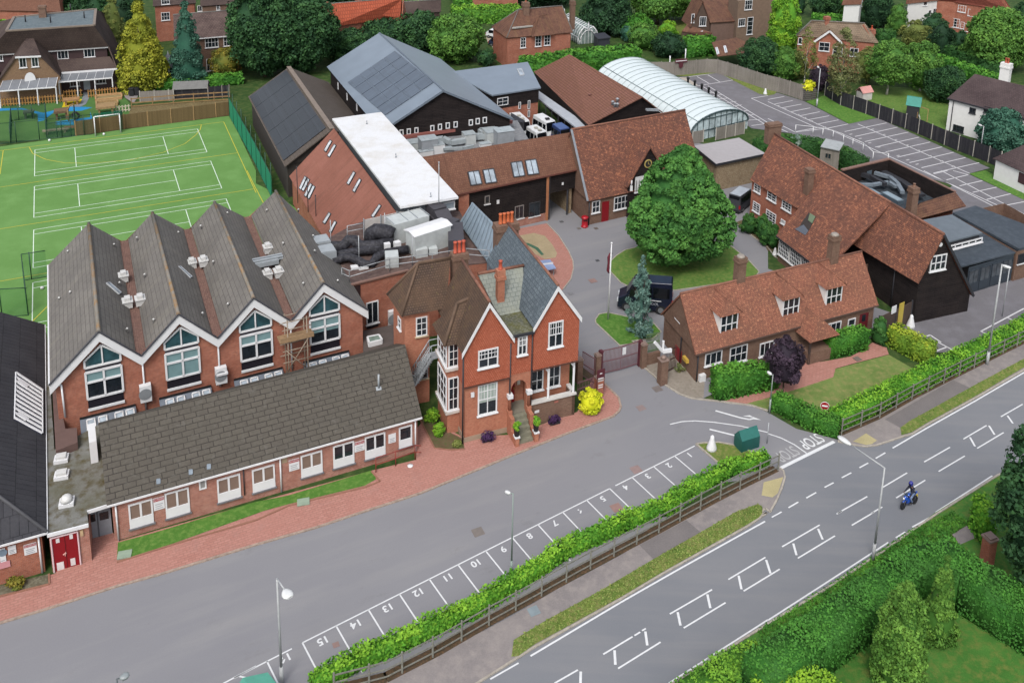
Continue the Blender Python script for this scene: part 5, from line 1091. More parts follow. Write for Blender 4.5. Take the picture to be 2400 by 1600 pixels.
b=Bag();q_=v0+nr*.35;b.prism([v0+nr*.35+dr*.3,v1+nr*.35,fC+nr*4.8,fB+nr*4.8],-.2,3.3,False);b.build('veranda_wall',brick_brown(),T15)
b=Bag();b.face([up(v0,-.15)+dr*.35,up(fB,-.3)+dr*.35,Vector((fB.x,fB.y,3.2))+dr*.35]);b.build('boarded_gable',boards(),T15)
wh=Wall(wh0,wh1)
for x0,y0,x1,y1,nx in ((2230,110,2282,215,2),(2352+0,175,2352+75,300,2),(2352+135,262,2352+212,390,3)):window(T15,wh,P('G',x0,y0),P('G',x1,y1),nx,3)
for x0,y0,x1,y1,nx in ((2220,275,2275,400,2),(2340,350,2420,505,3),(2475,440,2510,500,1)):window(T15,wh,P('G',x0,y0),P('G',x1,y1),nx,4)
wv=Wall(v0+nr*.35+dr*.3,v1+nr*.35)
for k in range(5):
    u0=.1+k*2.45;window(T15,wv,None,None,6,4,uvr=(u0,u0+2.25,1.0,3.1),fw=.08,bw=.05)
b=Bag();b.bar(up(v0,-.1),up(v1,-.1),.12,.2);b.build('gutter',DARKT(),T15)
# sunk roof window
plB=Plane(v0,v1,fC);q=[plB.at(p,.05) for p in PL('H',250,540,378,385,442,425,345,595)]
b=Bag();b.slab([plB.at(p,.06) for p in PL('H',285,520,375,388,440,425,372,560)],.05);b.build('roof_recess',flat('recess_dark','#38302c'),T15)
b=Bag();b.slab([plB.at(p,.1) for p in PL('H',250,540,330,500,375,555,345,595)],.05);b.build('lead_tray',flat('lead_tray','#5f6672'),T15)
b=Bag();b.slab([plB.at(p,.14) for p in PL('H',390,395,438,425,410,490,372,460)],.05);b.build('recess_window',flat('leafy_window','#6f8266'),T15)
# barn
ba0,ba1=W(P('H',660,603),5.3),wg.pt(-.45,5.3,.35);rb0=foot(ba0)
be1=wg.pt(8.3,2.2,.35);be0=be1+(rb0-R1);be0.z=2.2
b=Bag();b.slab([ba0,ba1,R1,rb0],.18);b.slab([be1,be0,rb0,R1],.18);rr_=b.build('roof',roof_orange(),T15b)
b=Bag();b.tube(up(fC,.03),up(R1,.03),.15,6);b.build('ridge_tiles',RIDGE(),rr_)
b=Bag();A0=wg.pt(0,0);A1=wg.pt(8.0,0);dn_=-dr;b.prism([A0,A1,A1+dn_*14,A0+dn_*14],-.2,2.2,False);L5=5.15
b.face([wg.pt(0,2.2),wg.pt(8.0,2.2),wg.pt(uap,ZR-.25),wg.pt(0,L5)]);b.face([A0+dn_*14+Vector((0,0,2.2)),wg.pt(0,2.2),wg.pt(0,L5),A0+dn_*14+Vector((0,0,L5))]);b.build('wall',boards(),T15b)
window(T15b,wg,P('H',1500,785),P('H',1625,900),3,2,fw=.14,bw=.12)
b=Bag();uu,zz=wg.uv(P('H',1580,675));c=wg.pt(uu,zz);n_=Vector((wg.n.x,wg.n.y,0));b.tube(c,c+n_*.15,.26,12);b.build('round_lamp',WHITE(),T15b)
b=Bag();b.bar(R1+Vector((0,0,-.1)),be1+Vector((0,0,-.1)),.12,.3);b.build('verge',DARKT(),T15b)
wbs=Wall(A0+dn_*14,A0);b=Bag();uu=wbs.uv(P('H',1150,1100))[0];b.tube(wbs.pt(uu,0,.1),wbs.pt(uu,5,.1),.07);b.build('downpipe',DARKT(),T15b)
chimney(T15,foot(W(P('D',40,1230),ZR))-dr*.3,ZR-1.5,ZR+1.5,2.2,1.,math.atan2(dr.y,dr.x)+1.57,brick_brown(),0)
c=plB.at(P('H',370,150));chimney(T15,c,c.z-1,c.z+2.6,.9,.9,math.atan2(dr.y,dr.x),brick_brown(),0)
c=W(P('H',1320,330),6.5);chimney(T15,(c.x,c.y),4,ztop(c,P('H',0,150)[1]),1.,1.,.4,brick_brown(),1,'#8c6a56',poth=.5)

# ------------------------------------------------ 16. gate cottage
ze,zr=3.3,8.;e0,e1=W(P('K',1690,130),ze),W(P('H',1018,1240),ze);r0,r1=W(P('G',1545,1130),zr),W(P('H',862,742),zr);b1,b0=backeave(e0,e1,r0,r1)
T16,r16=gable('gate_cottage','low brick gate cottage with an orange tile roof, three dormers and two chimneys','cottage',[e0,e1,b1,b0],[r0,r1],brick_brown(),roof_cot(),.35,ridgem=RIDGE())
wl16=wallof(e0,e1,.35,.35);d16=Vector((wl16.d.x,wl16.d.y,0));i16=-Vector((wl16.n.x,wl16.n.y,0));s16=(zr-ze)/((r0-e0).to_2d().length)
for t,x0,y0,x1,y1,nx,ny in (('K',1775,115,1922,185,3,1),('K',2003,60,2152,165,3,2),('K',2278,20,2400,105,3,1),('H',485,1425,660,1490,4,1),('H',735,1365,790,1470,1,2)):window(T16,wl16,P(t,x0,y0),P(t,x1,y1),nx,ny)
dr_=panel(T16,wl16,P('H',845,1320),P('H',905,1450),flat('maroon_door','#6d2028'),'door',.06,label='maroon front door with a small glass pane');panel(dr_,wl16,P('H',862,1325),P('H',888,1375),GLASS(),'pane',.09,.02)
b=Bag();b.bar(e0,e1,.12,.14);b.build('gutter',flat('brown_gutter','#5e4a42'),T16)
def dormer(par,wl,roofs,d,pTL,pBR,rm,zslope,zeave,nx=3):
    """small hipped dormer: white cheeks, casement, tiled cap; d = distance of its face behind the eaves line"""
    wd_=Wall(wl.pt(0,0,.35-d),wl.pt(wl.len,0,.35-d));u0,z1=wd_.uv(pTL);u1,z0=wd_.uv(pBR);n_=Vector((wd_.n.x,wd_.n.y,0))
    zt=z1+.05;dep=(zt-z0)/zslope;dt=thing('x','','') if False else None
    b=Bag()
    for u,s in ((u0-.05,1),(u1+.05,-1)):
        b.slab([wd_.pt(u,z0-.1),wd_.pt(u,zt),wd_.pt(u,zt)-n_*dep],.08,(wd_.d.x*s,wd_.d.y*s,0))
    b.face([wd_.pt(u0,z0-.2),wd_.pt(u1,z0-.2),wd_.pt(u1,zt),wd_.pt(u0,zt)])
    o=b.build('dormer',flat('white_render','#eeeeec',var=.05),par)
    window(o,wd_,None,None,nx,2,uvr=(u0,u1,z0,z1),fw=.12,bw=.1,off=.02)
    k=.3;L,R_=wd_.pt(u0-k,zt-.05,.35),wd_.pt(u1+k,zt-.05,.35);pk=wd_.pt((u0+u1)/2,zt+1.35,-.75);pe=wd_.pt((u0+u1)/2,zt+1.35)-n_*((zt+1.35-z0)/zslope)
    Lb,Rb=wd_.pt(u0-k,zt-.05)-n_*dep,wd_.pt(u1+k,zt-.05)-n_*dep
    b=Bag();b.slab([L,R_,pk],.12);b.slab([L,pk,pe,Lb],.12);b.slab([R_,Rb,pe,pk],.12);b.tube(pk,pe,.1,6);b.tube(L,pk,.08,6);b.tube(R_,pk,.08,6);b.build('dormer_roof',rm,o)
for a_,c_ in ((P('G',1918,1330),P('G',2062,1480)),(P('H',140,1180),P('H',272,1325)),(P('H',540,1078),P('H',664,1220))):dormer(T16,wl16,None,1.07,a_,c_,roof_cot(),s16,ze)
for p,w_,nx,zt_ in ((P('G',2085,1010),1.1,0,P('G',0,790)[1]),(P('H',590,820),1.1,0,P('H',0,590)[1])):
    c=W(p,zr-.2);ch=chimney(T16,(c.x,c.y),zr-1.4,ztop(c,zt_),1.05,.85,math.atan2(wl16.d.y,wl16.d.x),brick_brown(),0)
    b=Bag();b.lathe((c.x,c.y,ztop(c,zt_)),[(.5,0),(.42,.15),(.3,.22)],8);b.build('chimney_cap',flat('mortar_cap','#a39a90'),ch)
# porch
u0=wl16.uv(P('H',240,1500))[0];u1=wl16.uv(P('H',500,1540))[0];b=Bag()
pz=ze+.5;A1_=wl16.pt(u0,pz-1.,2.6);B1_=wl16.pt(u1,pz-1.,2.6);pk=wl16.pt((u0+u1)/2,pz+1.0,1.4);pk2=wl16.pt((u0+u1)/2,pz+1.0,-1.0);b.slab([A1_,B1_,pk],.12);b.slab([A1_,pk,pk2,wl16.pt(u0,pz-1.,-.2)],.12);b.slab([B1_,wl16.pt(u1,pz-1.,-.2),pk2,pk],.12);po=b.build('porch_roof',roof_cot(),T16)
for u in (u0+.3,u1-.3):b=Bag();b.bar(wl16.pt(u,0,2.3),wl16.pt(u,pz-1,2.3),.22);b.build('porch_post',flat('dark_timber','#3d3230'),T16)
b=Bag();b.prism([wl16.pt(u0+.2,0,2.4),wl16.pt(u1-.2,0,2.4),wl16.pt(u1-.2,0,.05),wl16.pt(u0+.2,0,.05)],0,1.3);b.build('porch_wall',brick_brown(),T16)
# left gable end: slit window, red door, pipes
wg16=Wall(Vector((b0.x,b0.y))+wl16.d*.35,Vector((e0.x,e0.y))+wl16.d*.35)
window(T16,wg16,P('G',1518,1262),P('G',1555,1395),1,1,off=.02)
b=Bag();b.tube(wg16.pt(wg16.uv(P('G',1575,1400))[0],0,.12),wg16.pt(wg16.uv(P('G',1575,1400))[0],5.3,.12),.07);b.build('downpipe',DARKT(),T16)
b=Bag();b.tube(wl16.pt(.1,0,.12),wl16.pt(.1,ze,.12),.07);b.build('downpipe',DARKT(),T16)
panel(T16,wg16,P('K',1508,30),P('K',1552,245),flat('dark_red_door_paint','#8c0f1c'),'door',.08,label='dark red side door')
panel(T16,wg16,P('K',1590,125),P('K',1625,200),flat('yellow_box','#d8b24e'),'meter_box',.3,.3,label='yellow wall box');panel(T16,wl16,P('K',1712,300),P('K',1758,368),WHITE(),'boiler_box',.4,.4)

# ------------------------------------------------ 17. slate grey annexe and roof well
T17=thing('flat_roofed_annexe','single storey annexe with dark flat roofs, a strip of rooflights and dark glazed doors','school building',W(P('H',1935,1090)))
SL=mottle('dark_membrane_roof','#4b535c','#434b54','#565f68',.3,1.5,.55)
z7=3.9;q=[W(P('H',1735,888),z7),W(P('H',2305,742),z7),W(P('H',2000,560),z7),W(P('H',1695,395),z7),W(P('H',1500,600),z7)]
b=Bag();b.slab(q,.2);b.build('roof',SL,T17)
q2=[W(P('H',2305,715),z7+.5),W(P('H',2700,620),z7+.5),W(P('H',1905,320),z7+.5),W(P('H',1700,385),z7+.5)];b=Bag();b.slab(q2,.3);b.build('roof',SL,T17)
q3=[W(P('H',1600,665),z7+1.6),W(P('H',1972,570),z7+1.6),W(P('H',1690,402),z7+1.6),W(P('H',1405,455),z7+1.6)];b=Bag();b.slab(q3,.2);b.build('raised_roof',flat('mid_membrane_roof','#6d7780',.6),T17)
b=Bag();b.prism(inset2(q3,.25),z7-.2,z7+1.45,False);b.build('upstand',DARKT(),T17)
f3=inset2(q3,.25);w3=Wall(f3[0],f3[1]);window(T17,w3,P('H',1655,690),P('H',1962,650),5,1,off=.03,fw=.16,bw=.16)
f1=[W(P('H',1880,1120)),W(P('H',2245,1005)),W(P('H',2700,890))]
b=Bag();b.prism([W(P('H',1810,1140)),W(P('H',2225,1010)),W(P('H',2225,1010))+Vector((-3,8,0)),W(P('H',1700,800))],-.2,z7-.2,False);b.build('wall',flat('slate_blue_wall','#3d4650',.5),T17)
b=Bag();b.prism([W(P('H',2245,1015)),W(P('H',2700,880)),W(P('H',2700,880))+Vector((-4,10,0)),W(P('H',2225,1010))+Vector((-4,10,0))],-.2,z7+.2,False);b.build('brick_wall',brick_brown(),T17)
w7=Wall(W(P('H',1810,1140)),W(P('H',2225,1010)))
for k in range(4):
    u0=w7.len*(k*.25+.02);window(T17,w7,None,None,2,1,uvr=(u0,u0+w7.len*.22,.25,3.2),frame=flat('slate_frame','#39424c'),glass=glassy('annexe_glass','#5a6168',.1),sill=False,apron=.35)
w7b=Wall(W(P('H',2245,1015)),W(P('H',2700,880)));window(T17,w7b,P('H',2300,770),P('H',2352,840),1,1,frame=DARKT())
T17b=thing('roof_plant_well','black walled roof well full of grey ducts with a brown tiled skirt','school building',W(P('H',1270,430),0))
zw=5.4;wq=[W(P('H',1200,420),zw),W(P('H',1395,300),zw),W(P('H',1722,196),zw),W(P('D',1112,1462),zw),W(P('D',678,1565),zw),W(P('H',640,40),zw)]
b=Bag()
for i in range(len(wq)):a_,c_=wq[i],wq[(i+1) % len(wq)];b.slab([up(a_,-2.9),up(c_,-2.9),c_,a_],.15,tuple(Vector((-(c_-a_).y,(c_-a_).x,0)).normalized()))
b.build('well_wall',boards(),T17b)
b=Bag();b.flatpoly([V2(p) for p in wq],zw-2.4);b.build('well_floor',mottle('dark_well_floor','#3e464e','#33393f','#596068',.5,2),T17b)
b=Bag();b.prism([V2(p) for p in wq],-.2,zw-2.45,False);b.build('wall',brick_red(),T17b)
b=Bag();b.bar(up(wq[2],.05),up(wq[3],.05),.35,.12);b.bar(up(wq[3],.05),up(wq[4],.05),.5,.2);b.build('coping',flat('brown_coping','#8c6c60'),T17b)
b=Bag();s1,s2=W(P('H',1395,440),3.9),W(P('H',1822,327),3.9);b.slab([s1-hd(s1,s2)*2.5,s2,wq[2],wq[1]-hd(wq[1],wq[2])*3],.15);b.build('tiled_skirt',roof_brown(),T17b)
for lab,pts,w_,h_ in (('wide grey duct sweeping along the back of the roof well',(('H',980,20),('H',1120,60),('H',1190,120),('H',1235,200)),.6,.45),('grey duct crossing the middle of the roof well',(('H',820,130),('H',960,130),('H',1110,105),('H',1180,150)),.5,.4),('long flat grey duct beside the black wall of the well',(('H',1060,10),('H',1250,110),('H',1420,230)),1.0,.35),('black boxed duct at the upper left of the well',(('D',820,1590),('H',950,60),('H',1080,130)),.6,.6)):
    q=[W(P(*t),zw-1.4) for t in pts];b=Bag()
    for a_,c_ in zip(q[:-1],q[1:]):b.bar(a_,c_,w_,h_)
    b.build('ventilation_duct',flat('grey_duct','#7d8892',.45) if 'black' not in lab else DARKT(),None,lab,loc=q[0],cat='duct',group='ducts in the roof well')
for lab,x,y,sx,sy,sz in (('flat pale glazed box at the left of the roof well',930,215,3.2,2.,.5),('pale glazed lantern in the lower part of the roof well',1140,270,3.4,1.2,.6),('dark square unit near the top of the well',880,60,1.6,1.4,1.3)):
    c=W(P('H',x,y),zw-2.35);b=Bag();b.box(c,sx,sy,sz,-1.1);o=b.build('roof_unit',flat('slate_unit','#5b6873',.4),None,lab,loc=c,cat='roof unit');b=Bag();b.box(up(c,sz),sx*.86,sy*.8,.05,-1.1);b.build('unit_top',flat('pale_unit_top','#93a5b0',.3),o)
# ------------------------------------------------ 18. gabled Victorian house
hA,hB=W((1088.5,1037.2)),W((1350.5,970.9));wh_=Wall(hA,hB);HD=Vector((wh_.d.x,wh_.d.y,0));HN=Vector((wh_.n.x,wh_.n.y,0));HI=-HN
T18=thing('victorian_house','tall red gabled house with hung tiles, arched porch and white bay windows','house',(hA.x,hA.y,0))
ZO=5.95;apL=(2.1,14.2);apR=(8.72,14.5)
def hp(u,z,o=0.):return wh_.pt(u,z,o)
BV,TV=brick_vic(),tile_hung()
def gfront(name,pts,off,mat,t=.0):
    b=Bag();b.face([hp(u,z,off) for u,z in pts]);return b
# lower storeys
b=Bag();b.prism([hp(0,0),hp(4.2,0),hp(4.2,0,-8),hp(0,0,-8)],-.2,ZO,False);b.build('wall',BV,T18)
b=Bag();b.box(hp(2.1,0,-4),4.34,8.1,.55,math.atan2(wh_.d.y,wh_.d.x));b.build('plinth',flat('pale_stone_plinth','#a8937e',.9),T18)
# upper floor, hung tiles, jettied a little
b=Bag();b.prism([hp(-.15,0,.22),hp(4.25,0,.22),hp(4.25,0,-8),hp(-.15,0,-8)],ZO,9.9,False,True);b.face([hp(-.15,9.9,.22),hp(4.25,9.9,.22),hp(4.25,10.1,.22),hp(apL[0],apL[1]-.35,.22),hp(-.15,10.,.22)])
b.build('tile_hung_wall',TV,T18)
b=Bag();b.prism([hp(6.55,0,.22),hp(11.1,0,.22),hp(11.1,0,-12),hp(6.55,0,-12)],ZO+.15,10.4,False,True);b.face([hp(6.55,10.4,.22),hp(11.1,10.4,.22),hp(11.1,10.5,.22),hp(apR[0],apR[1]-.35,.22),hp(6.55,10.5,.22)]);b.prism([hp(4.2,0,.1),hp(6.6,0,.1),hp(6.6,0,-8),hp(4.2,0,-8)],ZO+.1,10.25,True,True)
b.build('tile_hung_wall',TV,T18)
b=Bag();b.prism([hp(6.4,0,-1.5),hp(11.05,0,-1.5),hp(11.05,0,-12),hp(6.4,0,-12)],-.2,ZO+.2,False);b.prism([hp(4.2,0,-1.8),hp(6.5,0,-1.8),hp(6.5,0,-8),hp(4.2,0,-8)],-.2,ZO+.2,False);b.build('ground_floor_wall',BV,T18)
# main roofs
def groof(u0,u1,ze0,ze1,ap_,L,mat,name,nf=.45):
    b=Bag();e0,e1,r=hp(u0,ze0,nf),hp(u1,ze1,nf),hp(ap_[0],ap_[1],nf);bk=HI*L
    b.slab([e0,e0+bk,r+bk,r],.16);b.slab([r,r+bk,e1+bk,e1],.16);o=b.build(name,mat,T18);return o,e0,e1,r,bk
RB=bricky('mossy_brown_house_tiles','#6a584c','#5c4c44','#3e342e',.24,.24,.025,patch='#745c4a',pscale=.5,p2='#857a44',p2s=.7,p2lo=.6,p2hi=.75,streak='#54463a',bump=.5)
o1,a0,a1,ar,abk=groof(-.45,4.55,9.6,10.1,apL,8.2,RB,'roof')
SLT=bricky('purple_grey_slates','#76828a','#68737c','#474f56',.45,.38,.025,patch='#59636b',pscale=.6,p2='#8b98a0',p2s=2.2,bump=.4)
o2,c0_,c1_,cr_,cbk=groof(6.35,11.25,10.65,10.75,apR,13.5,SLT,'slate_roof')
rb_=Bag();rb_.tube(up(cr_,.06),up(cr_+cbk,.06),.15,6);rb_.build('ridge_tiles',RIDGE(),o2);rb_=Bag();rb_.tube(up(ar,.06),up(ar+abk,.06),.15,6);rb_.build('ridge_tiles',RIDGE(),o1)
def barge(u0,z0,ap_,u1,z1,off=.5):
    b=Bag()
    for a_,c_ in (((u0,z0),ap_),(ap_,(u1,z1))):b.slab([hp(a_[0],a_[1]-.52,off),hp(c_[0],c_[1]-.55,off),hp(c_[0],c_[1]-.02,off),hp(a_[0],a_[1]-.02,off)],.08,tuple(HI))
    b.build('bargeboard',WHITE(),T18)
barge(-.45,9.6,apL,4.55,10.1);barge(6.35,10.65,apR,11.25,10.75)
# between the gables: lead and moss valley, second slate slope
b=Bag();b.slab([hp(4.2,10.3,.3),hp(6.6,10.3,.3),hp(6.6,10.45,-3),hp(4.2,10.45,-3)],.15);b.build('mossy_valley_roof',mottle('moss_slate','#5c6057','#6a6a3c','#8a8a7c',1.5,5),T18)
b=Bag();b.slab([hp(4.2,10.45,-3),hp(7.0,10.45,-3),hp(7.8,13.3,-6.2),hp(3.2,13.3,-6.2)],.15);b.build('inner_slate_slope',bricky('pale_slates','#9aa09a','#8d948f','#666c6a',.5,.42,.025,patch='#a5a898',bump=.3),T18)
b=Bag();b.tube(hp(3.2,13.35,-6.2),hp(7.9,13.35,-6.2),.16,6);b.build('ridge_tiles',RIDGE(),T18)
b=Bag();b.bar(hp(4.35,10.2,.42),hp(6.5,10.2,.42),.16,.24);b.build('gutter',DARKT(),T18)
# hipped rear-left wing
E_=[W(P('F',1205,1140),10),W(P('F',1335,1340),10),W(P('F',1650,1285),10)];rL,rR=W(P('F',1490,850),14),W(P('F',1790,800),14);e3=E_[2]+(E_[0]-E_[1])
b=Bag();b.slab([E_[1],E_[2]+(rR-rL)*.3,rR,rL],.16);b.slab([E_[0],E_[1],rL],.16);b.slab([e3+(rR-rL)*.3,E_[0],rL,rR],.16);hr=b.build('hipped_roof',RB,T18)
b=Bag()
for q in (E_[0],E_[1]):b.tube(up(q,.05),up(rL,.05),.14,6)
b.tube(up(rL,.05),up(rR,.05),.15,6);b.build('ridge_tiles',flat('hip_tile','#705a4a',.9,var=.2),hr)
fpq=inset2([E_[0],E_[1],E_[2],e3],.45);b=Bag();b.prism(fpq,-.2,9.95,False);b.build('rear_wall',BV,T18)
wr=Wall(fpq[1],fpq[2]);wlft=Wall(fpq[0],fpq[1])
window(T18,wr,P('F',1468,1350),P('F',1572,1505),2,3,sill=flat('buff_sill','#cbb99a'));window(T18,wlft,P('F',1308,1330),P('F',1335,1470),1,2)
window(T18,wr,P('J',1480,190),P('J',1580,330),2,3,sill=flat('buff_sill','#cbb99a'),frame=flat('pale_frame','#b8bcc0'))
# little cross roof behind the bay
b=Bag();k0=W(P('F',1875,870),14.);b.slab([W(P('F',1640,1290),10.4),W(P('F',1645,1300),10.2),k0-HD*.0,W(P('F',1820,900),14)],.1) if False else None
# side bay tower
s2_,s3_=W(P('J',1757,848)),W(P('J',1868,822));s3_=s2_+HD*((s3_-s2_).dot(HD));s1_=s2_+HI*3.1;s4_=s3_+HI*3.1
b=Bag();b.prism([s2_,s3_+HD*.9,s4_+HD*.9,s1_],-.2,9.5,False);bt=b.build('bay_wall',BV,T18)
wb1,wb2=Wall(s1_,s2_),Wall(s2_,s3_);L1=wb1.len
for z0,z1 in ((2.5,5.9),(7.0,9.4)):
    window(bt,wb1,None,None,3,3,uvr=(.25,L1-.05,z0,z1),fw=.14,off=.04);window(bt,wb2,None,None,2,3,uvr=(.05,wb2.len-.12,z0,z1),fw=.12,off=.04)
    b=Bag();q=inset2([s2_,s3_+HD*.3,s4_+HD*.3,s1_],-.22);b.prism(q,z0-.35,z0-.05,True,True);b.build('stone_sill_band',flat('pale_stone','#d6cdc4'),bt)
Q=inset2([s1_,s2_,s3_,s4_],-.45);Q=[Vector((p.x,p.y,9.5)) for p in Q];pk=(Q[0]+Q[1]+Q[2]+Q[3])/4+HD*.8;pk.z=12.4;pkb=pk+HD*1.6+Vector((0,0,.4))
b=Bag();b.slab([Q[1],Q[2]+HD*.5,pkb,pk],.14);b.slab([Q[0],Q[1],pk],.14);b.slab([Q[3],Q[0],pk,pkb],.14);br_=b.build('bay_roof',RB,T18)
b=Bag();b.tube(up(Q[1],.05),up(pk,.05),.17,6);b.tube(pk,pkb,.17,6);b.build('hip_tiles',flat('hip_tile','#705a4a',.9,var=.2),br_)
# windows of the front
def sash(p1,p2,blindf=0.,uvr=None,off=0.):
    g=window(T18,wh_,p1,p2,2,2,uvr=uvr,fw=.13,bw=.09,off=off)
    if uvr:u0,u1,z0,z1=uvr
    else:u0,z1=wh_.uv(p1);u1,z0=wh_.uv(p2)
    b=Bag();zt=z0+(z1-z0)*.52
    for i in (0,1):
        ua,ub=u0+(u1-u0)*i/2,u0+(u1-u0)*(i+1)/2
        for k in (1,2):b.bar(wh_.pt(ua+(ub-ua)*k/3,zt,off+.06),wh_.pt(ua+(ub-ua)*k/3,z1-.1,off+.06),.04)
        b.bar(wh_.pt(ua,zt+(z1-zt)/2,off+.06),wh_.pt(ub,zt+(z1-zt)/2,off+.06),.04)
    b.build('glazing_bars',WHITE(),g)
    if blindf:
        b=Bag();b.face([wh_.pt(u0+.1,z1-(z1-z0)*blindf,off+.036),wh_.pt(u1-.1,z1-(z1-z0)*blindf,off+.036),wh_.pt(u1-.1,z1-.1,off+.036),wh_.pt(u0+.1,z1-.1,off+.036)]);b.build('blind',flat('pale_green_blind','#aab8b0',.6),g)
sash(P('J',2033,75),P('J',2215,200),0,off=.22);sash(P('J',2038,400),P('J',2212,640),.6)
sash(P('G',328,1385),P('K',455,22),0,off=.22);sash(P('G',45,1510),P('K',128,100),0,off=.22)
# porch: arch, door, steps
uD0,uD1=4.45,6.0;zst=1.75
b=Bag();N_=14;arcp=[(uD0+(uD1-uD0)*(.5-.5*math.cos(math.pi*k/N_)),4.35+math.sin(math.pi*k/N_)*.95) for k in range(N_+1)]
for k in range(N_):(ua,za),(ub,zb)=arcp[k],arcp[k+1];b.face([hp(ua,za,.05),hp(ub,zb,.05),hp(ub,ZO+.2,.05),hp(ua,ZO+.2,.05)]);b.face([hp(ua,za,.05),hp(ua,za,-.5),hp(ub,zb,-.5),hp(ub,zb,.05)])
b.prism([hp(4.15,0,.05),hp(uD0,0,.05),hp(uD0,0,-.45),hp(4.15,0,-.45)],0,ZO+.2,False);b.prism([hp(uD1,0,.05),hp(6.45,0,.05),hp(6.45,0,-.45),hp(uD1,0,-.45)],0,ZO+.2,False)
b.build('arched_porch',BV,T18)
wd=Wall(hp(0,0,-1.78),hp(12,0,-1.78));dd2=panel(T18,wd,None,None,flat('dark_red_door_paint','#8c0f1c'),'door',.06,uvr=(4.5,5.5,zst,4.9),label='dark red front door inside the arched porch')
b=Bag();b.box(wd.pt(5.4,zst+1.4,.12),.1,.1,.25);b.build('door_handle',flat('brass','#c9a650',.3,.6),dd2)
b=Bag();b.prism([hp(4.1,0,-.1),hp(6.5,0,-.1),hp(6.5,0,-1.8),hp(4.1,0,-1.8)],0,zst);b.build('porch_floor',flat('grey_stone','#8f8a7c'),T18)
ST=flat('weathered_step_stone','#8d8b78',.9,var=.2,scale=3)
for k in range(5):
    b=Bag();b.box(hp((uD0+uD1)/2+.0,0,.22+.42*k-.0),1.45,.44,zst-.35*(k)-.02 if k else zst,math.atan2(wh_.d.y,wh_.d.x));b.build('step',ST,T18)
for u in (4.3,6.2):
    b=Bag();b.prism([hp(u-.18,0,0),hp(u+.18,0,0),hp(u+.18,0,2.4),hp(u-.18,0,2.4)],0,.95);b.prism([hp(u-.18,0,0),hp(u+.18,0,0),hp(u+.18,0,1.1),hp(u-.18,0,1.1)],.9,2.1);b.build('step_wall',BV,T18)
    b=Bag();b.box(hp(u,.95,2.15),.5,.6,.14,.42);b.build('white_cap',WHITE(),T18)
    b=Bag();b.box(hp(u,2.1,.2),.42,.42,.35,.42);b.lathe(hp(u,2.45,.2),[(.16,0),(.14,1.2),(.2,1.3)],10);b.build('porch_column',BV,T18);b=Bag();b.box(hp(u,3.75,.2),.5,.5,.4,.42);b.build('white_cap',WHITE(),T18)
panel(T18,wd,None,None,flat('cream_plaque','#d8d4c8'),'plaque',.06,uvr=(5.75,6.05,3.5,4.1));
# ground floor verandah right of the porch
b=Bag();b.prism([hp(6.45,0,0),hp(11.05,0,0),hp(11.05,0,-.3),hp(6.45,0,-.3)],-.1,2.35);b.prism([hp(11.05,0,0),hp(10.75,0,0),hp(10.75,0,-1.5),hp(11.05,0,-1.5)],-.1,2.35);b.build('parapet_wall',brick_brown(),T18)
b=Bag();b.bar(hp(6.4,2.42,-.12),hp(11.15,2.42,-.12),.5,.2);b.bar(hp(10.95,2.42,-.1),hp(10.95,2.42,-1.5),.4,.2);b.build('stone_coping',flat('pale_coping','#dcd9d4'),T18)
for u in (8.3,10.9):
    b=Bag();b.bar(hp(u,2.5,-.15),hp(u,ZO+.1,-.15),.2);b.bar(hp(u,ZO-.7,-.12),hp(u-.5,ZO+.05,-.12),.14);b.build('verandah_post',WHITE(),T18)
wv_=Wall(hp(0,0,-1.48),hp(12,0,-1.48))
for u0 in (7.0,8.75):window(T18,wv_,None,None,2,3,uvr=(u0,u0+1.3,2.6,5.9),fw=.12)
b=Bag();b.bar(hp(6.5,ZO+.1,.3),hp(11.15,ZO+.1,.3),.08,.12);b.build('drip_board',flat('dark_brown_trim','#5a3a30'),T18);b=Bag();b.bar(hp(-.15,ZO-.05,.28),hp(4.3,ZO-.05,.28),.08,.12);b.build('drip_board',flat('dark_brown_trim','#5a3a30'),T18)
for u,o_,z_ in ((-.25,.2,9.5),(4.28,.15,9.4)):b=Bag();b.tube(hp(u,.1,o_),hp(u,z_,o_+.05),.07);b.build('downpipe',DARKT(),T18)
b=Bag();b.tube(hp(6.42,2.3,.15),hp(6.42,10.1,.15),.06);b.build('downpipe',DARKT(),T18)
panel(T18,wh_,None,None,WHITE(),'alarm_box',.18,.14,uvr=(.55,.85,4.7,5.15));panel(T18,wh_,None,None,WHITE(),'small_plate',.05,uvr=(6.9,7.35,1.3,1.55))
panel(T18,wh_,None,None,flat('terracotta_pink_plaque','#b0685c'),'plaque',.03,uvr=(8.9,9.3,1.9,2.05))
# chimneys
rz=math.atan2(wh_.d.y,wh_.d.x)
c=hp(4.9,0,-10.3);
def chim(px,pz,ty,sx,sy,pots,**k):c=W(px,pz);return chimney(T18,(c.x,c.y),pz-3,ztop(c,ty),sx,sy,rz,brick_brown() if k.pop('br',1) else BV,pots,**k)
chim(P('F',2295,640),12.5,P('F',0,480)[1],2.4,1.2,4,potcol='#c9683c',poth=1.15)
chim(P('F',1868,860),13.2,P('F',0,750)[1],1.5,1.1,3,potcol='#c25a42',poth=1.2)
chim(P('F',2240,1260),10.5,P('F',0,905)[1],.7,.6,1,potcol='#c25a42',poth=.9,br=0)
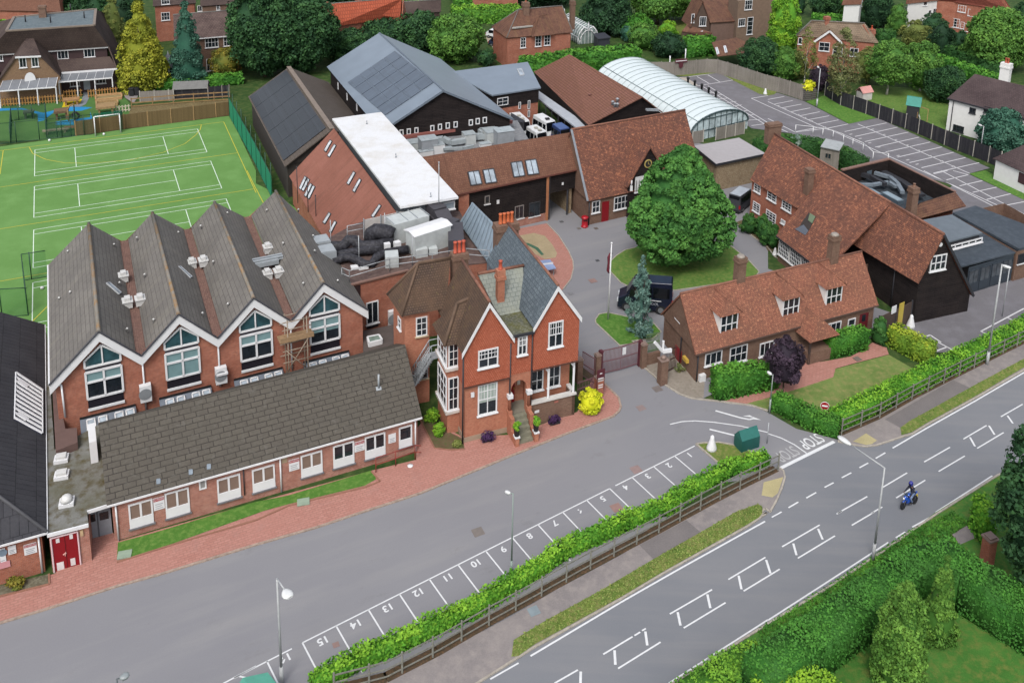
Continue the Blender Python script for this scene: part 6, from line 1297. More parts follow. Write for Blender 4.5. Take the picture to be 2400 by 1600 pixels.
# outside stair up the rear wing
sa,sb=W(P('J',1445,330),1.2),W(P('J',1590,110),4.6);st=thing('metal_stair','grey metal stair with a caged hand rail climbing beside the house','stair',W(P('J',1445,420)))
sa=wpt(wr,P('J',1435,340),.75);sb=wpt(wr,P('J',1585,95),.75);sc_e=sb+HD*1.1
b=Bag();b.bar(sa,sb,1.0,.16);b.bar(sb,sc_e,1.0,.16);b.build('stringer',flat('galvanised_metal','#a9b0b5',.45),st)
for off in (-.5,.5):
    o_=Vector((0,0,0))+Vector((-(sb-sa).y,(sb-sa).x,0)).normalized()*off;b=Bag();b.path([up(sa,1.4)+o_,up(sb,1.4)+o_,up(sc_e,1.4)+o_],.05,6);b.path([up(sa,.7)+o_,up(sb,.7)+o_,up(sc_e,.7)+o_],.04,6)
    for k in range(9):p=lerp(sa,sb,k/8)+o_;b.bar(p,up(p,1.4),.04)
    b.build('hand_rail',flat('galvanised_metal','#a9b0b5',.45),st)
for k in range(12):p=lerp(sa,sb,(k+.5)/12);b=Bag();b.box(up(p,.05),.5,1.0,.05,rz+.3);b.build('tread',flat('galvanised_metal','#a9b0b5',.45),st)

# ================================================================== NEIGHBOURS
def nhouse(name,label,e_px,ze,r_px,zr,wall,roof,hip=(False,False),over=.35,verge=None,cat='house'):
    e0,e1=[W(P(*t),ze) for t in e_px];r0,r1=[W(P(*t),zr) for t in r_px];b1,b0=backeave(e0,e1,r0,r1)
    if hip[0]:b0=Vector((2*r0.x-e0.x,2*r0.y-e0.y,ze))+hd(e1,e0)*0;d=hd(e0,e1);t=(r0-e0).dot(d);b0=b0-d*2*t
    if hip[1]:d=hd(e0,e1);t=(r1-e1).dot(d);b1=b1-d*2*t
    th,ro=gable(name,label,cat,[e0,e1,b1,b0],[r0,r1],wall,roof,over,hip=hip,verge=verge,ridgem=RIDGEG())
    return th,ro,wallof(e0,e1,over,over),(e0,e1,b1,b0,r0,r1)
def wins(th,wl,lst,**k):
    for t,x0,y0,x1,y1,nx,ny in lst:window(th,wl,P(t,x0,y0),P(t,x1,y1),nx,ny,**k)
DT=bricky('dark_brown_plain_tiles','#5a4c48','#4c403e','#38302f',.4,.4,.03,patch='#6a5c56',pscale=.2,bump=.3)
# nursery house, top left
TN=thing('nursery_house','large dark tiled nursery house with a flat topped roof, brick gable and white verandah posts','house',W(P('A',500,960)))
zf=7.6;zt=12.;fr=[W(P('A',x,y),zf) for x,y in ((-150,505),(1000,425))];fb=[W(P('A',x,y),zt) for x,y in ((60,290),(865,238),(880,90),(130,165))]
br0=fr[1]+(fb[2]-fb[1])*1.9;br0.z=zf;bl0=fr[0]+(br0-fr[1])
low=W(P('A',1078,630),4.2);lowb=low+(br0-fr[1])
b=Bag();b.slab([fr[0],fr[1],fb[1],fb[0]],.2);b.slab([fr[1],low,lowb,br0],.2);b.slab([fr[1],br0,fb[2],fb[1]],.2);b.slab([br0,bl0,fb[3],fb[2]],.2);b.slab([bl0,fr[0],fb[0],fb[3]],.2);rn=b.build('roof',DT,TN)
b=Bag();b.flatpoly(fb,zt+.04);b.build('flat_roof_top',mottle('blue_grey_lead_flat','#6d7a80','#5f6c72','#808c90',.5,2,.6),rn)
b=Bag();
for i in range(4):b.bar(up(fb[i],.1),up(fb[(i+1) % 4],.1),.45,.25)
b.build('ridge_tiles',flat('buff_ridge','#8a7c70'),rn)
for x,y in ((235,205),(466,212),(775,170),(650,100)):c=W(P('A',x,y),zt);b=Bag();b.tube(c,up(c,1.3),.12,8);b.build('vent_pipe',DARKT(),TN)
c=W(P('A',395,160),zt);chimney(TN,(c.x,c.y),zt-.5,zt+2.2,1.2,1.2,.4,brick_brown(),0)
dn=hd(fr[0],fr[1]);inn=Vector((-dn.y,dn.x,0))
b=Bag();b.prism([fr[0]+inn*.4,fr[1]+inn*.4-dn*.4,br0-dn*.4-inn*.4,bl0-inn*.4],4,zf-.05,False);b.build('upper_wall',flat('dark_plum_cladding','#4a3638'),TN)
wn=Wall(fr[0]+inn*.38,fr[1]+inn*.38);wins(TN,wn,[('A',522,455,632,540,3,1),('A',765,440,875,522,3,1),('A',-30,490,30,560,2,1)])
b=Bag();b.bar(up(fr[0],-.15),up(fr[1],-.15),.12,.35);b.build('white_fascia',WHITE(),TN)
lw=[W(P('A',520,548),5.8),W(P('A',1008,520),5.8),W(P('A',1078,630),4.2),W(P('A',565,668),4.2)];b=Bag();b.slab(lw,.15);b.build('lower_roof',DT,TN);b=Bag();b.bar(up(lw[3],-.12),up(lw[2],-.12),.12,.35);b.build('white_fascia',WHITE(),TN)
b=Bag();g0_=W(P('A',560,800));g1_=W(P('A',1080,800));b.prism([lw[3]+inn*.5-dn*12,lw[2]+inn*.5-dn*.3,lw[2]+inn*8,lw[3]+inn*8-dn*12],-.2,4.1,False);b.build('lower_wall',flat('dark_plum_cladding','#4a3638'),TN)
wlow=Wall(lw[3]+inn*.5,lw[2]+inn*.5);wins(TN,wlow,[('A',640,745,735,790,3,1),('A',875,722,975,765,3,1)]);dd_=panel(TN,wlow,P('A',765,738),P('A',832,822),flat('pale_grey_door','#aeb6bc'),'door',.06)
# gabled brick front
GB=[(-20,745),(140,525),(378,515),(552,690)];w0=Wall(W(P('A',0,840)),W(P('A',520,800)));wgn=Wall(W(P('A',-30,742),4.4),W(P('A',552,690),4.4))
b=Bag();pts=[wpt(wgn,P('A',*t)) for t in GB];b.face([Vector((pts[0].x,pts[0].y,0)),Vector((pts[3].x,pts[3].y,0)),pts[3],pts[2],pts[1],pts[0]]);b.build('brick_gable',bricky('yellow_brown_brick','#9c7c5c','#8a6c50','#8c7c6e',.24,.11,.014,bump=.1),TN)
pkn=W(P('A',280,285),11.2);b=Bag();wn3=Vector((wgn.n.x,wgn.n.y,0))*.3;b.slab([pts[1]+wn3,pts[2]+wn3,pkn],.15);pb=pkn+inn*3;b.slab([pts[0]+wn3,pts[1]+wn3,pkn,pb,pts[0]+inn*6],.15) if False else (b.slab([pts[0]+wn3,pts[1]+wn3,pkn],.15),b.slab([pts[0]+wn3,pkn,pts[0]+inn*6],.1));b.slab([pts[2]+wn3,pts[3]+wn3,pkn],.15);b.slab([pts[3]+wn3,pts[3]+inn*5,pkn],.1);b.build('gable_roof',DT,TN)
b=Bag();b.bar(pts[1]+wn3*1.2,pts[2]+wn3*1.2,.1,.3);b.build('white_fascia',WHITE(),TN);wins(TN,wgn,[('A',170,530,248,620,2,1),('A',283,523,358,612,2,1)])
uu,zz=wgn.uv(P('A',280,722));b=Bag();R1_,R2_=.85,1.35;n_=Vector((wgn.n.x,wgn.n.y,0));b.slab([wgn.pt(uu+math.cos(2*math.pi*k/24)*R1_,zz+math.sin(2*math.pi*k/24)*R2_,.9) for k in range(24)],.08,tuple(-n_));b.build('oval_sign',WHITE(),None,'white oval sign on the brick gable of the nursery house',loc=wgn.pt(uu,zz,.9),cat='sign')
def verandah(a,c,a2,c2,z1,z2,n,lab):
    q=[W(P('A',*a),z1),W(P('A',*c),z1),W(P('A',*c2),z2),W(P('A',*a2),z2)];th=thing('verandah',lab,'verandah',(q[3].x,q[3].y,0));b=Bag();b.slab(q,.1);b.build('canopy',flat('canopy_grey','#7e8288',.4),th);b=Bag()
    for k in range(n*2+1):b.bar(up(lerp(q[0],q[1],k/(2*n)),.05),up(lerp(q[3],q[2],k/(2*n)),.05),.05)
    b.bar(up(q[3],-.1),up(q[2],-.1),.12,.22);b.build('canopy_bar',flat('white_paint','#e9eaec'),th)
    for k in range(n+1):p=lerp(q[3],q[2],k/n);b=Bag();b.bar((p.x,p.y,0),(p.x,p.y,p.z-.1),.16);b.build('post',WHITE(),th)
verandah((30,740),(530,712),(-10,835),(512,797),4.3,3.2,3,'grey canopy on white posts below the brick gable of the nursery');verandah((580,665),(1045,640),(540,752),(1030,712),4.0,3.3,3,'grey canopy on white posts at the right end of the nursery')
# brown tiled house behind the blue cypress
th,ro,wl,_=nhouse('brown_tiled_house','brown tiled brick house behind the dark blue green conifer',[('A',1600,372),('A',2215,320)],7.2,[('A',1590,138),('A',2185,92)],11.,brick_brown(),bricky('purple_brown_tiles','#6c5b58','#5c4d4a','#3f3533',.5,.4,.04,patch='#7a6964',bump=.4))
wins(th,wl,[('A',1880,350,2008,432,4,2),('A',2050,338,2140,420,3,2),('A',1893,545,1955,650,2,2)]);b=Bag();gutter(b,up(_[0],-.1),up(_[1],-.1),.2);b.build('gutter',WHITE(),th)
th,ro,wl,_=nhouse('tiled_side_wing','lower tiled brick wing at the right of the brown tiled house',[('A',2205,325),('A',2400,305)],6.6,[('A',2185,98),('A',2370,85)],10.,brick_brown(),roof_brown())
c=W(P('A',1560,755));b=Bag();R_=1.9;oct_=[Vector((c.x+R_*math.cos(math.pi*k/4+.4),c.y+R_*math.sin(math.pi*k/4+.4))) for k in range(8)];th=thing('octagonal_conservatory','small octagonal conservatory with a grey pointed roof by the conifers','conservatory',c)
b.prism(oct_,0,3.4,False);b.build('glazing',GLASS(),th);b=Bag();
for p in oct_:b.bar((p.x,p.y,0),(p.x,p.y,3.4),.2)
for z in (.5,1.0,3.3):b.path([Vector((p.x,p.y,z)) for p in oct_+oct_[:1]],.1,5)
b.build('frame',WHITE(),th);b=Bag();b.lathe(c+Vector((0,0,3.4)),[(R_+.3,0),(.15,2.2),(.02,2.8)],8);b.build('roof',flat('pale_zinc_roof','#9ea4ac',.4),th)
# red house, far top left
th,ro,wl,_=nhouse('red_brick_house','red brick and tile hung house at the far top left corner',[('A',-300,90),('A',560,110)],4.5,[('A',-100,-330),('A',480,-360)],12,brick_red(),roof_redbrown())
w_=Wall(W(P('A',-200,250)),W(P('A',560,215)));b=Bag();b.prism([w_.pt(0,0),w_.pt(w_.len,0),w_.pt(w_.len,0,-9),w_.pt(0,0,-9)],0,10,True);b.build('tall_wall',brick_red(),th);wins(th,w_,[('A',78,0,145,160,1,3),('A',195,-60,312,38,3,2),('A',-30,-50,35,28,2,1)])
panel(th,w_,P('A',-20,145),P('A',45,240),WHITE(),'white_garage_door',.08)
# red house behind yellow conifer
th,ro,wl,_=nhouse('red_brick_house','red brick house partly hidden behind the golden conifer',[('A',1405,60),('A',1800,30)],8.,[('A',1400,-200),('A',1790,-220)],12,brick_red(),DT);wins(th,wl,[('A',1478,-20,1560,40,3,2),('A',1478,118,1562,185,3,2),('A',1812,55,1858,105,2,1)])
th,ro,wl,_=nhouse('dark_brick_house','dark brick house glimpsed at the top edge between the conifers',[('A',1840,60),('A',2250,30)],8.,[('A',1840,-150),('A',2250,-180)],12,brick_brown(),DT);wins(th,wl,[('A',1985,45,2022,95,2,1)])
# orange tile house
th,ro,wl,_=nhouse('orange_tiled_house','brick house with a bright orange banded tile roof behind the tall trees',[('B',690,250),('B',1350,150)],6.2,[('B',570,45),('B',1335,-15)],10.5,brick_red(),bricky('orange_banded_tiles','#c8694c','#b75b41','#8a4534',.5,.75,.06,patch='#a85a44',pscale=.3,bump=.5))
pl=Plane(_[0],_[1],_[5]);b=Bag();c=pl.at(P('B',650,100));b.slab([pl.at(p,.1) for p in PL('B',630,20,665,18,690,240,650,245)],.3);b.build('brick_chimney_breast',brick_red(),th)
q=[W(P('B',x,y),z) for x,y,z in ((865,215,5.5),(1180,175,5.5),(1210,140,6.2),(850,170,6.2))];b=Bag();b.slab(q,.2);b.build('flat_extension_roof',flat('slate_felt','#6a7478'),th);b=Bag();b.prism(inset2([q[0],q[1],q[1]+Vector((-2,5,0)),q[0]+Vector((-2,5,0))],.2),0,5.3,False);b.build('extension_wall',brick_red(),th)
w_=Wall(q[0]+Vector((.1,.2,0)),q[1]+Vector((.1,.2,0)));wins(th,w_,[('B',925,228,985,295,2,2),('B',1048,208,1080,270,1,2)]);q=[W(P('B',x,y),z) for x,y,z in ((685,245,5.3),(860,238,5.3),(820,205,5.8),(700,210,5.8))];b=Bag();b.slab(q,.2);b.build('bay_roof',DARKT(),th)
w_=Wall(W(P('B',685,245),5.2),W(P('B',860,238),5.2));b=Bag();b.prism([w_.pt(0,0,-.3),w_.pt(w_.len,0,-.3),w_.pt(w_.len,0,-3),w_.pt(0,0,-3)],0,5.1,False);b.build('bay_wall',brick_red(),th);window(th,w_,P('B',720,255),P('B',800,290),4,2,off=-.25)
c=W(P('B',940,20),10.);chimney(th,(c.x,c.y),8.5,12.6,1.2,1.2,.4,brick_red(),1)
th,ro,wl,_=nhouse('dark_garage','dark timber garage behind the clipped hedge at the top',[('B',1340,80),('B',1700,60)],3.2,[('B',1340,20),('B',1700,0)],5.5,flat('dark_brown_timber','#4a3a36'),DT);panel(th,wl,P('B',1605,25),P('B',1688,100),flat('brown_garage_door','#6d4a3c'),'garage_door',.05)
th,ro,wl,_=nhouse('distant_brick_house','distant brick house above the long clipped hedge at the top',[('B',1980,-60),('B',2420,-70)],5.5,[('B',1980,-210),('B',2420,-220)],9,brick_red(),roof_redbrown());wins(th,wl,[('B',2035,-50,2120,-10,3,1)])
# hipped brown roof house, top centre
th,ro,wl,_=nhouse('hipped_roof_house','brick house with a hipped brown roof and tall chimneys beside the white greenhouse',[('C',-50,352),('C',560,300)],6.6,[('C',60,90),('C',460,55)],11.2,brick_red(),roof_brown(),hip=(True,True))
wins(th,wl,[('C',78,348,125,438,2,3),('C',213,332,268,425,2,3),('C',296,325,350,415,2,3)]);e0_,e1_,b1_,b0_,r0_,r1_=_
pl=Plane(e0_,e1_,r1_);qd=hd(e0_,e1_);c=W(P('C',260,300),6.6)
for x in (300,):b=Bag();a_=W(P('C',175,332),6.65);c_=W(P('C',385,312),6.65);k=W(P('C',250,150),10.2);k2=W(P('C',330,130),10.2);i_=Vector((-qd.y,qd.x,0));f_=i_*-.6;b.slab([a_+f_,c_+f_,k2,k],.12);b.slab([a_+f_,k,a_+i_*3.4+Vector((0,0,0))],.1);b.build('hipped_bay_roof',roof_brown(),th)
b=Bag();q=[W(P('C',x,y),z) for x,y,z in ((0,262,8.3),(195,240,8.3),(150,198,8.5),(30,200,8.5))];b.slab(q,.2);b.build('flat_dormer_roof',flat('pale_lead','#a8a6a0'),th)
for x,yb,yt,s in ((122,200,22,1.3),(552,190,10,1.0)):c=W(P('C',x,yb),8.6 if x<300 else 6);chimney(th,(c.x,c.y),c.z-2,ztop(c,P('C',0,yt)[1]),s,s,.4,brick_brown(),1 if x<300 else 0,'#a8644a',poth=.5)
# greenhouse
gp=[W(P('C',605,410)),W(P('C',790,392))];wgH=Wall(*gp);gh=thing('greenhouse','ornate white framed glasshouse with finials beside the hipped roof house','greenhouse',gp[0]);ah=Vector((-wgH.n.x,-wgH.n.y,0));Lh=13.;za=wgH.uv(P('C',715,270))[1];hw=wgH.len/2
pr_=lambda t:[(-hw,0),(-hw,1.6),(-hw*.8,2.9),(-hw*.45,3.9),(0,za),(hw*.45,3.9),(hw*.8,2.9),(hw,1.6),(hw,0)]
ring=lambda t:[wgH.pt(hw+u,z)+ah*t for u,z in pr_(0)]
b=Bag();b.loft([ring(0),ring(Lh)]);b.build('glass_shell',glassy('greenhouse_glass','#8fa09c',.15),gh);b=Bag()
for k in range(13):
    r_=ring(Lh*k/12);b.path([p*1 for p in r_],.07 if k else .12,5)
for i in (1,4,7):b.bar(ring(0)[i],ring(Lh)[i],.16)
for k in range(1,6):u=wgH.len*k/6;b.bar(wgH.pt(u,0,.05),wgH.pt(u,3.2 if k in (1,5) else 4,.05),.08)
b.path([wgH.pt(hw+hw*.85*math.cos(a_),3.2*math.sin(a_),.08) for a_ in [math.pi*k/10 for k in range(11)]],.1,5);b.build('white_frame',WHITE(),gh)
for t in (0,Lh):b=Bag();c=ring(t)[4];b.lathe(c,[(.18,0),(.1,.5),(.16,.8),(.02,1.8)],8);b.build('finial',WHITE(),gh)
b=Bag();q=[W(P('C',x,y),2.6) for x,y in ((790,360),(910,345),(850,300),(745,310))];b.slab(q,.2);b.prism(inset2(q,.2),0,2.4,False);b.build('dark_shed',flat('charcoal_shed','#3a3c46'),None,'low charcoal roofed shed right of the greenhouse',loc=(q[0].x,q[0].y,0),cat='shed')
# steep gabled house top right of centre
th,ro,wl,_=nhouse('steep_gabled_house','large brown house with steep tiled gables and a low skylit outshot at the top',[('C',1820,210),('C',2130,190)],5.5,[('C',1735,-60),('C',2110,-80)],9.6,flat('brown_render','#7a6258',.9),roof_brown())
w_=Wall(W(P('C',1632,415)),W(P('C',1812,410)));ga=w_.uv(P('C',1750,10));b=Bag();b.face([w_.pt(0,0),w_.pt(w_.len,0),w_.pt(w_.len,4.4),w_.pt(ga[0],ga[1]),w_.pt(0,4.6)]);b.build('front_gable',flat('dark_brown_boards','#5c4a40'),th);wins(th,w_,[('C',1725,155,1780,240,3,1),('C',1650,130,1672,210,1,1)])
i_=Vector((-w_.n.x,-w_.n.y,0));n_=-i_*.3;b=Bag();b.slab([w_.pt(-.3,4.3)+n_,w_.pt(ga[0],ga[1]+.1)+n_,w_.pt(ga[0],ga[1]+.1)+i_*6,w_.pt(-.3,4.3)+i_*6],.15);b.slab([w_.pt(w_.len+.4,4.0)+n_,w_.pt(w_.len+.4,4.0)+i_*6,w_.pt(ga[0],ga[1]+.1)+i_*6,w_.pt(ga[0],ga[1]+.1)+n_],.15);b.build('front_gable_roof',roof_brown(),th)
q=[W(P('C',x,y),z) for x,y,z in ((1560,290,3.),(1830,345,3.),(1840,300,4.2),(1610,228,4.4))];b=Bag();b.slab(q,.15);b.build('outshot_roof',roof_brown(),th);b=Bag();b.prism([V2(q[0])*1,V2(q[1]),V2(q[2])+Vector((0,3)),V2(q[3])],0,2.9,False);b.build('outshot_wall',flat('dark_brown_boards','#5c4a40'),th)
plq=Plane(*q[:3])
for x,y in ((1735,300),(1760,310),(1815,318)):roofwin(th,plq,PL('C',x,y-8,x+14,y-14,x+20,y+10,x+2,y+14),fr=WHITE())
q=[W(P('C',x,y),z) for x,y,z in ((2140,320,7),(2245,300,7),(2245,0,11.),(2050,0,11))]
w_=Wall(W(P('C',2050,420)),W(P('C',2400,380)));b=Bag();b.prism([w_.pt(0,0),w_.pt(w_.len,0),w_.pt(w_.len,0)+i_*6,w_.pt(0,0)+i_*6],0,10.5);b.build('rear_wing_wall',flat('brown_render2','#86705f',.9),th);wins(th,w_,[('C',2142,5,2202,88,3,2),('C',2082,175,2138,240,3,1),('C',2165,162,2205,315,1,4)])
q=[W(P('C',x,y),z) for x,y,z in ((1830,395,3.2),(1900,520,3.2),(2352,480,3.2),(2352,260,5.2),(1820,385,3.6))];b=Bag();b.slab([W(P('C',1835,390),4.2),W(P('C',2060,345),4.8),W(P('C',2352,470),3.2),W(P('C',1890,520),3.2)],.15);g_=b.build('long_low_roof',roof_brown(),th)
plq=Plane(W(P('C',1835,390),4.2),W(P('C',2060,345),4.8),W(P('C',1890,520),3.2))
for x,y in ((1880,475),(1955,460)):roofwin(th,plq,PL('C',x-10,y-30,x+6,y-34,x+22,y+22,x+4,y+28),fr=WHITE())
# brown tiled house behind the trees, right
th,ro,wl,_=nhouse('pale_tiled_house','brick house with pale brown tiles and a white edged gable behind the silver birch',[('D',260,330),('D',1025,400)],7.,[('D',400,190),('D',890,215)],10.5,brick_red(),bricky('pale_brown_tiles','#8f7b69','#80705f','#5e5146',.5,.42,.04,patch='#9a8a76',bump=.4),hip=(True,False))
w_=Wall(W(P('D',440,640)),W(P('D',840,640)));w_=Wall(wl.pt(wl.uv(P('D',440,380))[0],0,1.5),wl.pt(wl.uv(P('D',670,400))[0],0,1.5));ga=w_.uv(P('D',582,290));i_=Vector((-w_.n.x,-w_.n.y,0));n_=-i_*.4
b=Bag();b.prism([w_.pt(0,0),w_.pt(w_.len,0),w_.pt(w_.len,0)+i_*3,w_.pt(0,0)+i_*3],0,6.5,False);b.face([w_.pt(0,6.5),w_.pt(w_.len,6.5),w_.pt(w_.len/2,ga[1])]);b.build('front_gable',brick_red(),th)
b=Bag();b.bar(w_.pt(-.4,6.4)+n_,w_.pt(w_.len/2,ga[1]+.1)+n_,.12,.4);b.bar(w_.pt(w_.len/2,ga[1]+.1)+n_,w_.pt(w_.len+.4,6.4)+n_,.12,.4);b.build('bargeboard',WHITE(),th);b=Bag();b.slab([w_.pt(-.4,6.4)+n_,w_.pt(w_.len/2,ga[1]+.1)+n_,w_.pt(w_.len/2,ga[1]+.1)+i_*5,w_.pt(-.4,6.4)+i_*3],.12);b.slab([w_.pt(w_.len+.4,6.4)+n_,w_.pt(w_.len+.4,6.4)+i_*3,w_.pt(w_.len/2,ga[1]+.1)+i_*5,w_.pt(w_.len/2,ga[1]+.1)+n_],.12);b.build('gable_roof',roof_brown(),th)
wins(th,w_,[('D',472,385,562,475,2,2),('D',600,425,680,520,2,2)]);wins(th,wl,[('D',755,440,825,525,2,2),('D',272,515,308,640,1,3),('D',320,535,360,600,2,2),('D',280,345,310,410,1,1)])
c=W(P('D',940,400),6);chimney(th,(c.x,c.y),2,ztop(c,P('D',0,270)[1]),1.2,1.,.4,brick_red(),1,poth=.8);c=W(P('D',530,300),8);chimney(th,(c.x,c.y),7,11.5,1.1,.9,.4,brick_red(),0)
# top right brick house
th,ro,wl,_=nhouse('red_roofed_house','red brick house with white windows and a red tiled roof at the top right',[('D',1700,20),('D',2250,110)],7.5,[('D',1640,-150),('D',2120,-90)],12,brick_red(),bricky('red_plain_tiles','#8f5044','#80463b','#5e3830',.4,.4,.03,patch='#7a4438',bump=.3))
wins(th,wl,[('D',1750,45,1815,120,3,2),('D',1842,82,1908,158,3,2),('D',1688,165,1755,260,3,3),('D',1772,200,1800,270,1,3),('D',1805,215,1845,295,2,3)]);panel(th,wl,P('D',1850,225),P('D',1885,300),DARKT(),'porch_door',.05)
th,ro,wl,_=nhouse('white_and_black_house','white rendered house with a black boarded end at the top right',[('D',1270,40),('D',1640,0)],7.5,[('D',1290,-100),('D',1640,-140)],11,WHITE() if 0 else flat('white_render','#eeeeec',var=.05),roof_redbrown());wins(th,wl,[('D',1430,5,1460,50,1,1),('D',1475,95,1495,140,1,1),('D',1518,80,1550,125,2,1)])
panel(th,wl,P('D',1615,0),P('D',1700,130),DARKT(),'black_boarding',.3,.3)
th,ro,wl,_=nhouse('distant_white_house','distant pale house with white windows at the top edge',[('D',740,10),('D',880,15)],7.,[('D',720,-80),('D',880,-80)],10,flat('white_render','#eeeeec',var=.05),roof_redbrown());wins(th,wl,[('D',750,0,860,60,4,2)])
# big white house right
WR_=flat('white_render','#eeeeec',var=.05);DTW=bricky('dark_plain_tiles','#57494a','#4b3f40','#383032',.4,.4,.03,patch='#665858',pscale=.2,bump=.3)
e0_,e1_=W(P('D',1645,905),5.9),W(P('D',2500,1130),5.9);kx=W(P('D',1900,680),9.5);dE=hd(e0_,e1_);iE=Vector((-dE.y,dE.x,0));dpt=(kx-e0_).dot(iE);r0_=e0_+dE*4.5+iE*dpt;r0_.z=9.5;r0_=kx;r1_=r0_+dE*16
b1_=e1_+iE*dpt*2;b0_=e0_+iE*dpt*2
th,ro=gable('white_house','big white rendered house with a dark tiled roof and a tall white chimney','house',[e0_,e1_,b1_,b0_],[r0_,r1_],WR_,DTW,.35,hip=(True,False));wl=wallof(e0_,e1_,.35,.35)
wins(th,wl,[('D',1855,985,1905,1050,2,1),('D',1990,975,2058,1050,2,1),('D',1705,1140,1795,1225,3,1)],frame=DARKT(),sill=DARKT())
b=Bag();b.bar(up(e0_,-.05),up(e1_,-.05),.15,.22);b.build('gutter',DARKT(),th)
for x in (1665,1955):u_=wl.uv(P('D',x+20,1100))[0];b=Bag();b.tube(wl.pt(u_,0,.1),wl.pt(u_,5.7,.1),.08);b.build('downpipe',DARKT(),th)
c=W(P('D',2160,825),7.6);chimney(th,(c.x,c.y),6,ztop(c,P('D',0,580)[1]),1.7,1.1,math.atan2(dE.y,dE.x),WR_,2,'#b4543c')
e0_,e1_=W(P('D',2065,1455),3.4),W((2600,495),3.4);dE=hd(e0_,e1_);iE=Vector((-dE.y,dE.x,0));kx=W((2400,335),6.5);dpt=(kx-e0_).dot(iE)
th,ro=gable('white_garage','white rendered garage with a dark tiled roof at the right edge','garage',[e0_,e1_,e1_+iE*dpt*2,e0_+iE*dpt*2],[e0_+iE*dpt+dE*3.+Vector((0,0,3.1)),e1_+iE*dpt+Vector((0,0,3.1))],WR_,DTW,.35,hip=(True,False));wl=wallof(e0_,e1_,.35,.35);panel(th,wl,P('H',2310,10),P('H',2500,200),flat('maroon_garage_door','#4a2e34'),'garage_door',.06)
# ================================================================== PLANTS
nr_=np.random.RandomState(5)
def quadmesh(name,cen,nor,size,var,core=None,mat=None,parent=None,off=(0,0,0),tall=1.35):
    """many small leaf faces (centres, normals, sizes) plus an optional inner body, as one mesh"""
    n=len(cen);nor=nor/np.maximum(1e-6,np.linalg.norm(nor,axis=1,keepdims=True))
    r=nr_.normal(size=(n,3));a=np.cross(nor,r);a /= np.maximum(1e-6,np.linalg.norm(a,axis=1,keepdims=True));b=np.cross(nor,a)
    s=size[:,None]*.5
    v=np.stack([cen-a*s-b*s*tall*.6,cen+a*s*.9-b*s*.3,cen+b*s*tall+a*s*.1,cen-a*s*.8+b*s*.35],1).reshape(-1,3);v=v-np.array(off)
    nv=4*n;f=[tuple(range(4*i,4*i+4)) for i in range(n)];vv=np.repeat(var,4)
    if core:
        cv,cf=core;f+=[tuple(i+nv for i in q) for q in cf];v=np.vstack([v,np.array(cv)-np.array(off)]);vv=np.concatenate([vv,np.zeros(len(cv))])
    me=bpy.data.meshes.new(name);me.vertices.add(len(v));me.vertices.foreach_set('co',v.astype('f').ravel())
    ls=np.array([len(q) for q in f]);me.loops.add(int(ls.sum()));me.loops.foreach_set('vertex_index',np.concatenate([np.array(q) for q in f]).astype('i') if core else np.arange(4*n,dtype='i'))
    me.polygons.add(len(f));me.polygons.foreach_set('loop_start',np.concatenate([[0],np.cumsum(ls)[:-1]]).astype('i'));me.polygons.foreach_set('loop_total',ls.astype('i'))
    at=me.attributes.new('leafvar','FLOAT','POINT');at.data.foreach_set('value',vv.astype('f'));me.update(calc_edges=True);me.validate()
    me.materials.append(mat);o=bpy.data.objects.new(name,me);COL.objects.link(o);o.location=(0,0,0) if parent else off
    if parent:o.parent=parent
    return o
PROF=dict(bell=[(0,.6),(.1,.9),(.25,1.),(.45,.92),(.62,.74),(.8,.47),(.93,.24),(1,.04)],dome=[(0,.55),(.1,.85),(.25,1.),(.45,.97),(.65,.82),(.82,.58),(.94,.3),(1,.05)],
            round=[(0,.35),(.12,.72),(.3,.95),(.5,1),(.7,.88),(.86,.6),(.96,.28),(1,.02)],
            cone=[(0,.8),(.08,1.),(.25,.88),(.45,.7),(.65,.48),(.82,.27),(.94,.11),(1,.01)],
            egg=[(0,.6),(.1,.85),(.3,1.),(.5,.95),(.7,.75),(.85,.48),(.95,.22),(1,.02)],
            column=[(0,.7),(.1,.95),(.4,1.),(.7,.85),(.9,.45),(1,.05)])
def rad(pr,t):return np.interp(t,[p[0] for p in pr],[p[1] for p in pr])
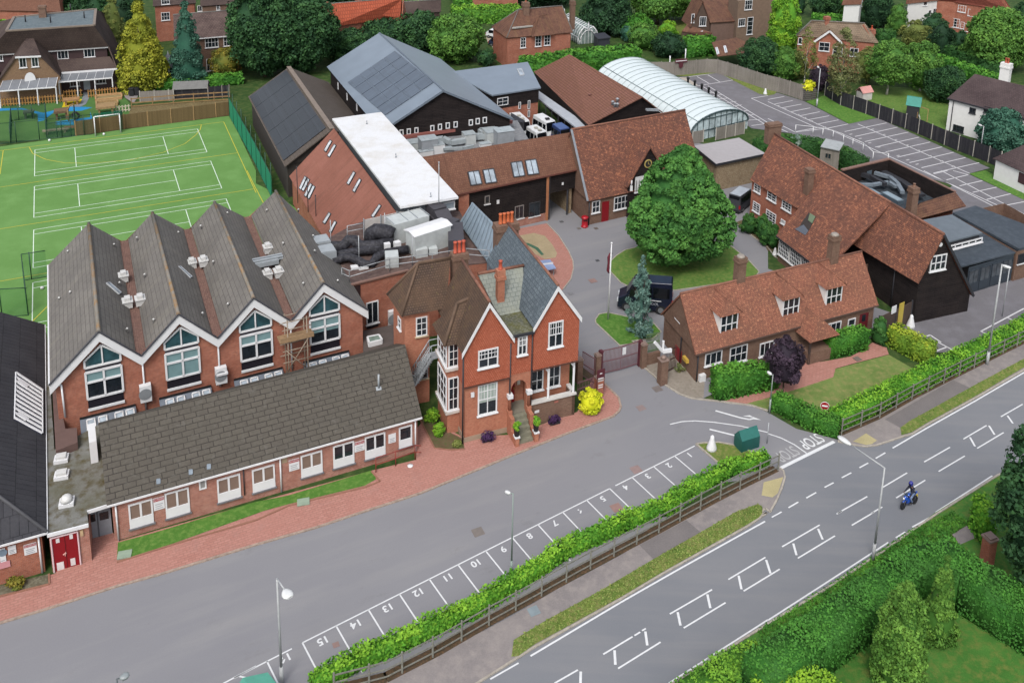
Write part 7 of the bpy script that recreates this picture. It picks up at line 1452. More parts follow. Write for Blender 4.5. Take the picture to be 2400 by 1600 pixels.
def crown(name,par,c,zb,zt,R,prof,mat,ncl=60,per=90,leaf=.3,cr=None,core=.8,sparse=0.,lobes=.12,off=None,droop=0.):
    pr=PROF[prof];Hh=zt-zb;cr=cr or R*.28
    A=nr_.uniform(0,6.283,4)
    lob=lambda a,t:1+lobes*np.sin(3*a+A[0]+4*t)+lobes*.6*np.sin(5*a+A[1]-7*t)
    t=nr_.uniform(0,1,ncl*3);w=rad(pr,t);t=t[nr_.uniform(0,1,len(t))<(w*.85+.15)][:ncl];k=len(t)
    a=nr_.uniform(0,2*math.pi,k);rr=rad(pr,t)*R*lob(a,t)*(1-.25*sparse*nr_.uniform(0,2,k));rr=np.maximum(0,rr-cr*.55)
    C=np.stack([c[0]+rr*np.cos(a),c[1]+rr*np.sin(a),zb+t*Hh-cr*.3*(t>.9)],1)
    cs=cr*nr_.uniform(.65,1.25,k)*(.45+.55*rad(pr,t)**.5)
    m=per*k;ci=np.repeat(np.arange(k),per);d=nr_.normal(size=(m,3));d /= np.linalg.norm(d,axis=1,keepdims=True)
    out=np.stack([C[ci,0]-c[0],C[ci,1]-c[1],(C[ci,2]-(zb+Hh*.4))*.6],1);out /= np.maximum(.01,np.linalg.norm(out,axis=1,keepdims=True))
    d=d+out*.55+np.array([0,0,.25]);d /= np.linalg.norm(d,axis=1,keepdims=True)
    rd=nr_.uniform(.55,1.08,m)**.7;p=C[ci]+d*(cs[ci]*rd)[:,None]*np.array([1,1,.85]);p[:,2]-=droop*np.linalg.norm(p[:,:2]-np.array([c[0],c[1]]),axis=1)
    n=d*.9+nr_.normal(size=(m,3))*.55
    cv_=nr_.uniform(0,1,k);var=np.clip(cv_[ci]*.45+nr_.uniform(0,.55,m)+.0*rd,0,1)
    cb=None
    if core:
        N=14;V=[];Fq=[]
        ts=np.linspace(0,1,9)
        for tt in ts:
            for j in range(N):aa=2*math.pi*j/N;q=rad(pr,tt)*R*core*lob(aa,tt);V.append((c[0]+q*math.cos(aa),c[1]+q*math.sin(aa),zb+.06*Hh+tt*Hh*.86-droop*q))
        for i in range(8):
            for j in range(N):Fq.append((i*N+j,i*N+(j+1) % N,(i+1)*N+(j+1) % N,(i+1)*N+j))
        Fq.append(tuple(range(N))[::-1]);Fq.append(tuple(range(8*N,9*N)));cb=(V,Fq)
    return quadmesh(name,p,n,leaf*nr_.uniform(.6,1.3,m),var,cb,mat,par,off if off is not None else wloc(par))
BARK=lambda:mottle('bark','#5e5044','#4a3f36','#756656',2,8)
LM={}
def LMt(k):
    D=dict(mid=('#44702c','#6f9a42','#3a6228'),big=('#376a2e','#669a46','#2e5c2a'),dark=('#25482a','#456c3a','#1e3e26'),deep=('#1c3a24','#355a34','#17321f'),gold=('#7e8424','#aaa838','#6f7a26'),blue=('#2d5a48','#58806c','#264e40'),spruce=('#4a6f66','#8aa69a','#43665c'),lime=('#5c9226','#93b832','#4c8424'),
             olive=('#5f6c34','#8a8f4c','#52602e'),autumn=('#6a6a26','#95802f','#4c6428'),birch=('#55663a','#7f8455','#66623e'),purple=('#2c2430','#4c3c4c','#241c26'),yellow=('#c2c420','#e6e23c','#a9b81e'),fresh=('#4f8c24','#86b434','#3f7c20'),hedge=('#3c7424','#5f9432','#2f6420'),hedgeY=('#6d8c28','#a9b234','#5d8428'),hedgeD=('#2a5424','#456f30','#234a20'),grey=('#6f8478','#94a598','#5f746a'),plum=('#3a2448','#5c3c6c','#2a1a34'),hedgeM=('#2f6422','#4e8832','#3b6c2b'),conifer=('#3f6a28','#7aa644','#38601f'),verge=('#66803c','#8a9450','#7a8846'),lawnb=('#4a7f28','#7fae34','#3c7024'))
    a=D[k];return leafmat('foliage_'+k,*a)
def tree(name,label,base,ty,wpx,kind='round',leaf='mid',zb=.18,ncl=60,per=90,lf=None,core=.8,sparse=0.,cat='tree',group=None,trunk=True,shift=(0,0),lobes=.12,cr=None,droop=0.,zoom=3.92,bark=None,wb=None):
    g=W(base);mp=mpp((g.x,g.y,4));R_=wpx/zoom*mp/2;zt=ztop(g,ty)
    c=(g.x+shift[0],g.y+shift[1]);th=thing(name,label,cat,g,group);z0=zt*zb
    lf=lf or max(.16,min(.5,R_*.09));cr=cr or max(.35,R_*.3)
    # crown is foreshortened from above: let its centre drop so the drawn outline matches
    crown('crown',th,c,z0,zt,R_,kind,LMt(leaf),ncl,per,lf,cr,core,sparse,lobes,droop=droop)
    if trunk:
        b=Bag();zz=min(zt*.85,z0+(zt-z0)*.7);r0=max(.12,R_*.07);k=6;q=[Vector((g.x,g.y,-.1)),Vector((g.x+.1,g.y,z0*.5+.1)),Vector((c[0],c[1],z0+.3)),Vector((c[0]+.1,c[1]-.1,zz))]
        for i in range(3):b.tube(q[i],q[i+1],r0*(1-.25*i),7,r0*(1-.25*(i+1)))
        for k in range(5):a_=k*1.26;s_=lerp(q[2],q[3],.15*k);e_=Vector((c[0]+math.cos(a_)*R_*.6,c[1]+math.sin(a_)*R_*.6,z0+(zt-z0)*(.3+.1*k)));b.tube(s_,e_,r0*.4,5,r0*.12)
        b.build('trunk',bark or BARK(),th)
    return th
def hedge(name,label,pts,wdt,h,leaf='hedge',dens=26,lf=.24,rag=.12,cat='hedge',z0=0.,hs=None,group=None,taper=.0,side=0.):
    """clipped or ragged hedge along a ground line; pts in photo points or vectors"""
    q=[W(p) if isinstance(p,tuple) else Vector((p.x,p.y,0)) for p in pts];C_,N_,S_,V_=[],[],[],[];cv,cf=[],[]
    if side:
        q2=[]
        for i,p in enumerate(q):
            d=hd(q[max(0,i-1)],q[min(len(q)-1,i+1)]);q2.append(p+Vector((-d.y,d.x,0))*side)
        q=q2
    hs=hs or [h]*len(q);ph=nr_.uniform(0,6,3);L=0
    for i in range(len(q)-1):
        a,c=q[i],q[i+1];d=hd(a,c);nn=Vector((-d.y,d.x,0));ln=(c-a).length;h0,h1=hs[i],hs[i+1];hm=(h0+h1)/2
        for part,area in (('t',ln*wdt),('l',ln*hm),('r',ln*hm)):
            m=int(area*dens*(1 if part== 't' else .8));u=nr_.uniform(0,1,m);s=nr_.uniform(0,1,m);hh=h0+(h1-h0)*u
            bump=1+rag*(np.sin((u*ln+L)*1.1+ph[0])*.5+np.sin((u*ln+L)*2.7+ph[1])*.5);base=np.array(a)[None]+u[:,None]*np.array(c-a)[None]
            if part== 't':
                p=base+((s-.5)*wdt)[:,None]*np.array(nn)[None];p[:,2]=z0+hh*bump+nr_.uniform(-.1,.14,m)*(1+rag*3);n=np.tile([0,0,1.],(m,1));tv=nr_.uniform(.45,1,m)  # top leaves take the lighter greens, painted as if lit from above
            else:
                sg=1 if part== 'l' else-1;p=base+(sg*wdt/2+nr_.uniform(-.1,.12,m)*(1+rag))[:,None]*np.array(nn)[None];p[:,2]=z0+s*hh*bump;n=np.tile(np.array(nn)*sg+np.array([0,0,.2]),(m,1));tv=nr_.uniform(0,.5,m)  # side leaves take the darker greens: shade painted into leaf colour
            C_.append(p);N_.append(n+nr_.normal(size=(m,3))*.5);S_.append(lf*nr_.uniform(.6,1.35,m));V_.append(tv)
        k=len(cv);w2=wdt/2-.12
        for P_,hh in ((a-d*.0,h0),(c,h1)):
            for sgn,zz in ((-1,0),(1,0),(1,1),(-1,1)):r_=P_+nn*sgn*w2;cv.append((r_.x,r_.y,z0+(hh-.14)*(1-rag*.6)*zz))
        for x_ in ((0,1,5,4),(1,2,6,5),(2,3,7,6),(3,0,4,7),(0,3,2,1),(4,5,6,7)):cf.append(tuple(k+y_ for y_ in x_))
        L+=ln
    for e_,(a,c) in ((0,(q[0],q[1])),(1,(q[-1],q[-2]))):
        d=hd(c,a);nn=Vector((-d.y,d.x,0));hh=hs[0] if e_== 0 else hs[-1];m=int(wdt*hh*dens);s=nr_.uniform(-.5,.5,m);z=nr_.uniform(0,1,m)*hh
        p=np.array(a)[None]+s[:,None]*wdt*np.array(nn)[None]+nr_.uniform(-.05,.15,m)[:,None]*np.array(d)[None];p[:,2]=z0+z;C_.append(p);N_.append(np.tile(np.array(d),(m,1))+nr_.normal(size=(m,3))*.5);S_.append(lf*nr_.uniform(.6,1.35,m));V_.append(nr_.uniform(0,.7,m))
    for i in range(1,len(q)-1):   # round off the corners
        d=hd(q[i-1],q[i+1]);m=int(wdt*wdt*dens*.8);r_=nr_.uniform(0,1,m)**.5*wdt/2;a_=nr_.uniform(0,6.28,m);p=np.stack([q[i].x+r_*np.cos(a_),q[i].y+r_*np.sin(a_),np.full(m,z0+hs[i])],1);C_.append(p);N_.append(np.tile([0,0,1.],(m,1))+nr_.normal(size=(m,3))*.5);S_.append(lf*nr_.uniform(.6,1.3,m));V_.append(nr_.uniform(.3,1,m))
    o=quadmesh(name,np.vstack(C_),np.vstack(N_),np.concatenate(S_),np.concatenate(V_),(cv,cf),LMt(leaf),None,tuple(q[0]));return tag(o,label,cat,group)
def PY(t,y):return OR[t][1]+y/3.92
f1g=PL('N',720,1680,1205,1555,1690,1305,2145,1040)+PL('O',220,805,620,580,995,380,1355,190)+PL('K',1860,1482,2175,1320)+PL('L',92,1190)
f2g=PL('L',672,862,1010,715,1370,510,1815,285,2352,18)+[(2560,720)]
# school side
T=tree('broadleaf_tree','huge dense green broadleaf tree on the oval lawn in the middle of the school',P('G',1560,860),PY('C',1330),890,'bell','big',.13,560,90,.33,.76,lobes=.11,cr=.8,shift=(-.7,0))
tree('blue_spruce','slender blue green spruce on the small front lawn beside the flagpole',P('G',1165,1500),PY('G',745),270,'cone','spruce',.04,110,60,.17,.22,sparse=.6,lobes=.28,cr=.42,droop=.12)
tree('purple_leaved_tree','small dark purple leaved tree by the cottage garden path',P('L',125,490),PY('L',-60),330,'egg','purple',.24,60,100,.2,.8)
tree('golden_shrub','bright yellow rounded shrub at the corner of the red gabled house',P('K',715,640),PY('K',450),225,'round','yellow',.0,40,70,.16,.8,cat='shrub',trunk=False,lobes=.05)
for lab,x,y,ty,w_ in (('round dark green bush nearest the grey van in the row by the long house',2175,575,390,170),('round green bush, second in the row by the long house',2300,610,400,150),('round green bush, third in the row below the arched windows',2345,680,470,170),('narrow upright green bush at the end of the row by the veranda',2395,720,490,110)):
    tree('round_bush',lab,P('G',x,y),PY('G',ty),w_,'round','hedgeD',0,26,60,.22,.85,cat='bush',trunk=False,group='bushes by the long house',lobes=.03)
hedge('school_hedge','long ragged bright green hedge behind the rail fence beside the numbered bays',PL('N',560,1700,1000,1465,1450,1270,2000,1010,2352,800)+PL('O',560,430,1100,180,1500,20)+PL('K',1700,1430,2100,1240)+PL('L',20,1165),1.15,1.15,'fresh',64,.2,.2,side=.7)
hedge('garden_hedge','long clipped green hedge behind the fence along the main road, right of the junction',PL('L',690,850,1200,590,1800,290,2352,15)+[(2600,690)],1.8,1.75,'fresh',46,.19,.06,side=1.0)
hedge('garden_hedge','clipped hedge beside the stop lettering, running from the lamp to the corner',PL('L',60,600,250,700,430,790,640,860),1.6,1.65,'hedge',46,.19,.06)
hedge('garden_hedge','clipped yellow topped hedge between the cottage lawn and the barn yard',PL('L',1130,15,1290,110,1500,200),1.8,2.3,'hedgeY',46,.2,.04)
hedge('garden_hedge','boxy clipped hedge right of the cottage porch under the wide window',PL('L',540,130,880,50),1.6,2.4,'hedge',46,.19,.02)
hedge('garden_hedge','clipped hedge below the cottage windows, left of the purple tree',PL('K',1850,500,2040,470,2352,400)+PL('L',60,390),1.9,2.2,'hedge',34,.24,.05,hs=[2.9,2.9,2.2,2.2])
tree('topiary_bush','dark columnar clipped bush at the right end of the cottage',P('L',1015,15),PY('H',1345),155,'column','hedgeD',0,30,70,.2,.85,cat='bush',trunk=False,lobes=.03)
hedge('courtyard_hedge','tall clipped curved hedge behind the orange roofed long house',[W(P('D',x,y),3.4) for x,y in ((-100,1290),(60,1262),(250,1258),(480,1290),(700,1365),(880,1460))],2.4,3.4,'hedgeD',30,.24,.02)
tree('grey_shrub','grey green shrub beside the big chimney of the long house',P('D',260,1440),PY('D',1225),170,'round','grey',0,30,60,.25,.8,cat='shrub',trunk=False)
for lab,x,y,ty,w_,k in (('leafy green shrub in the bed beside the house bay, upper one',1615,740,630,120,'lime'),('leafy green shrub in the bed beside the house bay, lower one',1680,860,760,95,'lime'),('tiny yellow green plant at the tip of the bed by the house',1848,965,920,50,'olive')):tree('bed_shrub',lab,P('J',x,y),PY('J',ty),w_,'round',k,0,22,40,.16,.5,cat='shrub',trunk=False)
tree('rusty_shrub','small rust brown shrub in the gravel bed at the left edge',P('M',150,700),PY('M',600),110,'round','autumn',0,18,40,.16,.7,cat='shrub',trunk=False)
TP=lambda x,y:W((x,y),3.3)
# near side of the road
tree('conifer','large bright green bushy conifer at the lower right',(2098,1612),1362,440,'egg','conifer',0,210,110,.17,.84,lobes=.1,cr=.55)
tree('conifer','narrower pointed green conifer right of the large bushy one',(2194,1492),1302,320,'cone','conifer',0,130,100,.15,.84,lobes=.08,cr=.4)
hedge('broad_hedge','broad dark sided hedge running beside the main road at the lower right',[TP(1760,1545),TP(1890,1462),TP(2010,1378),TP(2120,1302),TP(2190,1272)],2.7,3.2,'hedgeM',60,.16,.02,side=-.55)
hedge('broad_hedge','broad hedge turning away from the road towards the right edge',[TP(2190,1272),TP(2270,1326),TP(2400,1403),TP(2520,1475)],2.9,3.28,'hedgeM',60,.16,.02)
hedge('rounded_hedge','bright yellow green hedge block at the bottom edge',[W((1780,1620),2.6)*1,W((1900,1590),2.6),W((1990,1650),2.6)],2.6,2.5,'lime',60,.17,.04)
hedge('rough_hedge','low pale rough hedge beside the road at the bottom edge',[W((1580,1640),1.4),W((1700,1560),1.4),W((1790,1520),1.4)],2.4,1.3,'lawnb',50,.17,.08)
tree('dark_tree','large dark glossy tree at the right edge above the brick pillar',(2440,1420),960,900,'round','dark',.12,150,120,.3,.85,cr=1.1)
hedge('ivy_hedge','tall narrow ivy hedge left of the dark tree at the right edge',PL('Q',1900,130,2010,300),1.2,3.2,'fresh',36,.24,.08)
# behind the school, left to right
BT=[
 ('golden_conifer','tall golden green conifer behind the nursery lane','A',1320,805,-40,420,'cone','gold',0,190,110,None,{}),
 ('green_bush','small dark green bush at the foot of the golden conifer','A',1185,770,600,130,'round','mid',0,30,60,None,{}),
 ('blue_conifer','tall narrow blue green conifer right of the golden one','A',1740,780,-45,300,'cone','blue',0,150,100,None,{}),
 ('autumn_shrub','rounded olive and yellow shrub in front of the brown tiled house','A',2080,710,440,270,'round','autumn',.1,60,80,None,{}),
 ('broadleaf_tree','dark tree between the nursery house and the golden conifer','A',900,330,-160,430,'round','dark',.1,60,90,None,{}),
 ('broadleaf_tree','narrow brown green tree beside the nursery roof','A',1060,560,-60,200,'egg','olive',.1,60,80,None,{}),
 ('broadleaf_tree','dark tree filling the gap right of the nursery lane','A',1180,420,-120,260,'round','deep',.1,50,80,None,{}),
 ('broadleaf_tree','very large dark tree left of the orange tiled house, further left one','A',2440,700,-140,620,'round','dark',.1,190,110,None,{}),
 ('broadleaf_tree','very large dark tree right up against the orange tiled house','B',400,660,-110,620,'round','dark',.08,200,110,None,{}),
 ('broadleaf_tree','rounded dark green tree in the row behind the grey metal roof, leftmost','B',850,560,280,400,'round','dark',.05,80,90,None,{}),
 ('broadleaf_tree','rounded dark green tree in the row behind the grey metal roof, second from left','B',1180,480,190,440,'round','dark',.05,90,90,None,{}),
 ('broadleaf_tree','rounded olive green tree in the row behind the grey metal roof, third from left','B',1500,470,120,480,'round','dark',.05,100,90,None,{}),
 ('broadleaf_tree','wide green tree behind the right slope of the grey metal roof','B',1840,560,140,490,'round','mid',.05,120,90,None,{}),
 ('broadleaf_tree','small dark tree beside the two parked cars','B',2110,600,450,170,'round','dark',.05,50,80,None,{}),
 ('fir_tree','large dark fir right of the white greenhouse','C',860,290,-260,520,'cone','deep',.02,120,100,None,{}),
 ('broadleaf_tree','drooping bright green tree at the top left of the steep gabled house','C',1330,220,-150,520,'round','mid',.25,100,100,None,{}),
 ('broadleaf_tree','dark tree between the drooping tree and the steep gabled house','C',1580,180,-140,260,'round','deep',.1,50,80,None,{}),
 ('domed_bush','smooth domed clipped bush right of the greenhouse shed','C',1100,310,135,330,'round','hedge',0,60,80,None,{}),
 ('mixed_shrub','mixed green shrub behind the white vaulted hall, left of the dark one','C',1210,450,215,270,'round','mid',0,60,80,None,{}),
 ('mixed_shrub','small blue green shrub in front of the domed bush','C',1070,380,230,160,'round','blue',0,40,60,None,{}),
 ('mixed_shrub','dark rounded shrub behind the car park fence','C',1430,520,310,290,'round','deep',0,60,80,None,{}),
 ('mixed_shrub','pale yellow green shrub above the dark rounded one','C',1430,340,200,190,'round','lime',0,40,60,None,{}),
 ('broadleaf_tree','round dark green tree overhanging the fence corner of the car park','C',2270,690,345,350,'round','dark',.02,100,90,None,{}),
 ('golden_conifer','tall yellow green conifer left of the pale tiled house','D',120,560,-120,280,'column','lime',.02,150,100,None,{}),
 ('green_bush','leafy green bush below the yellow green conifer','D',150,730,420,260,'round','mid',0,70,80,None,{}),
 ('birch_tree','thin olive leaved tree in front of the pale tiled house','D',330,760,250,240,'egg','olive',.1,60,40,0,dict(sparse=.8)),
 ('purple_bush','dark purple bush beside the timber planter','D',460,840,590,190,'round','purple',0,50,80,None,{}),
 ('birch_tree','tall brownish green silver birch standing at the dark panel fence','D',650,950,240,300,'egg','birch',.14,110,55,0,dict(sparse=.7)),
 ('garden_tree','green garden tree with a pale trunk behind the lawn','D',1090,870,370,370,'round','mid',.22,110,80,None,{}),
 ('garden_tree','yellow green small tree right of the silver birch','D',900,770,430,230,'round','olive',.1,60,60,None,{}),
 ('garden_tree','mid green garden tree between the pale trunked tree and the white house','D',1390,840,380,340,'round','mid',.08,100,80,None,{}),
 ('garden_tree','dark green bushy tree beside the left corner of the white house','D',1620,930,600,350,'round','dark',.02,90,80,None,{}),
 ('garden_tree','very dark rounded tree left of the red roofed house','D',1570,540,180,220,'round','deep',.05,70,80,None,{}),
 ('garden_tree','olive green rounded tree above the garden trees','D',1350,440,190,260,'round','olive',.05,60,80,None,{}),
 ('garden_tree','pointed green tree left of the white and black house','D',1180,330,20,180,'egg','mid',.05,60,80,None,{}),
 ('garden_tree','large dark tree at the top between the distant white house and the pointed tree','D',990,260,-100,280,'round','deep',.05,90,80,None,{}),
 ('garden_tree','grey green tree in front of the white and black house','D',1370,210,30,230,'round','grey',.05,60,80,None,{}),
 ('garden_tree','dark rounded tree at the top edge left of the distant white house','D',520,170,-120,280,'round','dark',.05,80,80,None,{}),
 ('garden_tree','bright green rounded tree beside the distant white house','D',700,190,-80,160,'round','mid',.05,60,80,None,{}),
 ('garden_tree','small dark conifer right of the yellow green conifer at the top','D',290,130,-80,100,'column','deep',.02,40,60,None,{}),
 ('garden_tree','large round green tree behind the white house','D',2080,640,85,560,'round','mid',.06,180,100,None,{}),
 ('garden_tree','dark bush in front of the red roofed house','D',1760,470,290,230,'round','dark',.02,60,80,None,{}),
 ('garden_tree','tall dark tree in the top right corner','D',2340,460,-40,300,'round','dark',.06,90,80,None,{}),
 ('house_shrub','bushy blue green shrub against the white house','D',2120,1400,1000,400,'round','blue',.02,110,90,None,{}),
 ('broadleaf_tree','dark tree behind the hipped roof house at the top','C',250,40,-250,600,'round','deep',.05,90,80,None,{}),
 ('broadleaf_tree','dark tree above the clipped hedge at the top left of centre','B',1950,10,-220,420,'round','dark',.05,70,80,None,{}),
 ('garden_tree','dense dark tree between the two clipped hedges above the white house','D',1500,400,120,240,'round','dark',.05,60,80,None,{}),
 ('garden_tree','broad green tree overhanging the right end of the dark hedge','D',1900,620,330,300,'round','mid',.05,70,80,None,{}),
 ('garden_tree','small green tree just above the silver birch crown','D',830,240,60,200,'round','dark',.05,50,80,None,{}),
 ('garden_tree','dark rounded tree right of the steep gabled house at the top','C',2330,200,-60,220,'round','deep',.05,50,80,None,{}),
 ('garden_tree','leafy green tree hiding the lower left of the pale tiled house','D',260,720,470,200,'round','olive',.05,50,70,None,{}),
 ('garden_tree','dark green tree standing between the nursery and the red brick house','A',620,130,-120,300,'round','dark',.05,50,80,None,{}),
 ('broadleaf_tree','dark tree behind the orange tiled house','B',700,20,-220,560,'round','deep',.05,80,80,None,{}),
]
for nm,lab,t,x,y,ty,w_,kd,lf_,zb,ncl,per,core,kw in BT:
    tree(nm,lab,P(t,x,y),PY(t,ty),w_,kd,lf_,zb,ncl,per,core=.82 if core is None else core,cat='bush' if 'bush' in nm else 'shrub' if 'shrub' in nm else 'tree',bark=flat('pale_birch_bark','#b8b4a8') if 'birch' in nm or 'pale trunk' in lab else None,**kw)
for lab,pts,wd,h_,lf_ in (('tall dark green hedge behind the brown roofed hall and the vaulted hall',[W(P('C',110,550),4.4),W(P('C',600,475),4.4),W(P('C',1150,430),4.4)],4.5,4.4,'hedge'),('clipped green hedge behind the car park fence panels',PL('C',1580,520,1830,500),3.,4.2,'hedge'),
    ('short square clipped hedge beside the dark garage',PL('B',1360,120,1540,110),3.,2.6,'lawnb'),('long bright clipped hedge across the top behind the parked cars',PL('B',1800,200,2420,190),5.,3.6,'lawnb'),('low dark clipped hedge above the long bright one',PL('B',1820,90,2190,80),3.,2.5,'hedge'),
    ('low clipped hedge below the two tall conifers',PL('A',1450,820,1900,790,2230,760),2.2,1.8,'hedge'),('dark clipped hedge between the gardens above the pale tiled house',PL('D',400,230,760,260),4.,2.8,'hedge'),('dark clipped hedge right of the pale tiled house chimney',PL('D',1000,400,1140,400),3.,3.2,'hedgeD'),
    ('grey green hedge running down to the white chimney',PL('D',1530,640,1850,760,2130,860),3.4,3.4,'hedge'),('tall dark hedge behind the grey green one',PL('D',1640,560,1850,640,2100,740),3.,3.6,'hedgeD'),('low hedge beyond the nursery roof at the left edge',PL('A',-100,320,60,290),3.,2.5,'lawnb')):
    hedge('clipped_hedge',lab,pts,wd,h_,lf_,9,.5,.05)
for q_ in (f1g,f2g):
    v_=[W(p) for p in q_];b=Bag()
    for i in range(len(v_)-1):d=hd(v_[i],v_[i+1]);n=Vector((-d.y,d.x,0));b.face([up(v_[i]-n*.15,.1),up(v_[i+1]-n*.15,.1),up(v_[i+1]+n*.7,.1),up(v_[i]+n*.7,.1)])
    b.build('leaf_litter_strip',mottle('leaf_litter','#5c4c3e','#46402f','#7a5c44',1.5,6),kind='structure')
# small planting in pots
def potplant(lab,p,s,hh,leaf,potm,z=0.,shape='cone'):
    c=W(p,z);th=thing('potted_plant',lab,'planter',c);b=Bag();b.box(c,s,s*.7,.28,.42) if shape== 'tray' else b.lathe(c,[(s*.35,0),(s*.45,.4),(s*.48,.42)],10);b.build('pot',potm,th)
    crown('foliage',th,(c.x,c.y),c.z+.25,c.z+hh,s*.6,'round' if shape== 'tray' else 'egg',LMt(leaf),14,40,.12,s*.3,.6)
DK=flat('black_pot','#2a2a30')
potplant('low tray of dark purple plants below the ground floor window of the red house',P('J',2125,905),1.,.7,'plum',DK,0,'tray');potplant('low tray of dark purple plants right of the porch steps',P('K',385,750),1.,.7,'plum',DK,0,'tray')
c=hp(4.3,.95,2.15);
for u,lab in ((4.3,'green topiary pot on the left cap of the porch steps'),(6.2,'green topiary pot on the right cap of the porch steps')):
    c=hp(u,1.09,2.15);th=thing('potted_plant',lab,'planter',c);b=Bag();b.lathe(c,[(.22,0),(.28,.7),(.3,.72)],10);b.build('pot',DK,th);crown('foliage',th,(c.x,c.y),c.z+.65,c.z+1.6,.34,'egg',LMt('lime'),14,40,.1,.16,.6)
# grass tufts that soften the verges and the near lawn
def tufts(name,label,poly_,n,leaf,s=.22,z=.1):
    q=[W(p) for p in poly_];xs=[p.x for p in q];ys=[p.y for p in q];out=[]
    while len(out)<n:
        x,y=nr_.uniform(min(xs),max(xs)),nr_.uniform(min(ys),max(ys));c=False
        for i in range(len(q)):
            a,b_=q[i],q[i-1]
            if (a.y>y) != (b_.y>y) and x<(b_.x-a.x)*(y-a.y)/(b_.y-a.y)+a.x:c=not c
        if c:out.append((x,y,z+nr_.uniform(0,.12)))
    out=np.array(out);nn=nr_.normal(size=(n,3));nn[:,2]=np.abs(nn[:,2])+.4;o=quadmesh(name,out,nn,s*nr_.uniform(.5,1.5,n),nr_.uniform(0,1,n),None,LMt(leaf),None,(0,0,0));return tag(o,label,'grass',kind='stuff')
tufts('verge_grass','rough grass tufts on the verge left of the junction',VG[1:],3000,'verge',.11,.1);tufts('verge_grass','rough grass tufts on the verge right of the junction',VG2,2600,'verge',.11,.1)
tufts('near_grass','rich green grass between the main road and the broad hedge',PL('Q',-100,1080,500,710,1110,300,1320,160,1700,0,1850,100,1690,210,1760,300,1960,480,2352,720,2352,900,1650,330,1150,700,0,1450),12000,'hedge',.15,.02)
# ================================================================== FENCES, VEHICLES, FURNITURE
def line_pts(q,step):
    out=[q[0]];rem=step
    for a,c in zip(q[:-1],q[1:]):
        L=(c-a).length;t=rem
        while t<L:out.append(lerp(a,c,t/L));t+=step
        rem=t-L
    return out
def railfence(name,label,pts,h,step,mat,rails=(.95,.6,.25),pw=.12,rw=.05,rh=.1):
    q=[W(p) for p in pts];th=thing(name,label,'fence',q[0])
    for f in rails:
        b=Bag()
        for a,c in zip(q[:-1],q[1:]):b.bar(up(a,h*f),up(c,h*f),rw,rh)
        b.build('rail',mat,th)
    for p in line_pts(q,step):b=Bag();b.box(p,pw,pw,h*1.06);b.build('post',mat,th)
    return th
WF=flat('weathered_fence_timber','#8a8a80',.9,var=.25,scale=4)
f1_=f1g
railfence('post_and_rail_fence','long grey post and rail fence in front of the hedge by the parking bays',f1_,1.75,2.3,WF)
railfence('post_and_rail_fence','grey post and rail fence along the pavement right of the junction',PL('L',672,862,1010,715,1370,510,1815,285,2352,18)+[(2560,720)],1.75,2.6,WF)
def panelfence(name,label,pts,h,step,pm,postm,z0=0.,gap=0.):
    q=[W(p) for p in pts];th=thing(name,label,'fence',q[0]);pp=line_pts(q,step);pp=pp+[q[-1]] if (pp[-1]-q[-1]).length>.4 else pp
    for a,c in zip(pp[:-1],pp[1:]):b=Bag();b.bar(up(a,z0+h/2),up(c,z0+h/2),.07,h);b.build('fence_panel',pm,th)
    for p in pp:b=Bag();b.box(up(p,z0),.16,.16,h+.15);b.build('post',postm,th)
    return th
GCB=bricky('grey_closeboard','#9a948c','#8c867e','#6a655f',.14,3.,.02,0,patch='#a8a29a',pscale=.2,streak='#7d786e',bump=.3);DKP=bricky('dark_fence_panel','#3a3a40','#34343a','#1e1e22',.16,3.,.02,0,streak='#6f6d68',bump=.3);CON=flat('concrete_post','#b5b1a8',.9)
panelfence('closeboard_fence','grey closeboard fence round the far corner of the car park',PL('C',1250,700,1480,700,1850,665,2030,720,2352,830)+PL('D',100,850,330,925),3.0,2.6,GCB,GCB)
panelfence('panel_fence','long dark panel fence with concrete posts beside the staff car park',PL('D',520,880,655,965,900,1050,1310,1200,1745,1385,2040,1500,2130,1540),2.7,2.9,DKP,CON)
th=thing('timber_planter','grey slatted timber planter with a yellow plant at the car park edge','planter',W(P('D',340,930)));
b=Bag();a_,c_=W(P('D',335,930)),W(P('D',440,915));i_=Vector((-hd(a_,c_).y,hd(a_,c_).x,0))*2;b.prism([a_,c_,c_+i_,a_+i_],0,2.1);b.build('box',bricky('grey_slats','#77746e','#6a6762','#3a3836',3,.4,.05),th);crown('foliage',th,tuple((a_+c_)/2+i_*.5)[:2],1.9,3.6,1.5,'round',LMt('yellow'),20,50,.25,.5,.6)
WT=flat('warm_fence_timber','#a5865c',.9,var=.2,scale=3);WT2=bricky('brown_fence_boards','#857050','#776446','#5a4a34',.16,3.,.02,0,bump=.3)
panelfence('boarded_fence','brown boarded fence along the far end of the sports court',PL('A',700,1250,1180,1180,1600,1130,2115,1060),2.5,3.6,WT2,WT)
railfence('timber_fence','pale timber rail fence behind the boarded one, beside the bark path',PL('A',1210,990,1700,950,2115,925),1.7,3.4,WT,rails=(.95,.5,.15),rh=.2)
def picket(label,pts,h=1.5,step=.45,mat=None):
    q=[W(P('A',*p)) for p in pts];th=thing('picket_fence',label,'fence',q[0]);m=mat or flat('orange_timber','#b8894c',.8,var=.2,scale=3);b=Bag()
    for p in line_pts(q,step):b.box(p,.16,.1,h)
    b.build('pickets',m,th)
    for f in (.25,.8):
        b=Bag()
        for a,c in zip(q[:-1],q[1:]):b.bar(up(a,h*f),up(c,h*f),.08,.14)
        b.build('rail',m,th)
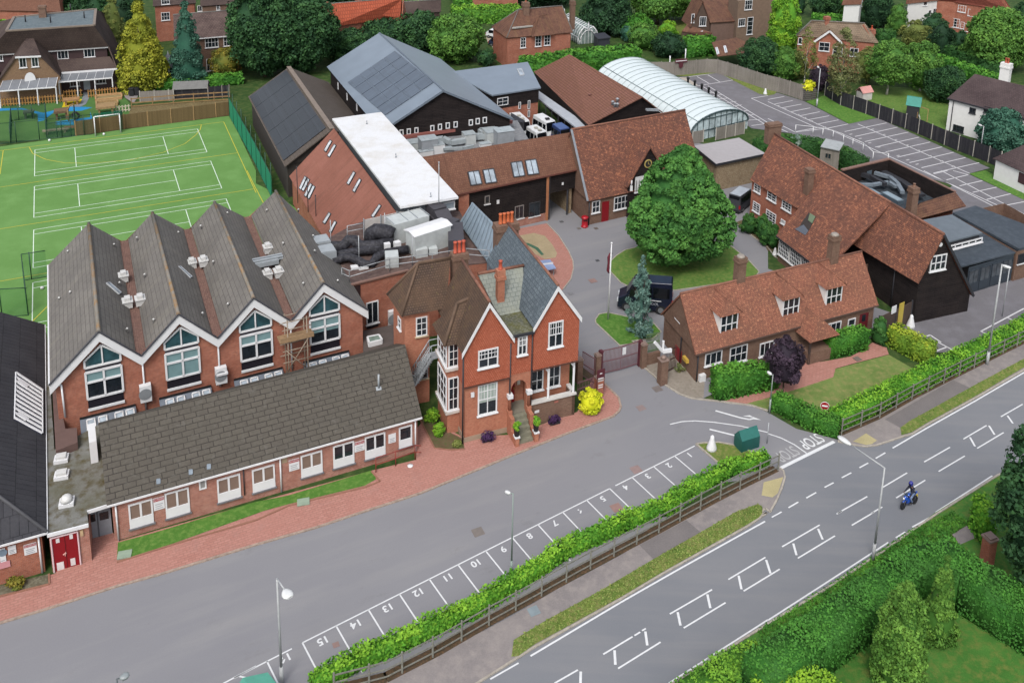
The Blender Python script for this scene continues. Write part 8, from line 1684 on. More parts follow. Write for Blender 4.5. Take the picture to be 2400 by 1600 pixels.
picket('orange timber picket fence below the left nursery canopy',[(-60,985),(590,940)]);picket('short orange picket fence left of the nursery door path',[(590,905),(760,890)]);picket('orange picket fence right of the nursery door path',[(815,900),(1085,870)])
picket('white topped low picket fence near the goal',[(1040,1040),(1200,1020)],1.2,.5,flat('cream_timber','#d8cdb8'))
panelfence('closeboard_fence','grey timber fence below the blue conifer',PL('A',1290,940,1600,925),2.0,2.4,GCB,CON)
panelfence('closeboard_fence','dark timber fence between the shed and the court corner',PL('A',1915,910,2110,895),2.3,2.4,DKP,GCB)
a_,c_=W(P('A',1590,920)),W(P('A',1915,905));i_=Vector((-hd(a_,c_).y,hd(a_,c_).x,0));th=thing('garden_shed','long low grey garden shed below the blue conifer','shed',a_);b=Bag();b.prism([a_,c_,c_+i_*3,a_+i_*3],0,2.1,False);b.build('wall',DKP,th);b=Bag();b.slab([up(a_-i_*.3,2.0),up(c_-i_*.3,2.0),up(c_+i_*1.5,3.0),up(a_+i_*1.5,3.0)],.1);b.slab([up(a_+i_*1.5,3.0),up(c_+i_*1.5,3.0),up(c_+i_*3.3,2.),up(a_+i_*3.3,2.)],.1);b.build('roof',flat('grey_felt','#7a7a78',.9),th)
# green netting along the court
MESH=None
def netmat(key,col,alpha):
    if key in MC:return MC[key]
    m,nt,b=_new(key,.8);b.inputs['Base Color'].default_value=hx(col);b.inputs['Alpha'].default_value=alpha;MC[key]=m;return m
GP=flat('dark_green_post','#1d4a38',.5)
def netfence(label,pts,h,z0,mat,step=3.,postm=None,h2=None):
    q=[W(p) for p in pts];th=thing('mesh_fence',label,'fence',q[0]);
    for a,c in zip(q[:-1],q[1:]):b=Bag();b.face([up(a,z0),up(c,z0),up(c,h),up(a,h)]);b.build('netting',mat,th)
    for p in line_pts(q,step):b=Bag();b.tube(p,up(p,h2 or h+.1),.06,6);b.build('post',postm or GP,th)
    for z in (h,z0+.05):b=Bag();b.path([up(p,z) for p in q],.05,5);b.build('rail',postm or GP,th)
netfence('tall green netting fence down the right side of the sports court',[P('A',2110,1075),P('A',2352,1520),P('F',60,80),P('F',150,260)],3.6,0,netmat('green_netting','#1f8f6c',.92),4.,h2=5.4)
netfence('dark green mesh enclosure beside the playground, left of the goal',PL('A',100,1315,110,1110,430,1085,430,1275,690,1250,690,1060),2.6,0,netmat('dark_mesh','#24503a',.38),2.)
netfence('thin green mesh fence along the playground end of the court',PL('A',-60,1330,100,1315,430,1278,860,1235),3.4,0,netmat('thin_mesh','#3c6a54',.16),3.2)
netfence('green framed mesh goal cage at the near left of the court',PL('E',20,1345,260,1330,220,1010,440,975),3.4,0,netmat('thin_mesh2','#2a7a44',.25),3.)
# goal
gA_,gB_=W(P('A',878,1252)),W(P('A',1110,1222));zg=ztop(gA_,PY('A',1075));i_=Vector((-hd(gA_,gB_).y,hd(gA_,gB_).x,0));th=thing('hockey_goal','white framed goal with green netting at the far end of the court','goal',gA_)
b=Bag();b.path([gA_,up(gA_,zg),up(gB_,zg),gB_],.09,8);b.build('frame',WHITE(),th);b=Bag();a2,c2=gA_+i_*2.2,gB_+i_*2.2+hd(gA_,gB_)*.6;b.face([a2,c2,up(c2,zg*.95),up(a2,zg*.95)]);b.face([gA_,a2,up(a2,zg*.95),up(gA_,zg)]);b.face([gB_,c2,up(c2,zg*.95),up(gB_,zg)]);b.build('netting',netmat('goal_net','#146b50',.75),th);b=Bag();b.prism([a2,c2,c2+i_*.1,a2+i_*.1],0,.6);b.build('backboard',flat('dark_green_board','#173c2e'),th)
for lab,t,x,y in (('small white ball on the court just in front of the goal','A',955,1243),('small white ball on the court left of the goal','A',456,1300),('pale ball inside the mesh cage at the near left of the court','E',388,1090)):c=W(P(t,x,y));b=Bag();b.lathe(c,[(.06,.02),(.17,.09),(.2,.2),(.17,.32),(.05,.4)],12);b.build('ball',WHITE(),None,lab,loc=c,cat='ball')
# playground pieces
for lab,nm,x,y,sx,sy,sz,m in (('brown timber play table on the yellow surface','play_table',660,960,2.6,1.6,1.1,'b08658'),('square timber sandpit frame with light boards','sandpit',1000,905,4.2,2.4,.5,'c8a070'),('round timber pit below the square sandpit','round_pit',985,965,3.4,2.,.6,'b59668'),('large timber play box beside the goal','play_box',975,1045,3.,2.2,1.6,'a88a60'),('brown timber climbing block behind the mesh','climbing_block',570,1090,2.2,1.8,1.6,'7a6248'),('red brown play bench at the court end','bench',655,1200,2.,.8,.7,'a06a50'),('pale timber play bench beside the mesh enclosure','bench',515,1225,3.8,.8,.7,'a59880'),('stepped grey play block by the blue path','play_block',270,1080,1.6,1.4,1.2,'5c6a58')):
    c=W(P('A',x,y));th=thing(nm,lab,nm.replace('_',' '),c);m_=flat('play_'+m,'#'+m,.85,var=.2,scale=3);b=Bag()
    for s1 in (-1,1):b.box(c+Vector((0,s1*sy/2,0)),sx,.2,sz,.45) if nm in ('sandpit','round_pit') else None
    if nm in ('sandpit','round_pit'):
        b=Bag();rz_=.45;ux=Vector((math.cos(rz_),math.sin(rz_),0));uy=Vector((-math.sin(rz_),math.cos(rz_),0))
        for s1 in (-1,1):b.box(c+uy*s1*sy/2,sx,.25,sz,rz_);b.box(c+ux*s1*sx/2,.25,sy-.25,sz-.03,rz_)
        b.build('frame',m_,th);b=Bag();b.box(c,sx-.3,sy-.3,.2,rz_);b.build('sand',flat('play_sand','#9a8a60'),th)
    else:
        b.box(up(c,sz*.75),sx,sy,sz*.25,.45);b.build('top',m_,th)
        b=Bag();b.box(c+Vector((-sx*.3,-sx*.15,0)),.3,sy*.8,sz*.75,.45);b.build('support',m_,th);b=Bag();b.box(c+Vector((sx*.3,sx*.15,0)),.3,sy*.8,sz*.75,.45);b.build('support',m_,th)
c=W(P('A',700,1120));th=thing('tyre_swing','black tyre hanging under a curved brown timber arch in the playground','swing',c);b=Bag();b.path([c+Vector((-1.2,0,0)),c+Vector((-1.3,0,2)),c+Vector((-.8,0,2.9)),c+Vector((-.2,.1,3.1))],.12,6);b.build('arch',WT,th);b=Bag();n_=12
b.path([c+Vector((.55*math.cos(2*math.pi*k/n_),0,1.1+.55*math.sin(2*math.pi*k/n_))) for k in range(n_+1)],.18,6);b.build('tyre',flat('black_rubber','#232325'),th)
for lab,x,y in (('yellow board lying on the bark path, left of two',1322,1048),('yellow board lying on the bark path, right of two',1412,1040)):c=W(P('A',x,y),.05);b=Bag();b.box(c,2.0,.5,.12,.3);b.build('yellow_board',flat('pale_yellow','#e6dc8a'),None,lab,loc=c,cat='board')
for lab,x,y in (('dark bin at the end of the nursery lane, left of two',1212,880),('dark bin at the end of the nursery lane, right of two',1262,875)):c=W(P('A',x,y));th=thing('wheelie_bin',lab,'bin',c,'bins at the end of the lane');b=Bag();b.box(c,.8,.8,1.4,.3);b.build('body',flat('black_bin','#232427'),th);b=Bag();b.slab([up(c,1.42)+Vector((x_,y_,.1 if y_>0 else 0)) for x_,y_ in ((-.45,-.5),(.45,-.5),(.45,.45),(-.45,.45))],.06);b.build('lid',flat('black_bin_lid','#303236'),th)
# ------------------------------------------------------------------ lamps
def lamp(label,base,topy,headp,r=.09,hs=(1.0,.5),dz=-.1,hm=None,tall=None,seg2=None,name='street_lamp',pole='#b9bcbe'):
    g=W(base);zt=tall or ztop(g,topy);th=thing(name,label,'street lamp',g);top=up(g,zt);b=Bag();b.tube(g,up(g,1.6),r*1.5,10);b.tube(up(g,1.6),top,r,10,r*.7);b.build('pole',flat('lamp_pole_'+pole.strip('#'),pole,.5),th)
    h=W(headp,zt+dz);d=(h-top);d.z=0;d.normalize();L,wd_=hs
    b=Bag();b.tube(top,h-d*L*.4+Vector((0,0,.02)),r*.55,8);b.build('arm',flat('lamp_pole_'+pole.strip('#'),pole,.5),th)
    n=Vector((-d.y,d.x,0));b=Bag();rings=[]
    for t,ww,hh in ((-.5,.25,.5),(-.3,.7,.9),(0,1,1),(.3,.95,.9),(.5,.55,.6)):
        c=h+d*L*t;rings.append([c+n*(wd_/2*ww*math.cos(a_))+Vector((0,0,.13*hh*math.sin(a_))) for a_ in [2*math.pi*k/10 for k in range(10)]])
    b.loft(rings);lh=b.build('lamp_head',hm or flat('lamp_head_white','#e4e6e6',.4),th)
    b=Bag();b.box(h-Vector((0,0,.16)),L*.5,wd_*.6,.06,math.atan2(d.y,d.x));b.build('lens',flat('lamp_lens','#a9aeb0',.2),lh);return th
lamp('tall lamp post with a white head standing by parking bay sixteen',(661,1606),PY('N',607),P('N',285,745),hs=(.85,.75))
lamp('grey green lamp post rising behind the hedge by bay nine',P('N',2345,600),PY('J',1395),P('J',2315,1385),r=.07,hs=(.5,.3),pole='#8b9a94')
lamp('tall lamp post beside the main road with a long arm over the junction',P('Q',963,440),PY('L',1160),P('L',705,910),hs=(1.3,.55))
lamp('grey lamp post on the pavement in front of the flat roofed annexe',P('L',2010,215),PY('H',860),P('H',2190,880),r=.11,hs=(.9,.45))
lamp('pale lamp post on the grass by the car park planter',P('D',447,982),PY('D',635),P('D',462,618),r=.11,hs=(1.,.4))
lamp('pale lamp post in front of the blue green shrub at the white house',P('D',1942,1450),PY('D',1160),P('D',1950,1150),r=.09,hs=(.9,.35))
lamp('thin lamp post between the purple tree and the hedge corner',P('L',12,660),PY('L',305),P('L',15,290),r=.06,hs=(.6,.35),pole='#9aa39e')
lamp('lamp head on a dark pole at the bottom edge of the forecourt',(294,1800),1590,(291,1584),r=.07,hs=(.55,.5),pole='#5c6468',hm=flat('grey_lamp_head','#9aa2a4',.4))
b=Bag();g=W(P('H',2150,1340));b.tube(g,up(g,ztop(g,PY('H',885))),.06,8);b.build('thin_pole',flat('galvanised_rail','#b2b6ba',.5),None,'thin grey pole beyond the lamp post by the annexe',loc=g,cat='pole')
for lab,x,yb,yt in (('white post in the grass behind the vaulted hall',1444,672,515),('thin white post in front of the far hedge',1102,560,488),('thin pale post behind the grey fence',1588,600,450)):g=W(P('C',x,yb));b=Bag();b.tube(g,up(g,ztop(g,PY('C',yt))),.12,8);b.build('white_post',WHITE(),None,lab,loc=g,cat='post')
# flagpole
g=W((1425,748));zt=ztop(g,572);th=thing('flagpole','tall white flagpole with a furled dark flag on the small front lawn','flagpole',g);b=Bag();b.tube(g,up(g,zt),.1,10,.06);b.build('pole',WHITE(),th);b=Bag();b.lathe(up(g,zt),[(.06,0),(.12,.08),(.12,.16),(.03,.24)],8);b.build('finial',WHITE(),th)
b=Bag();z1,z0=zt*.88,zt*.62;rings=[[g+Vector((-.08-.12*f+.1*math.cos(a_)*f,.08*math.sin(a_)*f,z)) for a_ in [2*math.pi*k/8 for k in range(8)]] for z,f in ((z1,.6),(z1-.5,1.5),(z1-1.2,1.2),(z0+.3,1.6),(z0,.8))];b.loft(rings);b.build('flag',flat('furled_flag','#6d2030',.9),th)
# gates and walls at the entrance
MA=flat('maroon_paint','#5e2a34',.5);MAB=flat('maroon_bars','#7d5a60',.5)
def gate(name,label,a,c,z1,z0=.25,n=16,mat=None,cat='gate',top=True):
    a,c=W(a),W(c);th=thing(name,label,cat,a)
    for z in (z0,(z0+z1)/2,z1):b=Bag();b.bar(up(a,z),up(c,z),.07,.1);b.build('rail',mat or MAB,th)
    b=Bag()
    for k in range(n+1):p=lerp(a,c,k/n);b.bar(up(p,z0),up(p,z1),.05)
    b.build('bars',mat or MAB,th);return th
g1=gate('entrance_gate','maroon barred entrance gate leaf, left of the pair',P('K',825,310),P('K',992,272),ztop(W(P('K',825,310)),PY('K',85)),n=14);g2=gate('entrance_gate','maroon barred entrance gate leaf with a white notice, right of the pair',P('K',998,270),P('K',1160,218),ztop(W(P('K',998,270)),PY('K',45)),n=14)
wq_=Wall(W(P('K',998,270)),W(P('K',1160,218)));panel(g2,wq_,P('K',1015,58),P('K',1042,110),WHITE(),'gate_notice',.1)
for lab,x,y,ty,m,s in (('maroon steel gate post at the left of the entrance gates',808,318,80,MA,.35),('maroon steel gate post at the right of the entrance gates',1170,222,-10,MA,.4),('brick gate pier right of the entrance gates',1200,235,10,brick_brown(),.6),('brick pier left of the gate post',780,330,110,brick_brown(),.55),('brick pier carrying the maroon school sign',795,500,320,brick_red(),.7),('brown brick pier behind the side railings',612,370,150,brick_brown(),.6),('tall brown brick pier with a round top beside the cottage path',1378,385,150,brick_brown(),.8)):
    g=W(P('K',x,y));zt=ztop(g,PY('K',ty));th=thing('gate_pier',lab,'gate pier',g);b=Bag();b.box(g,s,s,zt*.93,.45);b.build('shaft',m,th);b=Bag();b.box(up(g,zt*.93),s*1.2,s*1.2,zt*.03,.45)
    if 'round' in lab:b.lathe(up(g,zt*.95),[(.15,0),(.28,.12),(.28,.3),(.1,.42)],10)
    else:b.box(up(g,zt*.96),s*.9,s*.9,zt*.04,.45)
    b.build('cap',flat('pier_cap','#8f7a70') if m != MA else MA,th)
g=W(P('K',795,500));wq_=Wall(g+Vector((-.35,-.5,0)),g+Vector((.55,-.05,0)));th=thing('school_sign','maroon school sign with white lettering and crest on the brick pier','sign',wq_.pt(0,1));sg_=Bag();sg_.slab([wq_.pt(.1,.9,.05),wq_.pt(.95,.9,.05),wq_.pt(.95,3.2,.05),wq_.pt(.1,3.2,.05)],.06,(-wq_.n.x,-wq_.n.y,0));sg_.build('board',MA,th)
for z,ww in ((1.15,.5),(1.4,.5),(1.9,.6),(2.15,.6),(2.7,.25)):b=Bag();b.slab([wq_.pt(.52-ww/2,z,.07),wq_.pt(.52+ww/2,z,.07),wq_.pt(.52+ww/2,z+.12,.07),wq_.pt(.52-ww/2,z+.12,.07)],.01,(-wq_.n.x,-wq_.n.y,0));b.build('lettering',WHITE(),th)
gate('side_railing','maroon railings between the house verandah and the brick pier',P('K',640,330),P('K',755,400),3.0,n=12,cat='railing');gate('side_railing','maroon railings running back beside the house',P('K',545,250),P('K',600,330),3.0,n=8,cat='railing');gate('pedestrian_gate','maroon pedestrian gate by the yellow shrub',P('K',600,520),P('K',740,470),1.7,n=10)
gate('garden_railing','green and white railings above the low wall right of the gate',P('K',1225,190),P('K',1345,160),3.2,1.2,10,flat('green_railing','#5f7a4c'),'railing');b=Bag();a_,c_=W(P('K',1222,215)),W(P('K',1350,180));b.bar(up(a_,.6),up(c_,.6),.4,1.2);b.build('low_wall',brick_brown(),None,'low brown brick wall under the railings right of the gate',loc=a_,cat='wall')
gate('cottage_railing','dark iron railings and gate beside the red side door of the cottage',P('K',1395,300),P('K',1500,250),2.6,.2,8,flat('rust_iron','#4c3430'),'railing')
g=W(P('K',1385,260));th=thing('barrier_mechanism','white barrier arm and box beside the gate pier','barrier',g);b=Bag();h_=W(P('K',1385,90),3.2);b.bar(W(P('K',1310,5),4.6),h_,.16,.3);b.build('arm',WHITE(),th);b=Bag();b.bar(h_,W(P('K',1465,80),3.2),.3,.35);b.build('box',WHITE(),th);b=Bag();b.bar(h_,Vector((h_.x,h_.y,4.4)),.2);b.build('mast',WHITE(),th)
for lab,t,x,y,s in (('white traffic cone on the grass bed by bay one','K',1833,990,1.0),('white painted bollard at the corner of the black barn','H',1308,1435,1.05),('small white cone at the foot of the veranda windows','H',62,775,.7),('white cone at the car park verge','C',2326,866,.8)):
    g=W(P(t,x,y));b=Bag();b.lathe(g,[(.52*s,0),(.46*s,.25*s),(.2*s,1.15*s),(.18*s,1.35*s),(.06*s,1.5*s)],14);b.build('white_cone',WHITE(),None,lab,loc=g,cat='cone')
# grit bin
g=W(P('K',2105,1025));g_b=W(P('K',2270,970));i_=Vector((-hd(g,g_b).y,hd(g,g_b).x,0));w_=Wall(g,g_b);th=thing('grit_bin','dark green storage bin with a pitched lid behind the hedge end','storage bin',g)
b=Bag();b.prism([g,g_b,g_b+i_*1.2,g+i_*1.2],0,1.2,False);b.build('body',flat('green_bin','#22605a',.5),th);b=Bag();e=[up(g,1.2),up(g_b,1.2),up(g_b+i_*1.2,1.2),up(g+i_*1.2,1.2)];r_=[up(g+i_*.6,1.95),up(g_b+i_*.6,1.95)];b.slab([e[0],e[1],r_[1],r_[0]],.06);b.slab([e[2],e[3],r_[0],r_[1]],.06);b.face([e[3],e[0],r_[0]]);b.face([e[1],e[2],r_[1]]);b.build('lid',flat('green_bin_lid','#2b7068',.45),th)
g=W(P('K',2342,935));b=Bag();b.tube(g,up(g,2.2),.05,6);th=b.build('sign_post',flat('galvanised_rail','#b2b6ba',.5),None,'slim grey sign post behind the green bin',loc=g,cat='sign post')
# no entry sign
g=W(P('L',505,740));zt=ztop(g,PY('L',585));th=thing('no_entry_sign','round red no entry sign with a white bar above the garden hedge','road sign',g);b=Bag();b.tube(g,up(g,zt),.06,8);b.build('post',flat('galvanised_rail','#b2b6ba',.5),th);n_=Vector((-.2,-.98,.0)).normalized();c=up(g,zt)+n_*.08
b=Bag();b.tube(c-n_*.02,c+n_*.02,.42,24);b.build('disc_rim',WHITE(),th);b=Bag();b.tube(c+n_*.02,c+n_*.035,.38,24);b.build('red_disc',flat('sign_red2','#a81c22',.4),th);b=Bag();x_=n_.cross(Vector((0,0,1)));b.bar(c-x_*.26+n_*.04,c+x_*.26+n_*.04,.02,.17,(0,0,1));b.build('white_bar',WHITE(),th)
# pillar box and table tennis table
g=W(P('G',667,515));zt=ztop(g,PY('G',415));b=Bag();b.lathe(g,[(.5,0),(.5,.15),(.42,.2),(.42,zt*.78),(.5,zt*.82),(.5,zt*.9),(.3,zt*.97),(.05,zt)],16);th=b.build('pillar_box',flat('pillar_red','#b41e2c',.4),None,'bright red pillar shaped bin at the archway corner',loc=g,cat='bin');b=Bag();b.box(g+Vector((.05,-.42,zt*.62)),.5,.06,.14,.2);b.build('slot',flat('slot_black','#241012'),th)
tt=[W(P('G',x,y),1.1) for x,y in ((295,915),(405,895),(350,815),(235,825))];th=thing('table_tennis_table','pale blue outdoor table tennis table on the red paved circle','table',(tt[0].x,tt[0].y,0));b=Bag();b.slab(tt,.1);b.build('table_top',flat('pale_blue_top','#93a5cc',.4),th);b=Bag();b.bar(lerp(tt[0],tt[3],.5)+Vector((0,0,.1)),lerp(tt[1],tt[2],.5)+Vector((0,0,.1)),.03,.22);b.build('net',WHITE(),th)
for p,q_ in ((0,2),(1,3),(2,0),(3,1)):c=lerp(tt[p],tt[q_],.12);b=Bag();b.bar((c.x,c.y,0),(c.x,c.y,1.0),.1);b.build('leg',flat('grey_leg','#8a8f94'),th)
# handrail at the ramp
g1_,g2_,g3_=W(P('J',1102,1205)),W(P('J',1462,1090)),W(P('J',1485,1095));th=thing('ramp_handrail','brick red handrail along the ramp by the last classroom window','railing',g1_);b=Bag()
for z in (1.5,.8):b.path([up(g1_,z),up(g2_,z+.05),up(g3_+Vector((.3,.1,0)),z)],.05,6)
b.build('rail',flat('brick_red_rail','#8c3a30'),th)
for p in (g1_,lerp(g1_,g2_,.5),g2_):b=Bag();b.tube(p,up(p,1.5),.05,6);b.build('post',flat('brick_red_rail','#8c3a30'),th)
g=W(P('J',1417,1143),.06);b=Bag();b.lathe(g,[(.25,0),(.25,.06),(.1,.08)],12);b.build('white_disc',WHITE(),None,'small white disc on the red paving by the ramp',loc=g,cat='drain cover')
for lab,t,x,y in (('pale green access cover in the grass strip at the left','M',1145,390),('pale green access cover in the grass strip near its right end','J',435,1475)):g=W(P(t,x,y),.1);b=Bag();b.box(g,1.0,.8,.08,.3);b.build('access_cover',flat('pale_green_cover','#9db09c'),None,lab,loc=g,cat='access cover')
g=W(P('K',1540,270));crown('shrub',thing('dry_plant','small dry brown plant beside the cottage side door','plant',g),(g.x,g.y),0,.8,.5,'round',LMt('birch'),12,30,.14,.2,.5)
# kiosk roof at the bottom edge
g=W((590,1640));th=thing('bin_shelter','small shelter with a pale green roof at the bottom edge by bay sixteen','shelter',g);R_=1.55;b=Bag();c=W((597,1620),2.4);oc=[Vector((c.x+R_*math.cos(math.pi*k/3+.3),c.y+R_*math.sin(math.pi*k/3+.3),2.3)) for k in range(6)]
for k in range(6):b.slab([oc[k],oc[(k+1) % 6],Vector((c.x,c.y,2.6))],.06)
b.build('roof',flat('pale_green_roof','#5fae98',.5),th);b=Bag();b.prism([V2(c)+(V2(p)-V2(c))*.8 for p in oc],0,2.25,False);b.build('wall',flat('green_bin','#22605a',.5),th)
# white handrail by the curved hedge
q=[W(P('D',x,y)) for x,y in ((250,1222),(410,1240),(500,1255),(595,1275),(690,1312),(775,1350),(870,1392),(960,1475),(1100,1490))];th=thing('white_handrail','low white post and rail barrier curving round the clipped courtyard hedge','railing',q[0]);b=Bag();b.path([up(p,1.5) for p in q],.05,5);b.build('rail',WHITE(),th)
for p in q:b=Bag();b.tube(p,up(p,1.5),.07,6);b.build('post',WHITE(),th)
for k,(x,y) in enumerate(((1613,800),(1675,828),(1740,862),(1803,895),(1868,930))):
    g=W(P('C',x,y));b=Bag();b.lathe(g,[(.2,0),(.2,1.6),(.3,1.65),(.28,2.0),(.1,2.1)],10);b.build('black_bollard',flat('bollard_black','#1c1e20'),None,'black bollard beside the vaulted hall, '+('furthest of five','second furthest of five','middle of five','second nearest of five','nearest of five')[k],loc=g,cat='bollard',group='black bollards beside the vaulted hall')
wf_=Wall(W(P('C',1480,700)),W(P('C',1850,665)));th=thing('fence_sign','maroon and white sign with a shield shape on the grey car park fence','sign',wf_.pt(1,1));uu,zz=wf_.uv(P('C',1548,590));n3_=(-wf_.n.x,-wf_.n.y,0)
b=Bag();b.slab([wf_.pt(uu+x,zz+z,.3) for x,z in ((-1.4,.4),(1.4,.4),(1.4,1.2),(-1.4,1.2))],.06,n3_);b.build('board',MA,th);b=Bag();b.slab([wf_.pt(uu+x,zz+z,.3) for x,z in ((-.5,.35),(-.45,-.5),(0,-.9),(.45,-.5),(.5,.35))][::-1],.06,n3_);b.build('shield',MA,th)
b=Bag();b.slab([wf_.pt(uu+x,zz+z,.33) for x,z in ((-1.25,.7),(1.25,.7),(1.25,.85),(-1.25,.85))],.02,n3_);b.build('white_line',WHITE(),th)
# play houses on the lawn
def playhouse(lab,px,w_,dp,h,wallm,roofm,rz):
    g=W(P('D',*px));th=thing('playhouse',lab,'playhouse',g);b=Bag();b.box(g,w_,dp,h*.6,rz);b.build('wall',wallm,th);M_=Matrix.Translation(g)@ Matrix.Rotation(rz,4,'Z');e=[M_@ Vector((x,y,h*.6)) for x,y in ((-w_*.6,-dp*.6),(w_*.6,-dp*.6),(w_*.6,dp*.6),(-w_*.6,dp*.6))];r=[M_@ Vector((x,0,h)) for x in (-w_*.6,w_*.6)]
    b=Bag();b.slab([e[0],e[1],r[1],r[0]],.08);b.slab([e[2],e[3],r[0],r[1]],.08);b.build('roof',roofm,th);return th,M_
playhouse('pink roofed playhouse with a yellow slide behind the dark fence',(880,910),2.4,1.8,2.6,flat('white_plastic','#e0dcd8'),flat('pink_roof','#e0a29c'),.5);th,M_=playhouse('green roofed play tower with a white slide on the back lawn',(1325,1075),2.2,1.8,4.,DARKT(),flat('teal_roof','#2f8f80'),-.4)
b=Bag();b.slab([M_@ Vector(v) for v in ((1.4,-.3,.1),(1.4,.3,.1),(.6,.3,1.8),(.6,-.3,1.8))],.1);b.build('slide',WHITE(),th)
g=W(P('D',1450,1120));th=thing('swing_frame','thin timber swing frame right of the play tower','swing',g);b=Bag();a_,c_=up(W(P('D',1370,1090)),2.4),up(W(P('D',1460,1120)),2.4);b.bar(a_,c_,.12);b.build('beam',WT,th)
for p in (a_,c_):
    for s in (-.8,.8):b=Bag();b.bar(p,Vector((p.x+s*.4,p.y+s,0)),.1);b.build('leg',WT,th)
# timber shed behind the long house
g=W(P('D',470,1560));g_b=W(P('D',650,1590));a_,c_=W(P('D',468,1530),.0),W(P('D',640,1568),.0);i_=Vector((-hd(a_,c_).y,hd(a_,c_).x,0));th=thing('grey_shed','small grey timber shed with a sloping roof behind the long house','shed',a_);zt=3.4;b=Bag();b.prism([a_,c_,c_+i_*2.4,a_+i_*2.4],0,zt,True);b.build('wall',GCB,th);b=Bag();b.slab([up(a_-i_*.3,zt+.1),up(c_-i_*.3,zt+.1),up(c_+i_*2.7,zt+.5),up(a_+i_*2.7,zt+.5)],.12);b.build('roof',flat('pale_shed_roof','#a9aeb0'),th);w_=Wall(a_,c_);window(th,w_,None,None,2,1,uvr=(w_.len*.25,w_.len*.6,1.6,2.6),frame=GCB,sill=False)
# brick pillar by the drive
g=W(P('Q',2005,470));th=thing('brick_pillar','red brick gate pillar beside the drive at the right edge','gate pier',g);b=Bag();b.box(g,.8,.8,2.4,.4);b.build('shaft',brick_red(),th);b=Bag();b.box(up(g,2.4),1.,1.,.15,.4);b.box(up(g,2.55),.7,.7,.12,.4);b.build('cap',flat('pier_cap','#8f7a70'),th)
# barn gate and wall
a_,c_=W(P('H',1010,1400)),W(P('H',1330,1390));c_=W(P('H',1318,1402));th=panelfence('yard_gate','brown timber yard gate with a white notice between cottage and barn',[P('L',1000-0,-10),P('H',1318,1400)],2.9,3.0,flat('brown_gate','#54443c',.8,var=.2),DARKT());w_=Wall(W(P('L',1000,-10)),W(P('H',1318,1400)));panel(th,w_,P('H',1135,1250),P('H',1168,1295),WHITE(),'gate_notice',.12);panel(th,w_,P('H',1205,1220),P('H',1222,1405),flat('yellow_post','#c9b24e'),'yellow_strip',.12)

